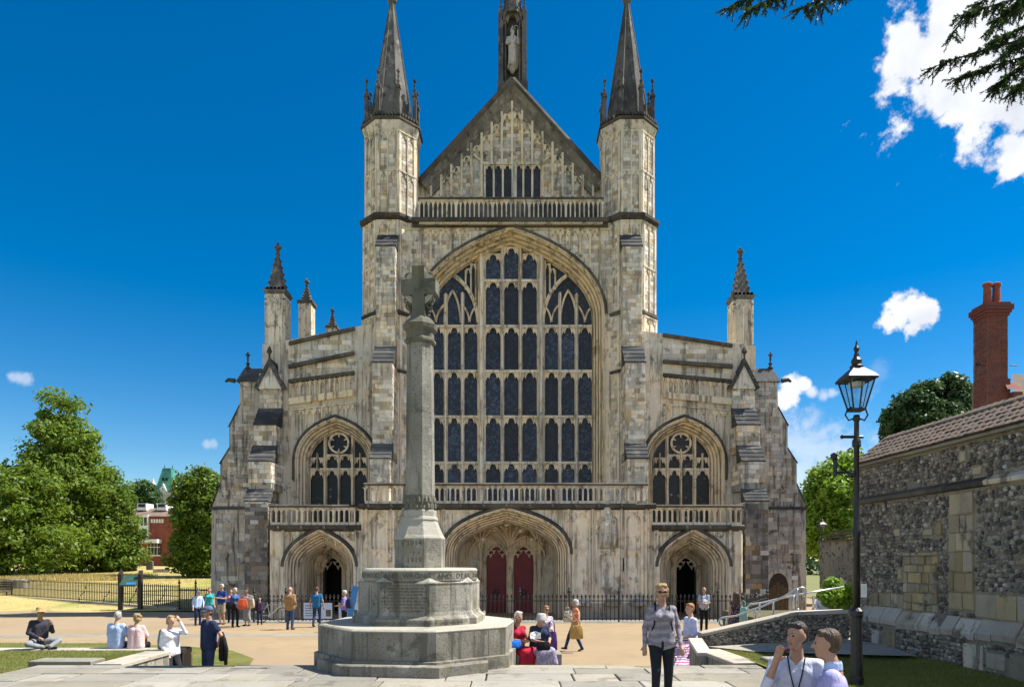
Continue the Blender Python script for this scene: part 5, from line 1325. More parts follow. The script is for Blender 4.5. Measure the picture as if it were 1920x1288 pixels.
sA, sB = sorted((sd(1785), sd(1832)))
coursed(sA, sB, 1.95, 4.0, .34, .24)
coursed(sB-.62, sA+.05, 1.9, 2.25, .32, .3) if False else None
sC, sD = sorted((sd(1700), sd(1765)))
coursed(sC, sD, 1.85, 2.95, .17, .19)
coursed(WL-.22, WL-.01, 1.85, 3.4, .3, .2)
sE, sF = sorted((sd(1640), sd(1700))); coursed(sE, sF, 1.85, 2.15, .3, .33)
sG, sH = sorted((sd(1835), sd(1990))); coursed(sG, sH, 1.85, 2.28, .42, .32)
for k in range(14): # odd blocks
    s = rf.uniform(1.5, WL-.6); z = rf.uniform(2.0, 4.6); blocks.append((s, s+rf.uniform(.14, .3), z, z+rf.uniform(.12, .24)))
def inblock(s, z): return any(a-.03 < s < b+.03 and c-.03 < z < d+.03 for a, b, c, d in blocks)
for (a, b, c, d) in blocks:
    if d > 4.0 and c < 4.16: continue
    m_ = MB(); t = rf.uniform(.05, .085)-(.045 if c > 4.1 else 0); g = rf.uniform(.006, .014)
    j = lambda: rf.uniform(-.012, .012)
    q = [wp(a+g+j(), c+g+j(), 0), wp(b-g+j(), c+g+j(), 0), wp(b-g+j(), d-g+j(), 0), wp(a+g+j(), d-g+j(), 0)]
    f = [(p+WN*t) for p in q]; cen = sum(f, Vector())/4; f2 = [p+(cen-p)*.12+WN*.012 for p in f]
    m_.add(q+f+f2, [(0, 1, 5, 4), (1, 2, 6, 5), (2, 3, 7, 6), (3, 0, 4, 7), (4, 5, 9, 8), (5, 6, 10, 9), (6, 7, 11, 10), (7, 4, 8, 11), (8, 9, 10, 11)])
    m_.build('limestone_block', M_YELLOW, fw)
# plinth weathering stones, ledge, plinth blocks
s = 0
while s < WL-.05:
    l = rf.uniform(.3, .6); l = min(l, WL-s); m_ = MB(); jz = rf.uniform(-.04, .04)
    m_.add([wp(s+.01, 1.5+jz, .19), wp(s+l-.01, 1.5+jz, .19), wp(s+l-.01, 1.6+jz, .2), wp(s+.01, 1.6+jz, .2), wp(s+l-.01, 1.83+jz, .05), wp(s+.01, 1.83+jz, .05), wp(s+.01, 1.5, 0), wp(s+l-.01, 1.5, 0)],
           [(0, 1, 2, 3), (3, 2, 4, 5), (0, 3, 5, 6), (1, 7, 4, 2), (0, 6, 7, 1)]); m_.build('plinth_stone', M_COPE if rf.random() < .6 else M_GREYASH, fw); s += l
s = 0
while s < WL-.05:
    l = min(rf.uniform(.5, 1.0), WL-s); m_ = MB()
    m_.loft([[wp(ss, 4.0, .02), wp(ss, 4.02, .14), wp(ss, 4.09, .15), wp(ss, 4.17, .0)] for ss in (s+.004, s+l-.004)]); m_.build('ledge_stone', M_SOOT_SHADE if rf.random() < .5 else M_GREYASH, fw); s += l
s = 0
while s < WL-.3:
    if rf.random() < .55:
        l = rf.uniform(.25, .45); m_ = MB(); h0, h1 = rf.uniform(.95, 1.1), rf.uniform(1.32, 1.48)
        q = [wp(s, h0, .16), wp(s+l, h0, .16), wp(s+l, h1, .16), wp(s, h1, .16)]; f = [p+WN*rf.uniform(.02, .05) for p in q]
        m_.add(q+f, [(0, 1, 5, 4), (1, 2, 6, 5), (2, 3, 7, 6), (3, 0, 4, 7), (4, 5, 6, 7)]); m_.build('limestone_block', M_YELLOW if rf.random() < .4 else M_GREYASH, fw); blocks.append((s, s+l, h0, h1))
    s += .48
# flints: squashed icosahedra
phi = (1+5**.5)/2
ICO = np.array([(-1, phi, 0), (1, phi, 0), (-1, -phi, 0), (1, -phi, 0), (0, -1, phi), (0, 1, phi), (0, -1, -phi), (0, 1, -phi), (phi, 0, -1), (phi, 0, 1), (-phi, 0, -1), (-phi, 0, 1)])/math.hypot(1, phi)
ICF = np.array([(0, 11, 5), (0, 5, 1), (0, 1, 7), (0, 7, 10), (0, 10, 11), (1, 5, 9), (5, 11, 4), (11, 10, 2), (10, 7, 6), (7, 1, 8), (3, 9, 4), (3, 4, 2), (3, 2, 6), (3, 6, 8), (3, 8, 9), (4, 9, 5), (2, 4, 11), (6, 2, 10), (8, 6, 7), (9, 8, 1)])
def flint_shape(r_): return ICO*(1+r_.uniform(-.28, .28, (12, 1)))
nr = np.random.RandomState(4)
flints = []
z = .98
while z < 4.8:
    h = .075; s = nr.uniform(0, .08)
    while s < WL-.03:
        w = nr.uniform(.055, .125); ss, zz = s+w/2, z+nr.uniform(-.015, .015)
        if not inblock(ss, zz) and not (1.46 < zz < 1.86) and not (3.97 < zz < 4.2):
            flints.append((ss, zz, w*.56, nr.uniform(.034, .052), .16 if zz < 1.5 else (.045 if zz < 4.0 else 0)))
        s += w*.98
    z += h
order = sorted(range(len(flints)), key=lambda i: abs(A_.y+WU.y*flints[i][0]-10.9)+abs(flints[i][1]-3)*.5)
solo = set(order[:300]); var = []
for k in range(6):
    me = bpy.data.meshes.new('flint'); me.from_pydata([tuple(v) for v in flint_shape(nr)], [], [tuple(f) for f in ICF]); me.materials.append(M_FLINT); var.append(me)
V, Fc = [], []; n0 = 0
ang = math.atan2(WU.y, WU.x)
for i, (s, z, a, b, n) in enumerate(flints):
    if i in solo:
        link('flint', var[i % 6], fw, wp(s, z, n), (0, nr.uniform(-.5, .5), ang), (a, .035, b))
    else:
        q = flint_shape(nr); t = nr.uniform(-.5, .5); c_, s_ = math.cos(t), math.sin(t)
        lx, ly, lz_ = q[:, 0]*a, q[:, 1]*.035, q[:, 2]*b
        lx, lz_ = lx*c_-lz_*s_, lx*s_+lz_*c_
        o = wp(s, z, n); V.append(np.outer(lx, WU)+np.outer(ly, WN)+np.outer(lz_, (0, 0, 1))+np.array(o)); Fc.append(ICF+n0); n0 += 12
def npmesh(name, v, f, mat, smooth=False):
    me = bpy.data.meshes.new(name); v = np.asarray(v, np.float32); f = np.asarray(f, np.int32); k = f.shape[1]
    me.vertices.add(len(v)); me.vertices.foreach_set('co', v.ravel()); me.loops.add(f.size); me.loops.foreach_set('vertex_index', f.ravel())
    me.polygons.add(len(f)); me.polygons.foreach_set('loop_start', np.arange(0, f.size, k, dtype=np.int32))
    if smooth: me.polygons.foreach_set('use_smooth', np.ones(len(f), bool))
    me.update(); me.materials.append(mat); return me
tag(link('flints', npmesh('flints', np.concatenate(V), np.concatenate(Fc), M_FLINT), fw), kind='stuff')
# tile coping
m_ = MB(); m_.loft([[wp(0, 4.82, .12), wp(0, 4.86, .12), wp(0, 5.44, -.62), wp(0, 4.86, -1.3), wp(0, 4.8, -1.2)], [wp(WL, 4.82, .12), wp(WL, 4.86, .12), wp(WL, 5.44, -.62), wp(WL, 4.86, -1.3), wp(WL, 4.8, -1.2)]]); m_.build('roof_slope', M_MORTAR, fw)
m_ = MB(); tw, tl = .168, .25; m_.loft([[(x, y, z+.012*math.sin(pi*(x/tw))) for x in (0, tw*.5, tw-.004)]+[(x, y, z-.014) for x in (tw-.004, 0)] for y, z in ((0, 0), (-tl, .0))]); tile_ = m_.mesh('tile', M_TILE, recalc=True)
slope = math.atan2(.58, .74); nt = int(WL/tw); mt = MB()
for r_ in range(6):
    for k in range(nt):
        s = k*tw+(tw/2 if r_ % 2 else 0); dd = .95*r_/6
        pos = wp(s, 4.9+dd*math.sin(slope)+.012+rf.uniform(-.006, .006), .14-dd*math.cos(slope))
        if s > 4.9:
            o = link('tile', tile_, fw, pos); o.rotation_euler = Matrix((WU, -(WN*math.cos(slope)-Vector((0, 0, math.sin(slope))))*-1 if False else (WN*math.cos(slope)*-1+Vector((0, 0, math.sin(slope))))*-1, (WN*math.sin(slope)+Vector((0, 0, math.cos(slope)))))).transposed().to_euler()
            o.rotation_euler.rotate_axis('X', rf.uniform(.05, .09)); o.rotation_euler.rotate_axis('Z', rf.uniform(-.02, .02))
        else:
            obox(mt, s, s+tw-.005, .14-dd*math.cos(slope)-.2, .14-dd*math.cos(slope), pos.z-.02, pos.z+.01)
tag(mt.build('tiles', M_TILE, fw), kind='stuff')
for k in range(int(WL/.32)):
    if k*.32 < 4.6 and k % 1: continue
    m_ = MB(); m_.loft([[wp(ss, 5.40+.09*math.sin(a), -.62+.13*math.cos(a)) for a in [pi*i/6 for i in range(7)]] for ss in (k*.32, k*.32+.31)]); m_.build('ridge_tile', M_TILE, fw)
# lower wall beyond with its own tile coping
fw2 = thing('flint_wall', 'lower flint wall with mossy tile coping beyond the end of the tall wall', 'wall', (X(1600, 20), 20, 0))
x0, x1 = X(1588, 20), X(1640, 20)
m_ = MB(); m_.box(x0+.1, x1, 17.5, 22, 0, Z(1012, 20)); m_.build('wall_core', M_MORTAR, fw2)
V, Fc, n0 = [], [], 0
for k in range(900):
    a = nr.uniform(17.5, 22); q = flint_shape(nr)*np.array([.03, .055, .045])
    if k % 3: c = np.array([x0+.1, a, nr.uniform(.1, Z(1012, 20)-.05)])
    else: c = np.array([nr.uniform(x0+.1, x1), 17.5, nr.uniform(.1, Z(1012, 20)-.05)]); q = q[:, [1, 0, 2]]
    V.append(q+c); Fc.append(ICF+n0); n0 += 12
tag(link('flints', npmesh('flints', np.concatenate(V), np.concatenate(Fc), M_FLINT), fw2), kind='stuff')
m_ = MB(); zt_ = Z(1012, 20)
for k in range(4):
    for j in range(26): m_.box(x0+.02+k*.16, x0+.22+k*.16, 17.4+j*.178, 17.57+j*.178, zt_+k*.1-.01, zt_+.03+k*.1)
tag(m_.build('tiles', M_TILE, fw2), kind='stuff')
# ------------------------------------------------------------------ ramp wall, handrails, path
rw = low_wall('ramp_wall', 'low flint ramp wall with sloping stone coping below the handrails', [(X(1312, 15.2), 15.2, 1.22), (X(1490, 15.2), 15.2, 1.68), (X(1584, 15.2), 15.2, 1.72)], .2, 1.7, .36, M_MORTAR)
V, Fc, n0 = [], [], 0
xa, xb = X(1312, 15.2), X(1584, 15.2)
for k in range(1500):
    x = nr.uniform(xa, xb); f = (x-xa)/(xb-xa); top = 1.22+.46*min(1, f/.655)+(.04*max(0, f-.655)); z = nr.uniform(.8, top-.1)
    V.append(flint_shape(nr)*np.array([nr.uniform(.03, .06), .03, nr.uniform(.025, .042)])+np.array([x, 15.05, z])); Fc.append(ICF+n0); n0 += 12
tag(link('flints', npmesh('flints', np.concatenate(V), np.concatenate(Fc), M_FLINT), rw), kind='stuff')
low_wall('cheek_wall', 'sloping stone string beside the steps next to the pushchair', [(X(1302, 14.8), 14.75, 1.15), (X(1335, 13.4), 13.9, .95)], .3, 1.1, .3)
m_ = MB(); m_.add([(xa+.1, 15.0, .94), (4.9, 13.9, .97), (7.4, 12.6, 1.06), (7.5, 14.0, 1.1), (7.2, 15.0, 1.1)], [(0, 1, 2, 3, 4)]); m_.build('side_path', M_PAVE, kind='structure')
sheet('ramp', [(xa, 15.4, .3), (xb, 15.4, 1.0), (xb+2.5, 15.4, 1.05), (xb+2.5, 18.2, 1.05), (xb, 18.2, 1.0), (xa, 18.2, .3)], M_PAVE)
m_ = MB(); m_.box(xb+.3, xb+4, 15.0, 25, -.2, 1.0); m_.build('upper_bank', M_SOIL, kind='structure')
def handrail(label, d, pts, posts, rr=.025):
    r = thing('handrail', label, 'handrail', (X(pts[0][0], d), d, 0)); m_ = MB(); m_.tube([P(a, b, d) for a, b in pts], rr, 8); m_.build('rail', M_STEEL, r, smooth=True)
    for px, y0, y1 in posts: m_ = MB(); m_.tube([P(px, y0, d), P(px, y1, d)], rr*1.1, 8); m_.lathe(P(px, y1, d), [(.05, 0), (.05, .02), (.02, .03)], 8); m_.build('post', M_STEEL, r, smooth=True)
    return r
def hook(px, py, r, a0, a1, n=8): return [(px+r*math.cos(R(a0+(a1-a0)*i/n)), py-r*math.sin(R(a0+(a1-a0)*i/n))) for i in range(n+1)]
handrail('nearer bare steel handrail climbing beside the ramp with looped ends', 15.9, hook(1356, 1165, 8, -80, -270, 8)+[(1380, 1154), (1400, 1146), (1432, 1135), (1470, 1118), (1492, 1104)]+hook(1503, 1109, 8, 110, -80, 8), [(1362, 1158, 1176), (1416, 1142, 1166), (1450, 1128, 1153), (1495, 1103, 1142)])
handrail('farther bare steel handrail rising to the right behind the ramp wall', 17.2, hook(1408, 1138, 6, -80, -270, 8)+[(1430, 1129), (1486, 1116), (1520, 1110), (1582, 1100)], [(1424, 1131, 1160), (1488, 1116, 1145), (1525, 1117, 1143)])
# ------------------------------------------------------------------ street lamps
def lamp_post(label, x, y, z0, H, glass_on=False):
    r = thing('street_lamp', label, 'street lamp', (x, y, z0)); k = H/5.0
    m_ = MB(); m_.lathe((x, y, z0), [(.10*k, -.05), (.10*k, .1), (.085*k, .12), (.08*k, 1.0*k), (.095*k, 1.03*k), (.095*k, 1.1*k), (.05*k, 1.15*k)], 12); m_.build('base', M_IRON, r)
    m_ = MB(); m_.lathe((x, y, z0), [(.05*k, 1.13*k), (.046*k, 2.2*k), (.06*k, 2.24*k), (.06*k, 2.32*k), (.042*k, 2.36*k), (.038*k, 3.55*k), (.062*k, 3.58*k), (.062*k, 3.66*k), (.038*k, 3.7*k), (.034*k, 3.95*k), (.055*k, 3.98*k), (.04*k, 4.05*k)], 12); m_.build('column', M_IRON, r, smooth=True)
    m_ = MB(); m_.tube([(x-.22*k, y, z0+3.72*k), (x+.1*k, y, z0+3.72*k)], .022*k, 6); m_.lathe((x-.22*k, y, z0+3.72*k), [(.01, -.03), (.035*k, 0), (.01, .03)], 6); m_.build('ladder_bar', M_IRON, r)
    for s in (-1, 1):
        m_ = MB(); m_.tube([(x+s*a*k, y, z0+b*k) for a, b in ((.04, 4.0), (.12, 3.97), (.17, 4.05), (.14, 4.13), (.07, 4.17))], .013*k, 6); m_.build('scroll', M_IRON, r)
    zb, zt = z0+4.14*k, z0+4.57*k; b0, b1 = .09*k, .185*k
    for sx in (-1, 1):
        for sy in (-1, 1): m_ = MB(); m_.tube([(x+sx*b0, y+sy*b0, zb), (x+sx*b1, y+sy*b1, zt)], .013*k, 4); m_.build('frame_bar', M_IRON, r)
    m_ = MB(); m_.box(x-b0-.01, x+b0+.01, y-b0-.01, y+b0+.01, zb-.03*k, zb); m_.build('lantern_floor', M_IRON, r)
    for dx_, dy_ in ((0, -1), (0, 1), (1, 0), (-1, 0)):
        ux, uy = -dy_, dx_
        m_ = MB(); m_.add([(x+dx_*b+ux*b*e, y+dy_*b+uy*b*e, zz) for b, zz, e in ((b0-.006, zb, -1), (b0-.006, zb, 1), (b1-.006, zt, 1), (b1-.006, zt, -1))], [(0, 1, 2, 3)]); m_.build('pane', M_PANE, r)
        if k > .5: m_ = MB(); m_.tube([(x+dx_*b0, y+dy_*b0, zb), (x+dx_*b1, y+dy_*b1, zt)], .008*k, 4); m_.build('frame_bar', M_IRON, r)
    m_ = MB(); m_.lathe((x, y, zt-.1*k), [(.1*k, 0), (.12*k, .06*k), (.05*k, .1*k)], 10); m_.build('lamp', M_WHITE, r)
    m_ = MB(); sq = lambda q, z: [(x-q, y-q, z), (x+q, y-q, z), (x+q, y+q, z), (x-q, y+q, z)]
    m_.loft([sq(.215*k, zt-.01*k), sq(.225*k, zt+.02*k), sq(.18*k, zt+.08*k), sq(.08*k, zt+.18*k)]); m_.lathe((x, y, zt), [(.085*k, .17*k), (.1*k, .21*k), (.065*k, .24*k), (.08*k, .3*k), (.045*k, .35*k), (.035*k, .4*k), (.025*k, .43*k), (.045*k, .48*k), (.02*k, .53*k), (.008*k, .6*k)], 10); m_.build('lantern_roof', M_IRON, r)
    return r
def panemat():
    m, t, b = newmat('lantern_glass'); g = N(t, 'ShaderNodeBsdfGlossy'); g.inputs['Roughness'].default_value = .02; tr = N(t, 'ShaderNodeBsdfTransparent'); tr.inputs['Color'].default_value = (.86, .9, .9, 1)
    ms = N(t, 'ShaderNodeMixShader'); ms.inputs[0].default_value = .1; t.links.new(tr.outputs[0], ms.inputs[1]); t.links.new(g.outputs[0], ms.inputs[2]); t.links.new(ms.outputs[0], t.nodes['Material Output'].inputs['Surface']); return m
M_PANE = panemat()
lp = lamp_post('tall black street lamp with a four-sided lantern in front of the flint wall', X(1606, 10.4), 10.4, .95, 4.97)
lx = X(1606, 10.4)
m_ = MB(); m_.box(lx+.02, lx+.1, 10.29, 10.31, 2.25, 2.45); m_.build('sticker', M_WHITE, lp)
m_ = MB(); m_.tube([(lx, 10.4, Z(885, 10.4)), (lx-.32, 10.4, Z(886, 10.4))], .02, 6); m_.tube([(lx-.32, 10.4, Z(893, 10.4)), (lx-.32, 10.4, Z(860, 10.4))], [.03, .03], 6); m_.lathe((lx-.34, 10.4, Z(856, 10.4)), [(.02, -.06), (.05, -.02), (.05, .03), (.01, .06)], 8); m_.lathe((lx-.1, 10.36, Z(890, 10.4)), [(.02, -.05), (.045, -.02), (.045, .03), (.02, .04)], 10)
m_.build('camera_bracket', M_IRON, lp)
lamp_post('small distant street lamp with lantern beside the cathedral corner', X(1541, 36), 36, .6, 4.4)
# ------------------------------------------------------------------ brick chimney behind the wall
STONE_N[0] = 0; cy = 22.0; cxm = X(1858, cy); cwid = .32
ch = thing('chimney_stack', 'tall red brick chimney with two clay pots above the tiled wall', 'chimney', (cxm, cy, 4))
zt0, zt1, zt2 = Z(835, cy), Z(715, cy), Z(598, cy)
m_ = MB(); m_.box(cxm-cwid*1.12, cxm+cwid*1.12, cy-.36, cy+.36, 2, zt1); m_.box(cxm-cwid, cxm+cwid, cy-.3, cy+.3, zt1, zt2+.4); m_.build('stack_core', M_MORTAR, ch)
m_ = MB()
for hw_, yf, z0_, z1_ in ((cwid*1.12, cy-.36, zt0, zt1), (cwid, cy-.3, zt1, zt2)):
    ashlar(m_, (cxm-hw_, yf, z0_), UX, NY, 2*hw_, z1_-z0_, .078, .22, None, .012, ch, M_BRICK, 300)
    ashlar(m_, (cxm-hw_, yf, z0_), Vector((0, 1, 0)), Vector((-1, 0, 0)), .66, z1_-z0_, .078, .22, None, .012)
tag(m_.build('bricks', M_BRICK, ch), kind='stuff')
m_ = MB()
for k, e in enumerate((.04, .08, .12, .12, .06)): m_.box(cxm-cwid-e, cxm+cwid+e, cy-.3-e, cy+.3+e, zt2+k*.085, zt2+k*.085+.078)
m_.build('corbelled_top', M_BRICK, ch)
for dx_ in (-.15, .14):
    m_ = MB(); h = Z(532, cy)-zt2-.42; m_.lathe((cxm+dx_, cy-.05, zt2+.42), [(.15, 0), (.14, .06), (.12, .1), (.105, h-.12), (.135, h-.1), (.135, h-.03), (.1, h)], 12); m_.build('chimney_pot', simple('terracotta', (.30, .075, .045), .85, 0, .15, 8) if dx_ < 0 else MATS['terracotta'], ch, smooth=False)
m_ = MB(); m_.prism([(cxm+cwid, Z(742, cy)), (cxm+cwid*1.9, Z(742, cy)), (cxm+cwid*1.9, Z(760, cy)), (cxm+cwid, Z(760, cy))], cy-.55, cy+.5)
m_.add([(cxm+.1, cy-.6, Z(738, cy)), (cxm+cwid*1.95, cy-.6, Z(738, cy)), (cxm+cwid*1.2, cy-.1, Z(712, cy)), (cxm+.3, cy-.1, Z(712, cy))], [(0, 1, 2, 3)]); m_.build('brick_shoulder', M_BRICK, ch)
m_ = MB()
for a, b in ((-.7, -.4), (.4, .62)): m_.tube([(cxm+a, cy-.3, Z(690, cy)), (cxm+b, cy-.3, Z(690, cy))], .02, 5)
m_.lathe((cxm-.62, cy-.32, Z(688, cy)), [(.02, -.06), (.08, 0), (.02, .08)], 5); build_islands(m_, 'iron_tie', M_IRON, ch)
hs = thing('house', 'tiled roof of a house behind the brick chimney at the right edge', 'house', (20, 24, 0))
m_ = MB(); m_.box(X(1830, 24), 26, 22.8, 30, 0, 5.9); m_.build('wall', M_BRICKR, hs)
m_ = MB(); m_.add([(X(1896, 23), 22.6, 5.6), (26, 22.6, 5.6), (26, 26, Z(705, 24)+.6), (X(1935, 25), 26, Z(705, 24)+.6)], [(0, 1, 2, 3)]); m_.build('roof', M_TILE0, hs)
# ------------------------------------------------------------------ trees
def leaf_cloud(centres, radii, counts, size, r_, flat=.6, up=.35, aspect=.62):
    C_, O_ = [], []
    for c, rad, n in zip(centres, radii, counts):
        d = r_.normal(size=(n, 3)); d /= np.linalg.norm(d, axis=1)[:, None]
        rr = rad*(r_.uniform(0, 1, n)**.42)[:, None]
        C_.append(np.asarray(c)+d*rr*np.array([1, 1, flat])); O_.append(d)
    c = np.concatenate(C_); o = np.concatenate(O_); n = len(c)
    nrm = o*.7+r_.normal(size=(n, 3))*.55; nrm[:, 2] += up; nrm /= np.linalg.norm(nrm, axis=1)[:, None]
    t = np.cross(nrm, r_.normal(size=(n, 3))); t /= np.linalg.norm(t, axis=1)[:, None]; b = np.cross(nrm, t)
    s = size*r_.uniform(.6, 1.35, n)[:, None]
    v = np.stack([c-t*s, c+b*s*aspect*.8+t*s*.1, c+t*s, c-b*s*aspect*.8+t*s*.1], 1)
    return v.reshape(-1, 3), np.arange(4*n).reshape(-1, 4)
def crown_points(ells, n, r_, shell=.62):
    pts = []
    w = np.array([e[3]*e[4]*e[5] for e in ells])**.67; w = w/w.sum()
    for e, k in zip(ells, (w*n).astype(int)+1):
        d = r_.normal(size=(k, 3)); d /= np.linalg.norm(d, axis=1)[:, None]
        rr = r_.uniform(shell**3, 1, k)**(1/3)*(1+.12*np.sin(d[:, 0]*5+e[0])*np.sin(d[:, 2]*6+e[1]))
        pts.append(np.array(e[:3])+d*rr[:, None]*np.array(e[3:6]))
    return np.concatenate(pts)
def tree(name, label, base, ells, nclump, crad, leaf, per, mat, seed, trunk_r=.35, group=None, flat=.65, limbs=14, up=.35):
    r_ = np.random.RandomState(seed); root = thing(name, label, 'tree', tuple(base), group)
    pts = crown_points(ells, nclump, r_)
    pts = pts[pts[:, 2] > base[2]+.3]
    v, f = leaf_cloud(pts, crad*r_.uniform(.6, 1.3, len(pts)), np.maximum(4, (per*r_.uniform(.5, 1.4, len(pts))).astype(int)), leaf, r_, flat, up)
    link('crown', npmesh('crown', v, f, mat), root)
    m_ = MB(); b = Vector(base); top = Vector((np.mean([e[0] for e in ells]), np.mean([e[1] for e in ells]), max(e[2] for e in ells)))
    mid = b.lerp(top, .45)
    m_.tube([b-Vector((0, 0, .3)), b+Vector((0, 0, .4)), mid, b.lerp(top, .8), top], [trunk_r*1.5, trunk_r, trunk_r*.7, trunk_r*.4, trunk_r*.12], 8)
    tr = m_.build('trunk', M_BARK, root, smooth=True)
    for i in r_.choice(len(pts), min(limbs, len(pts)), replace=False):
        p = Vector(pts[i]); f_ = r_.uniform(.25, .75); s = b.lerp(top, f_*.9); m2 = s.lerp(p, .5)+Vector((0, 0, (p-s).length*.08))
        m_ = MB(); m_.tube([s, m2, p], [trunk_r*.45*(1-f_*.5), trunk_r*.25, trunk_r*.06], 5); m_.build('limb', M_BARK, root, smooth=True)
    return root
def E(px, py, d, wpx, hpx, dep=None):
    k = d/F0; p = P(px, py, d); return (p.x, p.y, p.z, wpx*k/2, dep if dep else wpx*k/2*.9, hpx*k/2)
D1 = 84
tree('broadleaf_tree', 'tallest broad leafy tree left of the cathedral, with a pointed top', (X(112, D1), D1, dryz(0, D1)), [E(112, 800, D1, 70, 120), E(112, 850, D1, 130, 130), E(115, 930, D1, 180, 190), E(120, 1015, D1, 205, 120)], 330, 1.55, .27, 135, M_LEAF, 1, .55)
tree('broadleaf_tree', 'spreading leafy tree at the left edge in front of the tall one', (X(10, D1-8), D1-8, dryz(0, D1-8)), [E(15, 960, D1-8, 180, 170), E(55, 930, D1-8, 110, 120), E(-60, 960, D1-8, 160, 200), E(60, 1025, D1-8, 190, 100)], 280, 1.4, .25, 125, M_LEAF, 2, .5)
tree('broadleaf_tree', 'rounded leafy tree at the right end of the left-hand clump', (X(215, D1+3), D1+3, dryz(0, D1)), [E(206, 950, D1+3, 80, 140), E(197, 1000, D1+3, 118, 130), E(208, 1038, D1+3, 95, 66)], 230, 1.3, .25, 110, M_LEAF2, 3, .45)
tree('broadleaf_tree', 'dense round tree against the cathedral corner with a dark base', (X(362, 74), 74, dryz(0, 74)), [E(374, 920, 74, 75, 90), E(372, 975, 74, 100, 130), E(364, 1042, 74, 90, 80), E(395, 1040, 74, 80, 80), E(400, 960, 74, 90, 130)], 300, 1.1, .22, 120, M_LEAF2, 4, .45)
tree('broadleaf_tree', 'small dark tree beside the green-roofed clock tower', (X(268, 230), 230, 3), [E(270, 930, 230, 50, 60)], 60, 2.2, .6, 60, M_CONIFER, 5, .5)
tree('broadleaf_tree', 'bright green tree right of the cathedral behind the lamps', (X(1560, 44), 44, .5), [E(1560, 930, 44, 110, 120), E(1545, 990, 44, 100, 110), E(1585, 900, 44, 70, 90)], 260, .75, .15, 120, M_LEAF3, 6, .25)
tree('broadleaf_tree', 'darker leafy tree behind the bright green one at right', (X(1590, 60), 60, .5), [E(1592, 890, 60, 70, 80), E(1540, 980, 60, 90, 120)], 140, 1.0, .22, 110, M_LEAF2, 7, .3)
tree('conifer_tree', 'dark green conifer crown rising behind the flint wall', (X(1762, 34), 34, .5), [E(1690, 790, 34, 60, 70), E(1730, 775, 34, 90, 100), E(1785, 770, 34, 90, 110), E(1750, 810, 34, 170, 80)], 360, .45, .13, 120, M_CONIFER, 8, .3, flat=.8)
tree('bush', 'bright leafy bush by the seated readers at the end of the ramp', (X(1565, 18.5), 18.5, 1.0), [E(1562, 1112, 18.5, 46, 50), E(1585, 1118, 18.5, 40, 40)], 60, .16, .06, 60, M_LEAF3, 9, .03, flat=.8, limbs=6)
# long dry grass under the trees
tag(blades('long_grass', [(X(20, 72), X(260, 72), 68, 76, lambda a, b: dryz(a, b), None)], 9000, .5, 8, M_DRYG, .04), 'tall rough grass along the foot of the big trees', 'grass', kind='stuff')
# overhanging yew: trunk behind the wall, limbs over the lawn, drooping sprays
yw = thing('yew_tree', 'dark yew branches hanging into the top right of the view', 'tree', (12.6, 7.4, 0))
def sprays(specs, seed):
    r_ = np.random.RandomState(seed); V, Q = [], []; tw = MB()
    for (p0, p1, n, ln) in specs:
        p0, p1 = Vector(p0), Vector(p1); L = (p1-p0).length
        main = [p0.lerp(p1, t)+Vector((0, 0, -.12*L*t*t)) for t in np.linspace(0, 1, 7)]
        tw.tube(main, [.02*(1-t*.8) for t in np.linspace(0, 1, 7)], 5)
        for k in range(n):
            t = r_.uniform(.05, 1); b = p0.lerp(p1, t)+Vector((0, 0, -.12*L*t*t))
            dr = (p1-p0).normalized()*r_.uniform(.2, .9)+Vector((r_.normal()*.45, r_.normal()*.45, r_.uniform(-1.0, -.1))); dr.normalize(); l = ln*r_.uniform(.5, 1.2)
            e = b+dr*l; tw.tube([b, e], [.005, .002], 4)
            m = int(l/.0055)
            for i in range(m):
                f = (i+1)/m; c = b.lerp(e, f); side = Vector((r_.normal(), r_.normal(), r_.normal())); side = (side-dr*side.dot(dr)).normalized()
                tip = c+(side*.85+dr*.6).normalized()*r_.uniform(.022, .036); wv = dr.cross(side)*.0062
                V += [tuple(c-wv), tuple(c+wv), tuple(tip+wv*.5), tuple(tip-wv*.5)]
    n = len(V)//4
    return np.array(V), np.arange(4*n).reshape(-1, 4), tw
d = 8.2
q = lambda px, py, dd=0: tuple(P(px, py, d+dd))
sp = [(q(2000, 60), q(1742, 98), 108, .16), (q(2010, 90, .3), q(1790, 122, .3), 108, .17), (q(2000, -20), q(1790, 10), 67, .18), (q(2020, 10, -.3), q(1860, 60, -.3), 101, .2), (q(2010, 60, .2), q(1868, 140, .2), 114, .2), (q(1990, 100, -.2), q(1895, 160, -.2), 94, .18),
      (q(2000, -30, .4), q(1850, 40, .4), 81, .18), (q(1700, -60), q(1500, -8), 81, .2), (q(1560, -50), q(1400, 2), 94, .18), (q(1500, -40, .2), q(1362, 0, .2), 74, .16), (q(1640, -60, -.2), q(1530, 4, -.2), 54, .17), (q(2000, 20, .5), q(1880, 90, .5), 94, .2), (q(1990, -60), q(1870, 20), 81, .2)]
for a, b in (((12.3, 7.5, 7), q(2000, 60)), ((12.3, 7.5, 7.6), q(2005, -30)), ((12.3, 7.6, 9), q(1690, -70)), ((12.3, 7.5, 6.4), q(2000, 100))):
    a, b = Vector(a), Vector(b)
    for k in range(6):
        t = .25+.14*k; s0 = a.lerp(b, t)+Vector((0, 0, .3*math.sin(pi*t))); sp.append((tuple(s0), tuple(s0+(b-a).normalized()*.5+Vector((0, (-1)**k*.7, -.35))), 45, .24))
v, f, tw = sprays(sp, 3)
link('foliage', npmesh('foliage', v, f, M_YEW), yw)
tw.build('twigs', M_BARK, yw, recalc=False)
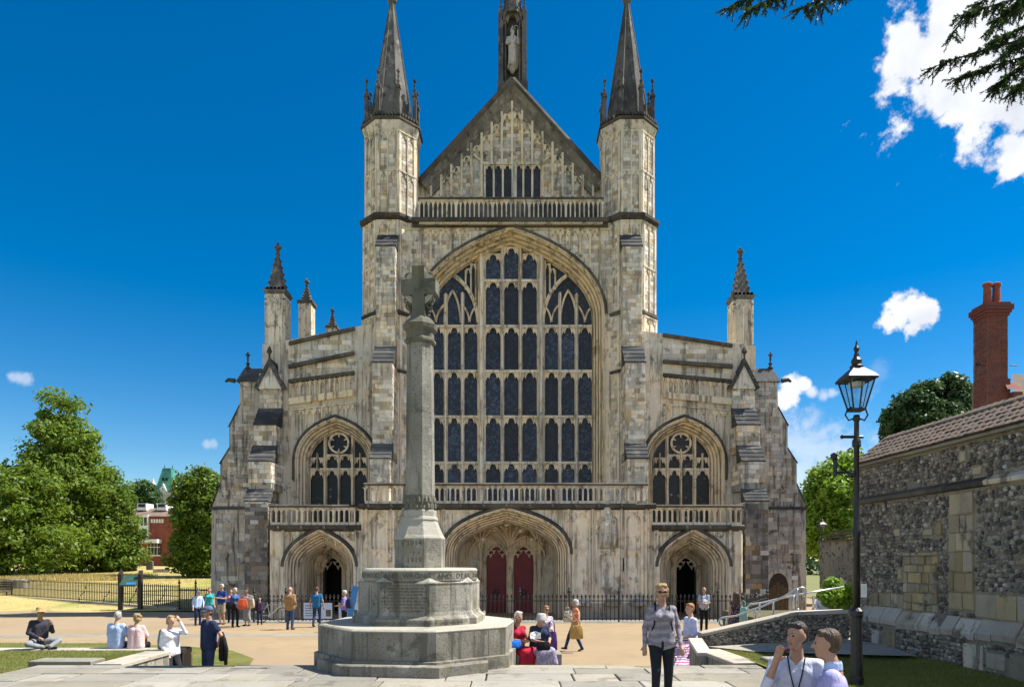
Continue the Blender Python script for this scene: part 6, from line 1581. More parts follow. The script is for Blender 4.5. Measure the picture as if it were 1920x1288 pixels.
m_ = MB(); m_.tube([(12.6, 7.4, -.3), (12.5, 7.4, 3), (12.2, 7.5, 6), (12.3, 7.6, 11)], [.45, .36, .28, .12], 9); m_.build('trunk', M_BARK, yw, smooth=True)
for a, b in (((12.3, 7.5, 7), q(2000, 60)), ((12.3, 7.5, 7.6), q(2005, -30)), ((12.3, 7.6, 9), q(1690, -70)), ((12.3, 7.5, 6.4), q(2000, 100))):
    a, b = Vector(a), Vector(b); m_ = MB(); m_.tube([a, a.lerp(b, .5)+Vector((0, 0, .4)), b], [.11, .07, .025], 6); m_.build('limb', M_BARK, yw, smooth=True)
# ------------------------------------------------------------------ far buildings on the left
ct = thing('clock_tower', 'far stone clock tower with a steep green copper roof between the trees', 'tower', (X(318, 250), 250, 0))
x = X(316, 250); k = 250/F0; hw = 19*k
m_ = MB(); m_.box(x-hw, x+hw, 250-hw, 250+hw, 0, Z(924, 250)); m_.box(x-hw*1.12, x+hw*1.12, 250-hw*1.12, 250+hw*1.12, Z(930, 250), Z(925, 250)); m_.build('tower_body', M_CREAM, ct)
m_ = MB(); sq = lambda q, z: [(x-q, 250-q, z), (x+q, 250-q, z), (x+q, 250+q, z), (x-q, 250+q, z)]
m_.loft([sq(hw*.92, Z(924, 250)), sq(hw*.40, Z(880, 250)), sq(hw*.42, Z(878.5, 250))]); rf_ = m_.build('roof', M_COPPER, ct)
for s in (-.42, .42):
    m_ = MB(); m_.box(x+s*hw*.4-.4, x+s*hw*.4+.4, 250-hw*.75, 250-hw*.5, Z(902, 250), Z(897, 250)); m_.build('louvre', M_VOID, rf_)
m_ = MB(); m_.prism([(x-hw*.5, Z(926, 250)), (x+hw*.4, Z(926, 250)), (x-hw*.05, Z(908, 250))], 250-hw*1.05, 250-hw*.6); m_.build('clock_gable', M_CREAM, ct)
m_ = MB(); m_.lathe((0, 0, 0), [(.01, .05), (1.15, .05), (1.2, 0), (1.2, -.1)], 20); o = m_.build('clock_face', M_WHITE, ct); o.location = (x-hw*.05, 250-hw*1.06, Z(920.5, 250)); o.rotation_euler = (R(90), 0, 0)
m_ = MB(); cz_ = Z(920.5, 250); m_.box(x-hw*.05-.07, x-hw*.05+.07, 250-hw*1.06-.12, 250-hw*1.06-.08, cz_, cz_+.9); m_.box(x-hw*.05, x-hw*.05+.6, 250-hw*1.06-.12, 250-hw*1.06-.08, cz_-.07, cz_+.07); m_.build('clock_hands', M_IRON, ct)
for s in (-1, 1):
    m_ = MB(); m_.lathe((x+s*hw, 250-hw, Z(925, 250)), [(.9, 0), (.9, 2.2), (1.1, 2.3), (.1, 5)], 8); m_.build('corner_turret', M_CREAM, ct)
    m_ = MB(); m_.tube([(x+s*hw*.38, 250, Z(879, 250)), (x+s*hw*.38, 250, Z(872, 250))], .12, 5); m_.build('finial', M_IRON, ct)
for lb, x0p, x1p, yt, yb_, d_, mt in (('far red brick and white building with a glazed bay between the trees', 258, 330, 966, 1050, 118, M_BRICKR),):
    hb = thing('office_building', lb, 'building', (X(290, d_), d_, 0)); x0, x1 = X(240, d_), X(345, d_)
    m_ = MB(); m_.box(x0, x1, d_, d_+12, 0, Z(968, d_)); m_.build('wall', mt, hb)
    m_ = MB(); m_.loft([[(x0-.4, d_-.4, Z(968, d_)), (x1+.4, d_-.4, Z(968, d_)), (x1+.4, d_+12, Z(968, d_)), (x0-.4, d_+12, Z(968, d_))], [(x0-.2, d_+3, Z(950, d_)), (x1, d_+3, Z(950, d_)), (x1, d_+9, Z(950, d_)), (x0-.2, d_+9, Z(950, d_))]]); ro = m_.build('roof', M_TILE0, hb)
    for px in (268, 305):
        m_ = MB(); m_.box(X(px-8, d_+2), X(px+9, d_+2), d_+1.5, d_+4, Z(955, d_), Z(942, d_)); m_.build('dormer', M_WHITE, ro)
        m_ = MB(); m_.box(X(px-6, d_+2), X(px+7, d_+2), d_+1.46, d_+1.49, Z(951, d_+2), Z(945, d_+2)); m_.build('dormer_pane', M_GLASSD, ro)
    m_ = MB(); m_.box(X(262, d_), X(280, d_), d_-.5, d_, Z(1012, d_), Z(965, d_)); m_.box(X(255, d_), X(303, d_), d_-1.6, d_, Z(1018, d_), Z(1011, d_)); wb = m_.build('white_bay', M_WHITE, hb)
    for a, b, c, e in ((267, 271, 985, 970), (273, 278, 985, 970), (266, 277, 1008, 992)):
        m_ = MB(); m_.box(X(a, d_), X(b, d_), d_-.54, d_-.51, Z(c, d_), Z(e, d_)); m_.build('pane', M_GLASSD, wb)
    for k_ in range(5):
        m_ = MB(); m_.box(X(283+k_*5, d_), X(286.5+k_*5, d_), d_-.06, d_-.01, Z(980, d_), Z(973, d_)); m_.build('window', M_WHITE, hb)
    for k_ in range(4):
        w_ = MB(); w_.box(X(279+k_*6, d_), X(284+k_*6, d_), d_-.3, d_-.25, Z(1040, d_), Z(1020, d_)); wi = w_.build('window', M_GLASSD, hb)
        w_ = MB(); w_.box(X(278.4+k_*6, d_), X(279+k_*6, d_), d_-.36, d_-.3, Z(1041, d_), Z(1019, d_)); w_.box(X(279+k_*6, d_), X(284+k_*6, d_), d_-.36, d_-.31, Z(1026, d_), Z(1025, d_)); w_.build('frame', M_WHITE, wi)
    m_ = MB(); m_.box(X(278, d_), X(302, d_), d_-.3, d_, Z(1042, d_), Z(1040, d_)); m_.build('sill', M_WHITE, hb)
# far wooded ridge
r_ = np.random.RandomState(9); pts = []
for k in range(260):
    px = r_.uniform(-400, 520); h = 14+10*math.sin(px*.013)+r_.uniform(0, 8); pts.append((X(px, 330), 330+r_.uniform(0, 25), r_.uniform(0, 1)*h+2))
for k in range(160):
    px = r_.uniform(1480, 2400); pts.append((X(px, 150), 150+r_.uniform(0, 12), r_.uniform(0, 1)*11))
v, f = leaf_cloud(pts, [3.2]*len(pts), [60]*len(pts), .75, r_)
tag(link('distant_woods', npmesh('distant_woods', v, f, M_CONIFER)), 'distant dark green line of woods beyond the lawn', 'woods', kind='stuff')
# ------------------------------------------------------------------ people
def fabric(name, col, col2=None, pattern=None, scale=20, rough=.9):
    if name in MATS: return MATS[name]
    m, t, b = newmat(name); tc = N(t, 'ShaderNodeTexCoord'); p = tc.outputs['Object']; L = t.links.new
    base = mix(t, ramp(t, noise(t, p, 9, 4), .35, .7), col, tuple(c*.78 for c in col))
    if pattern == 'stripe':
        w = N(t, 'ShaderNodeTexWave', wave_type='BANDS', bands_direction='Z'); w.inputs['Scale'].default_value = scale; w.inputs['Distortion'].default_value = 5; w.inputs['Detail'].default_value = 4; w.inputs['Detail Scale'].default_value = 2; L(p, w.inputs['Vector'])
        base = mix(t, ramp(t, w.outputs['Fac'], .4, .62), base, col2)
    elif pattern == 'floral':
        v = N(t, 'ShaderNodeTexVoronoi'); v.inputs['Scale'].default_value = scale; L(p, v.inputs['Vector'])
        base = mix(t, ramp(t, v.outputs['Distance'], .32, .42, 1, 0), base, col2)
    elif pattern == 'check':
        c = N(t, 'ShaderNodeTexChecker'); c.inputs['Scale'].default_value = scale; L(p, c.inputs['Vector']); base = mix(t, c.outputs['Fac'], base, col2)
    L(base, b.inputs['Base Color']); b.inputs['Roughness'].default_value = rough; b.inputs['Specular IOR Level'].default_value = .2
    bump(t, b, mth(t, 'ADD', noise(t, mapping(t, p, (1, 1, .45)), 11, 3, .6), mth(t, 'MULTIPLY', noise(t, p, 300, 1), .03)), .9, .035)
    return m
def skin(name, col):
    if name in MATS: return MATS[name]
    m = simple(name, col, .5, 0, .06, 14, .1); b = m.node_tree.nodes['Principled BSDF']
    b.inputs['Subsurface Weight'].default_value = .12; b.inputs['Subsurface Radius'].default_value = (.012, .005, .003); return m
SK = skin('fair_skin', (.56, .33, .23)); SKT = skin('tanned_skin', (.43, .24, .155))
LIP = simple('lips', (.40, .15, .13), .5); EYE = simple('eye_dark', (.03, .022, .018), .3)
def hairm(name, col):
    if name in MATS: return MATS[name]
    m, t, b = newmat(name); tc = N(t, 'ShaderNodeTexCoord'); p = tc.outputs['Object']
    n = noise(t, mapping(t, p, (60, 60, 9)), 1, 4); t.links.new(mix(t, ramp(t, n, .3, .7), tuple(c*.5 for c in col), col), b.inputs['Base Color'])
    b.inputs['Roughness'].default_value = .5; bump(t, b, n, 1, .02); return m
BLONDE = hairm('blond_hair', (.46, .30, .13)); DARKH = hairm('dark_hair', (.028, .019, .014)); GREYH = hairm('grey_hair', (.55, .53, .50)); BROWN = hairm('brown_hair', (.10, .055, .03)); GINGER = hairm('ginger_hair', (.42, .17, .055)); WHITEH = hairm('white_hair', (.72, .70, .66))
def surfnet(F, o, h):
    ins = F < 0
    c = ins[:-1, :-1, :-1].astype(np.int8)
    cnt = np.zeros_like(c)
    for i in (0, 1):
        for j in (0, 1):
            for k in (0, 1): cnt += ins[i:F.shape[0]-1+i, j:F.shape[1]-1+j, k:F.shape[2]-1+k]
    act = (cnt > 0) & (cnt < 8); idx = np.full(act.shape, -1, np.int32); I = np.argwhere(act); idx[act] = np.arange(len(I))
    S = np.zeros((len(I), 3)); W = np.zeros(len(I))
    cor = [(i, j, k) for i in (0, 1) for j in (0, 1) for k in (0, 1)]
    val = {q: F[I[:, 0]+q[0], I[:, 1]+q[1], I[:, 2]+q[2]] for q in cor}
    for a in cor:
        for ax in range(3):
            if a[ax]: continue
            b = list(a); b[ax] = 1; b = tuple(b); va, vb = val[a], val[b]; x = (va < 0) != (vb < 0)
            t = np.where(x, va/np.where(x, va-vb, 1), 0); p = np.array(a, float)[None]+0*S; p[:, ax] += t
            S += np.where(x[:, None], p, 0); W += x
    V = (I+S/W[:, None])*h+o; Q = []
    for ax in range(3):
        u, v = (ax+1) % 3, (ax+2) % 3
        a = np.moveaxis(ins, (ax, u, v), (0, 1, 2)); ch = a[:-1] != a[1:]; ix = np.moveaxis(idx, (ax, u, v), (0, 1, 2))
        e = np.argwhere(ch[:, 1:-1, 1:-1]); i, j, k = e[:, 0], e[:, 1]+1, e[:, 2]+1
        q = np.stack([ix[i, j-1, k-1], ix[i, j, k-1], ix[i, j, k], ix[i, j-1, k]], 1); fl = ~a[i, j, k]; q[fl] = q[fl][:, ::-1]; Q.append(q)
    return V, np.concatenate(Q)
class SDF:
    def __init__(s): s.p = []; s.cut = []
    def cap(s, a, b, ra, rb, lab, k=.012, sc=(1, 1, 1)): s.p.append((np.array(a, float), np.array(b, float), ra, rb, lab, k, np.array(sc, float)))
    def ball(s, c, r, lab, k=.01, sc=(1, 1, 1)): s.cap(c, c, r, r, lab, k, sc)
    @staticmethod
    def ev(pr, P_):
        a, b, ra, rb, lab, k, sc = pr; d = (P_-a)/sc; ba = (b-a)/sc; L2 = (ba*ba).sum()
        t = np.clip((d@ba)/L2, 0, 1) if L2 > 1e-12 else np.zeros(d.shape[:-1])
        return (np.linalg.norm(d-t[..., None]*ba, axis=-1)-(ra+(rb-ra)*t))*min(sc)
    def mesh(s, name, h, mats, smooth=2):
        lo = np.min([np.minimum(p[0], p[1])-max(p[2], p[3])*max(p[6].max(), 1) for p in s.p], 0)-3*h; hi = np.max([np.maximum(p[0], p[1])+max(p[2], p[3])*max(p[6].max(), 1) for p in s.p], 0)+3*h
        n = np.ceil((hi-lo)/h).astype(int)+1; F = np.full(n, 1.0, np.float32); ax = [lo[i]+h*np.arange(n[i]) for i in range(3)]
        for p in s.p:
            m = max(p[2], p[3])*max(p[6].max(), 1)+3*h+p[5]*2
            i0 = np.maximum(0, ((np.minimum(p[0], p[1])-m-lo)/h).astype(int)); i1 = np.minimum(n, ((np.maximum(p[0], p[1])+m-lo)/h).astype(int)+2)
            sl = tuple(slice(a, b) for a, b in zip(i0, i1)); g = np.stack(np.meshgrid(*[ax[i][sl[i]] for i in range(3)], indexing='ij'), -1)
            d = s.ev(p, g); f = F[sl]; k = p[5]; hh = np.clip(.5+.5*(f-d)/k, 0, 1); F[sl] = f+(d-f)*hh-k*hh*(1-hh)
        V, Q = surfnet(F, lo, h)
        if smooth:
            E_ = np.concatenate([Q[:, [0, 1]], Q[:, [1, 2]], Q[:, [2, 3]], Q[:, [3, 0]]]); dg = np.bincount(E_.ravel(), minlength=len(V))[:, None]
            for _ in range(smooth):
                acc = np.zeros_like(V); np.add.at(acc, E_[:, 0], V[E_[:, 1]]); np.add.at(acc, E_[:, 1], V[E_[:, 0]]); V = V*.5+.5*acc/dg
        labs = []
        for p in s.p:
            if p[4] not in labs: labs.append(p[4])
        me = npmesh(name, V, Q, mats[labs[0]], True)
        for l in labs[1:]: me.materials.append(mats[l])
        if len(labs) > 1:
            C_ = V[Q].mean(1); best = np.full(len(C_), 9.); li = np.zeros(len(C_), np.int32)
            for p in s.p:
                d = s.ev(p, C_); w = d < best; best[w] = d[w]; li[w] = labs.index(p[4])
            me.polygons.foreach_set('material_index', li)
        return me
def base_joints():
    return dict(pel=(0, 0, .95), chest=(0, .01, 1.30), neck=(0, .015, 1.47), head=(0, -.015, 1.63), shL=(-.17, .01, 1.395), shR=(.17, .01, 1.395), elL=(-.225, .03, 1.13), elR=(.225, .03, 1.13), haL=(-.235, -.05, .88), haR=(.235, -.05, .88),
                hipL=(-.088, 0, .92), hipR=(.088, 0, .92), knL=(-.10, -.02, .50), knR=(.10, -.02, .50), anL=(-.105, .03, .085), anR=(.105, .03, .085), toL=(-.13, -.12, .03), toR=(.13, -.12, .03))
def sit_joints(sh=.46, lean=0):
    J = base_joints(); dz = sh+.10-.95
    for k in ('pel', 'chest', 'neck', 'head', 'shL', 'shR', 'elL', 'elR', 'haL', 'haR', 'hipL', 'hipR'):
        x, y, z = J[k]; z += dz; y -= lean*max(0, z-sh-.1); J[k] = (x, y, z)
    for s, q in ((-1, 'L'), (1, 'R')):
        J['kn'+q] = (s*.12, -.43, sh+.08); J['an'+q] = (s*.12, -.42, .085); J['to'+q] = (s*.14, -.57, .03)
        J['el'+q] = (s*.25, -.08-lean*.2, sh+.33); J['ha'+q] = (s*.14, -.28, sh+.22)
    return J
def person(label, px, d, z0, h, face, mats, J=None, over=None, fem=False, sleeve='long', bottom='trousers', hair='short', hres=None, belly=0, children=None, group=None, x=None, headturn=0, loose=0, socks=None):
    J = dict(J or base_joints()); J.update(over or {}); k = h/1.75; near = d < 9.5
    hs_ = hres or (.0085 if near else (.012 if d < 18 else .016))
    j = {a: np.array(b)*k for a, b in J.items()}; S = SDF(); s_ = k
    tw = .93 if fem else 1.0; lo = loose
    A = S.cap
    # torso
    pel, ch, nk, hd = j['pel'], j['chest'], j['neck'], j['head']
    if fem:
        for q in ('shL', 'shR', 'elL', 'elR'): j[q] = j[q]*np.array([.88, 1, 1])
    for s, q in ((-1, 'L'), (1, 'R')):
        sh, hp = j['sh'+q], j['hip'+q]
        A(ch+(sh-ch)*.42-np.array([0, 0, .035])*s_, pel+(hp-pel)*(.75 if not fem else .8), (.125*tw+lo)*s_, (.125+lo)*s_, 'top', .03, (1, .92, 1))
        A(ch*.3+nk*.7+(sh-nk)*.2, sh, .055*s_, (.062*tw+lo*.5)*s_, 'top', .03)
        if fem: S.ball(ch+np.array([s*.075, -.085, -.01])*s_, .078*s_, 'top', .04)
    if belly: S.ball(pel*.45+ch*.55+np.array([0, -.06, -.04])*s_, (.125+belly)*s_, 'top', .05)
    # neck, head
    A(nk-(hd-nk)*.35, nk+(hd-nk)*.5, .062*s_, .052*s_, 'skin', .01)
    ct, st = math.cos(R(headturn)), math.sin(R(headturn))
    s_ = k*.92
    def hv(x_, y_, z_): return hd+np.array([x_*ct-y_*st, x_*st+y_*ct, z_])*k*.92
    S.ball(hv(0, .01, .035), .095*s_, 'skin', .02, (.86, 1.05, 1.08)); A(hv(0, -.035, -.03), hv(0, -.05, -.085), .062*s_, .036*s_, 'skin', .03)
    A(hv(0, -.088, .02), hv(0, -.112, -.022), .010*s_, .016*s_, 'skin', .012)
    for s in (-1, 1):
        S.ball(hv(s*.083, .015, .0), .024*s_, 'skin', .008, (.5, .9, 1.3)); S.ball(hv(s*.034, -.082, .017), .0078*s_, 'eye', .002)
        A(hv(s*.018, -.096, .04), hv(s*.052, -.083, .043), .0045*s_, .004*s_, 'brow', .003)
    A(hv(-.022, -.092, -.055), hv(.022, -.092, -.055), .008*s_, .008*s_, 'lip', .004)
    # arms
    s_ = k
    for s, q in ((-1, 'L'), (1, 'R')):
        sh, el, ha = j['sh'+q], j['el'+q], j['ha'+q]; ra = (.9 if fem else 1)*s_
        lab1 = 'skin' if sleeve == 'none' else 'top'; lab2 = 'top' if sleeve == 'long' else 'skin'
        if sleeve in ('short', 'elbow'):
            f = .55 if sleeve == 'short' else 1.0; mid = sh+(el-sh)*f; A(sh, mid, (.062+lo*.6)*ra, (.058+lo*.6)*ra, 'top', .02); A(sh+(el-sh)*.5, el, .045*ra, .04*ra, 'skin', .008)
        else: A(sh, el, (.058+lo*.6)*ra if lab1 == 'top' else .047*ra, (.047+lo*.5)*ra if lab1 == 'top' else .04*ra, lab1, .015)
        if sleeve == 'rolled':
            A(el, el+(ha-el)*.25, .05*ra, .05*ra, 'top', .01); lab2 = 'skin'
        fa = el+(ha-el)*(.93 if lab2 == 'top' else 1); A(el, fa, (.046+lo*.3)*ra if lab2 == 'top' else .039*ra, (.035+lo*.2)*ra if lab2 == 'top' else .026*ra, lab2, .012)
        if sleeve == 'short' or sleeve == 'none' or lab2 == 'skin': pass
        dv = (ha-el)/max(1e-6, np.linalg.norm(ha-el)); ax_ = np.cross(dv, (0, 1, 0)) if abs(dv[1]) < .9 else np.cross(dv, (0, 0, 1)); ax_ /= np.linalg.norm(ax_); bx_ = np.cross(dv, ax_)*(-s)
        A(ha-dv*.02*s_, ha+dv*.065*s_, .024*s_, .034*s_, 'skin', .01, (1, 1, 1))
        curl = bx_*.5
        for fi, (o_, ln) in enumerate(((-.027, .07), (-.009, .082), (.009, .078), (.026, .06))):
            b0 = ha+dv*.075*s_+bx_*0+np.cross(bx_, dv)*o_*s_; m0 = b0+dv*ln*.55*s_-ax_*0+curl*.012*s_; e0 = m0+(dv*.75+curl*.9)*ln*.5*s_
            A(b0, m0, .0105*s_, .0095*s_, 'skin', .004); A(m0, e0, .0095*s_, .008*s_, 'skin', .004)
        tb = ha+dv*.02*s_+np.cross(bx_, dv)*-.028*s_; A(tb, tb+(dv*.045+np.cross(bx_, dv)*-.03+bx_*.012)*s_, .0125*s_, .010*s_, 'skin', .005)
    # legs
    fl = 1.05 if fem else 1
    for s, q in ((-1, 'L'), (1, 'R')):
        hp, kn, an, to = j['hip'+q], j['kn'+q], j['an'+q], j['to'+q]
        if bottom == 'trousers':
            A(hp, kn, .098*fl*s_, .066*s_, 'low', .02); A(kn, an, .066*s_, .052*s_, 'low', .012)
        elif bottom == 'shorts':
            A(hp, hp+(kn-hp)*.85, .1*s_, .085*s_, 'low', .02); A(kn+(hp-kn)*.2, kn, .058*s_, .052*s_, 'skin', .008); A(kn, kn+(an-kn)*.4, .05*s_, .052*s_, 'skin', .01); A(kn+(an-kn)*.4, an, .05*s_, .034*s_, 'skin', .01)
        else:
            A(hp, kn, .1*s_, .075*s_, 'low', .02); A(kn, kn+(an-kn)*.4, .046*s_, .048*s_, 'leg', .01); A(kn+(an-kn)*.4, an, .048*s_, .032*s_, 'leg', .01)
        A(an-np.array([0, -.03, .035])*s_, to, .042*s_, .032*s_, 'shoe', .012)
        if bottom != 'trousers' and socks: A(an, an+(kn-an)*.3, .04*s_, .043*s_, 'sock', .005)
    S.cap(j['hipL'], j['hipR'], .105*s_, .105*s_, 'low', .03, (1, 1, 1))
    if bottom == 'skirt':   # cloth between the thighs down past the knees
        for f in np.linspace(0, 1, 6):
            a = j['hipL']*(1-f)+j['hipR']*f; b = j['knL']*(1-f)+j['knR']*f; c = b+((j['anL']*(1-f)+j['anR']*f)-b)*.5; e = (f-.5)*.1*s_
            A(a, b, .095*s_, .08*s_, 'low', .03); A(b, c+np.array([e, 0, 0]), .08*s_, .07*s_, 'low', .03)
    mt = dict(skin=SK, lip=LIP, eye=EYE, brow=mats.get('hair', BROWN), leg=mats.get('skin', SK), sock=mats.get('sock', EYE)); mt.update(mats)
    me = S.mesh('person', hs_, mt)
    xx = X(px, d) if x is None else x
    o = link('person', me, None, (xx, d, z0), (0, 0, R(face))); tag(o, label, 'person', group)
    # hair
    H = SDF(); s_ = k*.92
    if hair in ('short', 'bald', 'bob', 'long', 'curly'):
        if hair == 'bald':
            for a in np.linspace(-110, 110, 9): H.ball(hv(.085*math.sin(R(a)), .02+.09*math.cos(R(a)), .0), .022*s_, 'hair', .02)
        else:
            H.ball(hv(0, .032, .052), .097*s_, 'hair', .02, (.88, 1.0, 1.02)); H.ball(hv(0, .05, .0), .076*s_, 'hair', .02, (1, .9, 1))
            A2 = H.cap; A2(hv(-.045, -.04, .105), hv(.045, -.04, .105), .032*s_, .032*s_, 'hair', .02)
            if hair in ('bob', 'curly'):
                for s in (-1, 1): A2(hv(s*.07, .02, .06), hv(s*.074, .035, -.05), .030*s_, .032*s_, 'hair', .02); 
                H.ball(hv(0, .075, -.03), .075*s_, 'hair', .02)
                if hair == 'curly':
                    rr_ = np.random.RandomState(int(px))
                    for q in range(34):
                        a = rr_.uniform(0, 2*pi); e = rr_.uniform(-.35, 1.2); r0 = .094; c_ = (r0*math.cos(e)*math.sin(a), .03+r0*math.cos(e)*math.cos(a)*1.0, .05+r0*math.sin(e))
                        if c_[1] < -.015 and c_[2] < .095: continue
                        H.ball(hv(*c_), rr_.uniform(.018, .03)*s_, 'hair', .008)
            if hair == 'long':
                for s in (-.6, 0, .6): A2(hv(s*.1, .06, .04), hv(s*.13, .09, -.30), .055*s_, .05*s_, 'hair', .03)
        # keep the face clear
        me2 = H.mesh('hair', max(hs_*.8, .007), {'hair': mats.get('hair', BROWN)}, 1)
        oo = link('hair', me2, o); oo.matrix_parent_inverse = Matrix()
    def child(name, mb, mat, smooth=False):
        c = link(name, mb.mesh(name, mat, smooth, True), o); c.matrix_parent_inverse = Matrix(); return c
    if hair in ('cap', 'hat', 'bucket'):
        H.ball(hv(0, .045, -.005), .08*s_, 'hair', .02); me2 = H.mesh('hair', .01, {'hair': mats.get('hair', GREYH)}, 1); c = link('hair', me2, o); c.matrix_parent_inverse = Matrix()
        m_ = MB(); c0 = hv(0, .01, .05)
        if hair == 'hat': pr = [(.21, -.01), (.215, 0), (.19, -.005), (.112, .01), (.108, .09), (.085, .115), (.03, .105)]
        elif hair == 'bucket': pr = [(.155, -.055), (.158, -.05), (.115, .01), (.105, .085), (.07, .105), (.01, .11)]
        else: pr = [(.102, -.01), (.107, .02), (.1, .06), (.065, .095), (.01, .105)]
        m_.lathe(tuple(c0), [(a*s_, b*s_) for a, b in pr], 20)
        if hair == 'cap':
            f = lambda a, r0, z: tuple(hv(r0*math.sin(R(a)), .01-r0*math.cos(R(a)), z)); m_.add([f(a, .095, .055) for a in (-50, -25, 0, 25, 50)]+[f(a*.8, .175, .035) for a in (-50, -25, 0, 25, 50)]+[f(a, .095, .048) for a in (-50, -25, 0, 25, 50)]+[f(a*.8, .175, .028) for a in (-50, -25, 0, 25, 50)], [(i, i+1, i+6, i+5) for i in range(4)]+[(10+i+1, 10+i, 15+i, 15+i+1) for i in range(4)]+[(5+i, 6+i, 16+i, 15+i) for i in range(4)])
        child('hat', m_, mats['hat'], True)
    def glasses():
        s_ = k*.92
        m_ = MB()
        for s in (-1, 1):
            c = hv(s*.036, -.102, .018); m_.loft([[tuple(c+np.array([.03*s_*math.cos(a)*w*ct, .03*s_*math.cos(a)*w*st+y, .021*s_*math.sin(a)*w])) for a in [2*pi*i/10 for i in range(10)]] for y, w in ((-.006, .9), (.004, 1))])
            m_.tube([tuple(hv(s*.06, -.095, .022)), tuple(hv(s*.085, -.05, .022)), tuple(hv(s*.088, .02, .012))], .004*s_, 5)
        m_.tube([tuple(hv(-.012, -.105, .022)), tuple(hv(.012, -.105, .022))], .005*s_, 5); child('sunglasses', m_, simple('sunglass_lens', (.008, .008, .01), .15) if 'sunglass_lens' not in MATS else MATS['sunglass_lens'])
    def strap(side, mat, w=.025, diag=False):
        m_ = MB(); sh = j['sh'+side]*.62+nk*.38; pe = j['hip'+side] if not diag else j['hip'+('L' if side == 'R' else 'R')]
        pts = [sh+np.array([0, .11, -.12])*s_, sh+np.array([0, .05, .075])*s_, sh+np.array([0, -.06, .05])*s_, sh*.55+pe*.45+np.array([(-.03 if side == 'L' else .03) if not diag else 0, -.15-belly, 0])*s_, sh*.3+pe*.7+np.array([(-.07 if side == 'L' else .07), -.06, 0])*s_]
        m_.tube([tuple(p) for p in pts], w*s_*.5, 6); child('strap', m_, mat)
    if children:
        for c in children:
            if c == 'glasses': glasses()
            elif c[0] == 'strap': strap(c[1], c[2], *c[3:])
    o['_k'] = k
    return o
def wpt(o, p):  # local body point (1.75 m figure) -> world
    k = o['_k']; return Matrix.Translation(o.location) @ Matrix.Rotation(o.rotation_euler.z, 4, 'Z') @ (Vector(p)*k)
def bag(name, label, loc, w, dp, h, mat, rz=0, handle=.15, taper=.85, cat='bag'):
    c, s = math.cos(R(rz)), math.sin(R(rz)); L_ = Vector(loc)
    def rr(f, z, e=.25):
        q = []
        for i in range(16):
            a = 2*pi*i/16; ca, sa = math.cos(a), math.sin(a); x = w/2*f*math.copysign(abs(ca)**e, ca); y = dp/2*f*math.copysign(abs(sa)**.5, sa); q.append((L_.x+x*c-y*s, L_.y+x*s+y*c, L_.z+z))
        return q
    m_ = MB(); m_.loft([rr(.8, 0), rr(1, .03), rr(1.03, h*.45), rr(taper, h*.92), rr(taper*.9, h)]); o = m_.build(name, mat, smooth=True); tag(o, label, cat)
    if handle:
        for e in (-1, 1):
            m_ = MB(); m_.tube([(L_.x+x*c-e*dp*.3*s, L_.y+x*s+e*dp*.3*c, L_.z+z) for x, z in ((-w*.28, h*.9), (-w*.22, h+handle*.7), (0, h+handle), (w*.22, h+handle*.7), (w*.28, h*.9))], .012, 5); m_.build('handle', mat, o)
    return o
F = fabric
navy = F('navy_cotton', (.022, .035, .085)); jeans = F('blue_denim', (.05, .085, .17)); black = F('black_cloth', (.014, .014, .017)); white = F('white_cotton', (.74, .75, .80)); grey = F('grey_cloth', (.26, .27, .29)); khaki = F('khaki_cotton', (.42, .36, .26)); paleblue = F('pale_blue_shirt', (.42, .54, .78)); lilac = F('lilac_shirt', (.40, .385, .70)); whiteblue = F('white_blue_shirt', (.66, .68, .82))
shoe = F('brown_shoes', (.11, .05, .03)); bshoe = F('black_shoes', (.012, .012, .012))
# --- foreground walker
w = person('woman in sunglasses and grey striped long-sleeved top walking towards the camera', 1241, 8.9, ZT, 1.57, -6, dict(top=F('striped_knit', (.33, .30, .335), (.20, .19, .225), 'stripe', 3.2), low=F('charcoal_trousers', (.018, .022, .03)), shoe=bshoe, hair=BLONDE, skin=SKT), fem=True, hair='curly', belly=.0, children=['glasses', ('strap', 'L', black), ('strap', 'R', black)],
    over=dict(elL=(-.265, .05, 1.13), haL=(-.245, -.04, .87), elR=(.265, .05, 1.13), haR=(.255, -.10, .89), knL=(-.09, -.10, .52), anL=(-.09, .0, .13), toL=(-.10, -.15, .07), knR=(.10, .05, .50), anR=(.10, .16, .10)))
bag('backpack', 'black backpack worn by the woman walking towards the camera', wpt(w, (0, .21, .98)), .28, .16, .42, black, -6, 0)
# --- two seated men
M1, M2 = X(1500, 6.5), X(1556, 5.9)
m_ = MB(); m_.box(1.9, 4.2, 5.95, 6.45, ZT+.40, ZT+.46)
sb_ = thing('park_bench', 'wooden bench under the two men in shirts at the lower right', 'bench', (2.9, 6.2, ZT))
for k_ in range(4): m_ = MB(); m_.box(1.95, 4.0, 5.95+k_*.13, 6.06+k_*.13, ZT+.40, ZT+.44); m_.build('seat_slat', M_WOOD, sb_)
for xx in (2.05, 3.85):
    for yy in (5.98, 6.4): m_ = MB(); m_.box(xx, xx+.07, yy, yy+.06, ZT-.01, ZT+.40); m_.build('leg', M_WOOD, sb_)
J = sit_joints(.46, .12); J.update(elL=(-.23, -.22, .82), haL=(-.15, -.27, 1.06), elR=(.25, -.08, .78), haR=(.12, -.3, .66), head=(0, -.10, 1.25), neck=(0, -.05, 1.085))
m1 = person('dark-haired man in a white shirt with a lanyard eating on the bench', 0, 6.2, ZT-.08, 1.80, -25, dict(top=whiteblue, low=black, shoe=bshoe, hair=DARKH, skin=SKT), J=J, hair='short', sleeve='rolled', x=X(1494, 6.2), headturn=-35)
m_ = MB(); k_ = m1['_k']
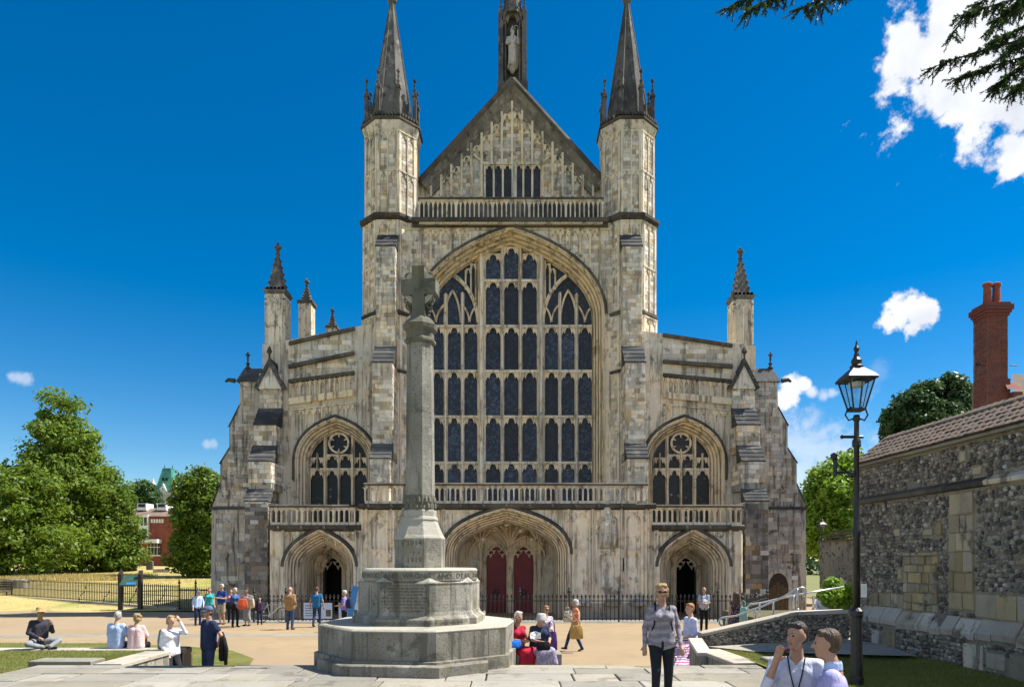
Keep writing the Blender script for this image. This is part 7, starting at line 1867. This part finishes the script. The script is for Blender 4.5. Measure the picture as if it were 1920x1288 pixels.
m_.tube([(-.07*k_, -.09, 1.08*k_), (-.045*k_, -.165, .95*k_), (-.005, -.175, .78*k_), (.0, -.17, .66*k_)], .006, 5); m_.tube([(.07*k_, -.09, 1.08*k_), (.05*k_, -.165, .95*k_), (.01, -.175, .78*k_), (.0, -.17, .66*k_)], .006, 5); c = link('lanyard', m_.mesh('lanyard', black), m1); c.matrix_parent_inverse = Matrix()
m_ = MB(); m_.box(-.045, .045, -.20, -.185, .56*k_, .66*k_); c = link('badge', m_.mesh('badge', M_BOARD), m1); c.matrix_parent_inverse = Matrix()
p_ = wpt(m1, (-.13, -.27, 1.14)); m_ = MB(); m_.tube([p_+Vector((-.03, 0, 0)), p_, p_+Vector((.09, -.01, .02))], [.018, .024, .016], 8); tag(m_.build('snack', F('purple_wrapper', (.06, .03, .05))), 'small dark snack held to the mouth of the dark-haired man', 'snack')
J = sit_joints(.46, .16); J.update(head=(0, -.10, 1.25), neck=(0, -.05, 1.08), elR=(.27, -.06, .80), haR=(.2, -.3, .64), elL=(-.27, -.06, .8), haL=(-.12, -.32, .66))
m2 = person('brown-haired man in a lilac-blue shirt seen from behind on the bench', 0, 5.7, ZT-.09, 1.78, -114, dict(top=lilac, low=black, shoe=bshoe, hair=BROWN, skin=SKT), J=J, hair='short', x=X(1574, 5.7))
m_ = MB(); kk = m2['_k']; m_.lathe((0, -.045*kk, 1.075*kk), [(.075, -.02), (.07, .03), (.062, .05), (.06, .03)], 14); c = link('collar', m_.mesh('collar', paleblue), m2); c.matrix_parent_inverse = Matrix()
# --- left foreground group
J = sit_joints(.12, .2); J.update(knL=(-.34, -.30, .16), anL=(-.05, -.36, .08), toL=(.08, -.40, .06), knR=(.34, -.32, .2), anR=(.1, -.42, .08), toR=(.2, -.5, .04), elR=(.27, -.12, .42), haR=(.16, -.34, .62), elL=(-.25, -.08, .42), haL=(-.1, -.3, .3))
person('man in a straw hat and dark jacket sitting cross-legged on the low wall', 72, 17.0, .63-.0, 1.72, 55, dict(top=F('dark_jacket', (.05, .045, .065)), low=grey, shoe=black, hat=F('straw', (.42, .29, .13)), hair=GREYH, skin=SKT), J=J, hair='hat', loose=.015)
J = sit_joints(.46, .1)
person('grey-haired man in a pale blue shirt sitting with his back to the camera', 217, 17.15, .17, 1.74, 172, dict(top=paleblue, low=navy, shoe=bshoe, hair=GREYH), J=J, hair='short', sleeve='elbow', headturn=25, loose=.015, belly=.03)
person('blond woman in a pink check blouse sitting beside the grey-haired man', 255, 17.15, .17, 1.68, 186, dict(top=F('pink_check', (.70, .42, .42), (.78, .6, .58), 'check', 40), low=black, shoe=bshoe, hair=BLONDE), J=J, fem=True, hair='curly', sleeve='elbow', headturn=28, loose=.012)
a = person('woman in a white cardigan leaning on the wall with her hand to her brow', 320, 14.55, .0, 1.64, 55, dict(top=white, low=F('dark_leggings', (.03, .03, .038)), shoe=bshoe, hair=BLONDE), fem=True, hair='bob', over=dict(elR=(.25, -.22, 1.36), haR=(.1, -.20, 1.62), elL=(-.22, .05, 1.12), haL=(-.16, -.14, .93), knL=(-.1, -.16, .52), anL=(-.1, -.30, .08), toL=(-.12, -.44, .03), knR=(.1, -.2, .52), anR=(.1, -.36, .08), toR=(.1, -.5, .03)), loose=.012)
bag('backpack', 'grey backpack on the woman in the white cardigan', wpt(a, (0, .2, .98)), .3, .18, .42, grey, 55, 0)
b_ = person('tall man in a navy polo, cap and sunglasses with a jacket on his arm', 391, 15.0, .0, 1.80, -38, dict(top=navy, low=F('dark_jeans', (.03, .05, .11)), shoe=bshoe, hat=F('grey_cap', (.12, .15, .24)), hair=BROWN, skin=SKT), hair='cap', sleeve='short', over=dict(elL=(-.26, .06, 1.15), haL=(-.18, .13, .95), elR=(.32, .1, 1.16), haR=(.18, .12, .98)), children=['glasses'], loose=.015)
p0 = wpt(b_, (.30, .14, .62)); m_ = MB(); rr_ = random.Random(2)
m_.tube([(p0.x+.04, p0.y-.02, p0.z+.5), (p0.x+.1, p0.y-.04, p0.z+.25), (p0.x+.08, p0.y-.03, p0.z-.08)], [.04, .045, .035], 7); m_.loft([[(p0.x+rx*math.cos(t)*(1+.15*math.sin(5*t+z*9)), p0.y+ry*math.sin(t), p0.z+z) for t in [2*pi*i/16 for i in range(16)]] for z, rx, ry in ((0, .05, .06), (.05, .075, .08), (.22, .07, .085), (.4, .055, .08), (.55, .04, .07), (.62, .02, .03))]); tag(m_.build('jacket', black, smooth=True), 'dark jacket hanging from the arm of the man in the cap', 'jacket')
# --- far group at left
person('elderly person in a pale blue shirt and cap leaning on a stick', 371, 29.8, 0, 1.52, 40, dict(top=paleblue, low=navy, shoe=bshoe, hat=F('grey_cap', ()), hair=GREYH), hair='cap', over=dict(head=(0, -.08, 1.6), haR=(.2, -.22, .98), elR=(.25, -.05, 1.15)))
m_ = MB(); x = X(379, 29.6); m_.tube([(x, 29.55, .78), (x+.03, 29.5, .8), (x+.06, 29.5, .78), (x+.07, 29.5, .7), (x+.12, 29.45, 0)], .014, 5); tag(m_.build('walking_stick', M_WOOD), 'walking stick of the elderly person in the pale blue shirt', 'stick')
person('woman in a turquoise top standing behind the man in the cap', 393, 30.6, 0, 1.6, 10, dict(top=F('turquoise_top', (.05, .42, .42)), low=jeans, shoe=bshoe, hair=GINGER), fem=True, hair='bob', sleeve='short')
person('white-haired man in a navy shirt and khaki shorts reading a leaflet', 416, 30.3, 0, 1.76, -20, dict(top=F('royal_navy_shirt', (.025, .055, .22)), low=khaki, shoe=shoe, hair=WHITEH, skin=SKT), hair='short', sleeve='short', bottom='shorts', belly=.05, over=dict(haL=(-.1, -.28, 1.16), elL=(-.25, -.04, 1.12), haR=(.08, -.28, 1.16), elR=(.25, -.04, 1.12)))
person('woman in pink half hidden behind the blonde woman in blue', 433, 31.0, 0, 1.52, 20, dict(top=F('pink_top', (.55, .25, .33)), low=black, shoe=bshoe, hair=BROWN), fem=True, hair='bob', sleeve='short')
g1 = person('blonde woman in a blue blouse and black trousers with an orange bag', 441, 29.1, 0, 1.64, 45, dict(top=F('blue_blouse', (.05, .13, .30)), low=black, shoe=bshoe, hair=WHITEH), fem=True, hair='bob', over=dict(haR=(.2, -.25, 1.1), haL=(-.1, -.28, 1.08)))
bag('handbag', 'black handbag hanging beside the blonde woman in blue', (X(433, 28.9), 28.9, .78), .42, .16, .3, black, 20)
bag('shopping_bag', 'orange bag held between the two women by the cathedral corner', (X(455, 28.8), 28.8, .78), .4, .15, .42, F('orange_bag', (.62, .11, .04)), 20)
person('woman with brown hair in a grey outfit carrying a cream bag', 463, 29.6, 0, 1.6, -20, dict(top=grey, low=F('pale_grey_skirt', (.28, .29, .31)), shoe=bshoe, hair=BROWN, skin=SKT), fem=True, hair='bob', sleeve='short', bottom='skirt')
bag('tote_bag', 'cream tote bag of the woman in grey', (X(471, 29.2), 29.2, .8), .3, .12, .38, F('cream_bag', (.55, .47, .33)), -20)
person('child in dark clothes standing by the bicycle', 487, 30.1, 0, 1.2, 20, dict(top=F('dark_purple', (.05, .03, .06)), low=navy, shoe=bshoe, hair=DARKH), hair='bob', sleeve='long')
person('man in a tan jacket and jeans with his back to the camera', 544, 28.0, 0, 1.72, 168, dict(top=F('tan_jacket', (.34, .20, .09)), low=jeans, shoe=shoe, hair=GINGER), hair='bald', loose=.03, over=dict(haR=(.12, -.2, 1.05), haL=(-.14, -.2, 1.0)), headturn=-25)
person('man in a blue T-shirt walking away towards the notice board', 594, 29.1, 0, 1.68, 180, dict(top=F('bright_blue_tshirt', (.025, .16, .36)), low=F('dark_jeans', ()), shoe=bshoe, hair=BROWN, skin=SKT), sleeve='short', hair='short', over=dict(knL=(-.1, -.12, .52), anL=(-.1, -.1, .1), knR=(.1, .04, .5), anR=(.1, .2, .12), elL=(-.27, .03, 1.14), elR=(.27, .03, 1.14), haL=(-.29, -.02, .88), haR=(.29, -.02, .88)))
g2 = person('grey-haired man in a violet shirt carrying a dark backpack beside the memorial', 646, 27.2, 0, 1.62, -95, dict(top=F('violet_shirt', (.22, .20, .52)), low=black, shoe=bshoe, hair=WHITEH, skin=SKT), sleeve='short', belly=.05, over=dict(haL=(-.1, -.3, 1.1), haR=(.1, -.3, 1.1)), children=[('strap', 'L', navy)])
bag('backpack', 'dark blue backpack of the grey-haired man in violet', wpt(g2, (0, .22, 1.0)), .3, .18, .4, navy, -95, 0)
person('person in bright blue raising an arm, mostly hidden behind the memorial', 0, 16.2, .0, 1.62, 15, dict(top=F('sky_blue_top', (.08, .35, .72)), low=black, shoe=bshoe, hair=BROWN), fem=True, hair='bob', sleeve='short', x=X(886, 16.2), over=dict(elR=(.30, -.05, 1.36), haR=(.27, -.12, 1.62)))
# --- women by the memorial
J = sit_joints(.44, .12); J.update(knL=(-.07, -.42, .53), anL=(-.02, -.36, .08), toL=(0, -.5, .03), knR=(.1, -.43, .55), anR=(.24, -.55, .12), toR=(.30, -.68, .06), haR=(.10, -.36, .86), elR=(.25, -.12, .74), haL=(-.05, -.34, .76))
person('white-haired woman in a red waistcoat and red skirt sitting by the memorial', 968, 13.55, .56, 1.62, 32, dict(top=F('red_knit', (.42, .02, .05)), low=F('red_skirt', (.52, .025, .06)), shoe=F('tan_sandals', (.30, .12, .08)), hair=WHITEH, skin=SKT), J=J, fem=True, hair='short', sleeve='none', bottom='skirt')
bag('handbag', 'bright blue handbag on the lap of the woman in red', (X(966, 13.2), 13.2, 1.12), .26, .14, .15, F('blue_bag', (.02, .16, .62)), 30, 0)
J = sit_joints(.44, .2); J.update(head=(0, -.2, 1.16), haL=(-.1, -.36, .74), haR=(.1, -.36, .74), knR=(.1, -.45, .55), anR=(.14, -.5, .08))
person('woman in a grey bucket hat and patterned skirt reading a leaflet', 1008, 13.5, .56, 1.64, 22, dict(top=F('navy_white_top', (.03, .04, .09)), low=F('lilac_print_skirt', (.42, .38, .52), (.10, .07, .16), 'floral', 48), shoe=bshoe, hat=F('grey_felt', (.46, .45, .44)), hair=GREYH, sock=navy), J=J, fem=True, hair='bucket', sleeve='elbow', bottom='skirt', socks=True)
m_ = MB(); x, y, z = X(1004, 12.95), 12.95, 1.34
m_.add([(x-.1, y, z), (x, y+.03, z-.02), (x+.1, y, z), (x-.1, y+.05, z+.1), (x, y+.09, z+.13), (x+.1, y+.05, z+.1)]+[(x-.1, y+.004, z), (x, y+.034, z-.02), (x+.1, y+.004, z), (x-.1, y+.054, z+.1), (x, y+.094, z+.13), (x+.1, y+.054, z+.1)], [(0, 1, 4, 3), (1, 2, 5, 4), (7, 6, 9, 10), (8, 7, 10, 11), (0, 3, 9, 6), (2, 8, 11, 5)])
tag(m_.build('leaflet', F('printed_leaflet', (.72, .72, .70), (.12, .12, .13), 'floral', 30)), 'open leaflet in the hands of the woman in the bucket hat', 'leaflet')
bag('handbag', 'black handbag beside the woman in the bucket hat', (X(1018, 13.2), 13.1, 1.1), .26, .15, .17, black, 10, 0)
person('ginger-haired woman in sunglasses standing behind the bucket hat woman', 1024, 18.0, .0, 1.62, 20, dict(top=F('white_purple_top', (.66, .62, .72), (.2, .14, .3), 'floral', 26), low=F('white_print_skirt', (.66, .66, .68), (.12, .12, .2), 'floral', 40), shoe=F('beige_shoes', (.42, .33, .24)), hair=GINGER, skin=SKT), fem=True, hair='bob', sleeve='short', bottom='skirt', children=['glasses'], over=dict(haL=(-.1, -.26, 1.02), haR=(.12, -.26, 1.0)))
bag('tote_bag', 'purple cloth bag carried by the ginger-haired woman', (X(1034, 17.6), 17.5, .5), .28, .12, .5, F('purple_bag', (.11, .05, .2)), 0, .3)
o_ = person('woman in an orange floral blouse walking left with shopping bags', 1079, 21.4, .0, 1.58, -80, dict(top=F('orange_floral', (.62, .20, .10), (.72, .58, .46), 'floral', 22), low=F('dark_jeans', ()), shoe=shoe, hair=WHITEH, skin=SKT), fem=True, hair='curly', sleeve='short', loose=.02, over=dict(knL=(-.1, -.2, .52), anL=(-.1, -.32, .12), toL=(-.1, -.46, .1), knR=(.1, .02, .5), anR=(.1, .2, .12), toR=(.1, .08, .03), haR=(.2, -.1, .9)))
bag('shopping_bag', 'golden carrier bag of the woman in the orange blouse', (X(1081, 21.0), 21.0, .42), .40, .14, .42, F('gold_bag', (.46, .30, .10)), 8, .16)
bag('handbag', 'white and yellow handbag in front of the orange-bloused woman', (X(1064, 21.2), 21.1, .92), .26, .16, .34, F('mixed_bag', (.55, .50, .40), (.04, .03, .03), 'floral', 14), 10, .12)
# --- right-hand people
yg = person('young man with blond hair in a pale shirt standing by the steps', 1294, 15.7, .0, 1.82, -75, dict(top=F('pale_lilac_shirt', (.56, .60, .84)), low=navy, shoe=bshoe, hair=GINGER), hair='short', sleeve='rolled', over=dict(haL=(-.1, -.3, 1.0), haR=(.12, -.28, .98)))
rd = person('man with a rucksack reading a booklet near the right porch', 1320, 27.6, .0, 1.72, 0, dict(top=F('grey_blue_shirt', (.38, .42, .52)), low=black, shoe=bshoe, hair=GREYH, skin=SKT), hair='bald', sleeve='short', belly=.05, over=dict(haL=(-.08, -.28, 1.12), haR=(.08, -.28, 1.12)), children=[('strap', 'L', navy), ('strap', 'R', navy)])
p0 = wpt(rd, (0, -.34, 1.18)); m_ = MB(); m_.box(p0.x-.12, p0.x+.12, p0.y, p0.y+.02, p0.z-.03, p0.z+.02); m_.box(p0.x-.11, p0.x+.11, p0.y+.022, p0.y+.12, p0.z-.05, p0.z-.04); tag(m_.build('booklet', M_WHITE), 'white booklet held by the man near the right porch', 'booklet')
lh = person('woman with long dark hair in a floral top seen from behind', 1380, 20.2, .22, 1.66, 176, dict(top=F('dark_floral', (.045, .03, .045), (.36, .22, .24), 'floral', 26), low=jeans, shoe=bshoe, hair=BROWN, skin=SKT), fem=True, hair='long', sleeve='none')
bag('shoulder_bag', 'pale green bag at the hip of the long-haired woman', (X(1396, 19.9), 20.0, .95), .22, .14, .5, F('mint_bag', (.30, .50, .42)), 170, .2)
J = sit_joints(.44, .1)
person('dark-haired person in white sitting behind the end of the ramp wall', 1546, 19.6, .78, 1.6, -20, dict(top=white, low=navy, shoe=bshoe, hair=DARKH), J=J, hair='bob')
J = sit_joints(.44, .1); J.update(haL=(-.14, -.36, .86), haR=(.16, -.36, .86))
person('person in a pale sunhat reading a newspaper at the end of the ramp', 1581, 19.4, .98, 1.62, -25, dict(top=F('salmon_top', (.60, .34, .26)), low=grey, shoe=bshoe, hair=GREYH, hat=F('pale_straw', (.56, .46, .32))), J=J, fem=True, hair='hat')
m_ = MB(); x, y, z = X(1577, 18.8), 18.8, 1.72; m_.add([(x-.05, y, z+.18), (x+.33, y+.05, z+.02), (x+.36, y+.05, z-.2), (x-.03, y, z-.02)]+[(x-.05, y+.01, z+.18), (x+.33, y+.06, z+.02), (x+.36, y+.06, z-.2), (x-.03, y+.01, z-.02)], [(0, 1, 2, 3), (7, 6, 5, 4), (0, 1, 5, 4), (1, 2, 6, 5), (2, 3, 7, 6), (3, 0, 4, 7)]); tag(m_.build('newspaper', F('newsprint', (.66, .66, .64))), 'open newspaper held by the reader in the sunhat', 'newspaper')
m_ = MB(); m_.box(X(1530, 19.8), X(1600, 19.8), 19.3, 19.8, .98, 1.4); tag(m_.build('stone_bench', M_COPE), 'low stone seat under the readers at the end of the ramp', 'bench')
# --- pushchair
ps = thing('pushchair', 'blue and white pushchair between the walking woman and the young man', 'pushchair', (X(1283, 14.9), 14.9, 0)); x, y = X(1283, 14.9), 14.9
for dx_, dy_ in ((-.2, -.3), (.2, -.3), (-.22, .3), (.22, .3)):
    m_ = MB(); m_.tube([(x+dx_, y+dy_+.13*math.cos(a), .14+.13*math.sin(a)) for a in [2*pi*i/14 for i in range(15)]], .02, 6); m_.tube([(x+dx_-.02, y+dy_, .14), (x+dx_+.02, y+dy_, .14)], .04, 8); m_.build('wheel', M_IRON, ps)
for s in (-1, 1):
    m_ = MB(); m_.tube([(x+s*.2, y-.3, .14), (x+s*.21, y, .6), (x+s*.22, y+.35, 1.05)], .018, 6); m_.tube([(x+s*.22, y+.3, .14), (x+s*.21, y, .6), (x+s*.2, y-.12, .75)], .018, 6); m_.build('frame', M_GALV, ps)
m_ = MB(); m_.tube([(x-.22, y+.35, 1.05), (x+.22, y+.35, 1.05)], .022, 6); m_.build('handlebar', M_IRON, ps)
m_ = MB(); m_.loft([[(x-.19, a, b), (x+.19, a, b), (x+.19, a+.05, b+.03), (x-.19, a+.05, b+.03)] for a, b in ((y-.32, .38), (y-.05, .42), (y+.12, .8), (y+.16, .95))]); m_.build('seat', F('pram_fabric', (.62, .62, .72), (.42, .1, .3), 'stripe', 6), ps, smooth=True)
m_ = MB(); m_.loft([[(x-.2, y+.12+r_*math.cos(a)-.1, .82+r_*math.sin(a)) for a in [pi*i/8 for i in range(9)]]+[(x+.2, y+.12+(r_)*math.cos(a)-.1, .82+r_*math.sin(a)) for a in [pi*i/8 for i in range(8, -1, -1)]] for r_ in (.28, .26)], cap=False); m_.build('hood', F('pram_blue', (.08, .2, .5)), ps)
# --- bicycle
bc = thing('bicycle', 'bicycle leaning on the railing left of the left porch', 'bicycle', (X(510, 31.1), 31.1, 0)); x, y = X(510, 31.15), 31.15
ch_ = simple('chrome', (.6, .6, .62), .25, .8)
for s in (-.52, .5):
    m_ = MB(); m_.tube([(x+s+.33*math.cos(a), y, .34+.33*math.sin(a)) for a in [2*pi*i/24 for i in range(25)]], .018, 6); wl_ = m_.build('wheel', M_IRON, bc)
    m_ = MB()
    for i in range(9): a = pi*i/9; m_.tube([(x+s-.31*math.cos(a), y, .34-.31*math.sin(a)), (x+s+.31*math.cos(a), y, .34+.31*math.sin(a))], .003, 4)
    m_.build('spokes', ch_, wl_)
m_ = MB()
for a, b in (((-.52, .34), (-.1, .32)), ((-.1, .32), (.4, .78)), ((-.2, .8), (.38, .82)), ((-.1, .32), (-.22, .92)), ((-.52, .34), (-.2, .8)), ((.38, .95), (.5, .34))): m_.tube([(x+a[0], y, a[1]), (x+b[0], y, b[1])], .018, 6)
m_.build('frame', M_STEEL, bc)
m_ = MB(); m_.loft([[(x-.36, y-.07, .93), (x-.36, y+.07, .93), (x-.36, y+.05, .97), (x-.36, y-.05, .97)], [(x-.1, y-.025, .93), (x-.1, y+.025, .93), (x-.1, y+.02, .96), (x-.1, y-.02, .96)]]); m_.build('saddle', black, bc)
m_ = MB(); m_.tube([(x+.3, y-.26, 1.02), (x+.4, y-.18, 1.06), (x+.4, y+.18, 1.06), (x+.3, y+.26, 1.02)], .014, 6); m_.tube([(x+.38, y, .94), (x+.4, y, 1.06)], .014, 6); m_.build('handlebar', M_IRON, bc)
m_ = MB(); m_.lathe((0, 0, 0), [(.1, -.01), (.1, .01)], 14); c = m_.build('chainring', ch_, bc); c.location = (x-.1, y, .32); c.rotation_euler = (R(90), 0, 0)
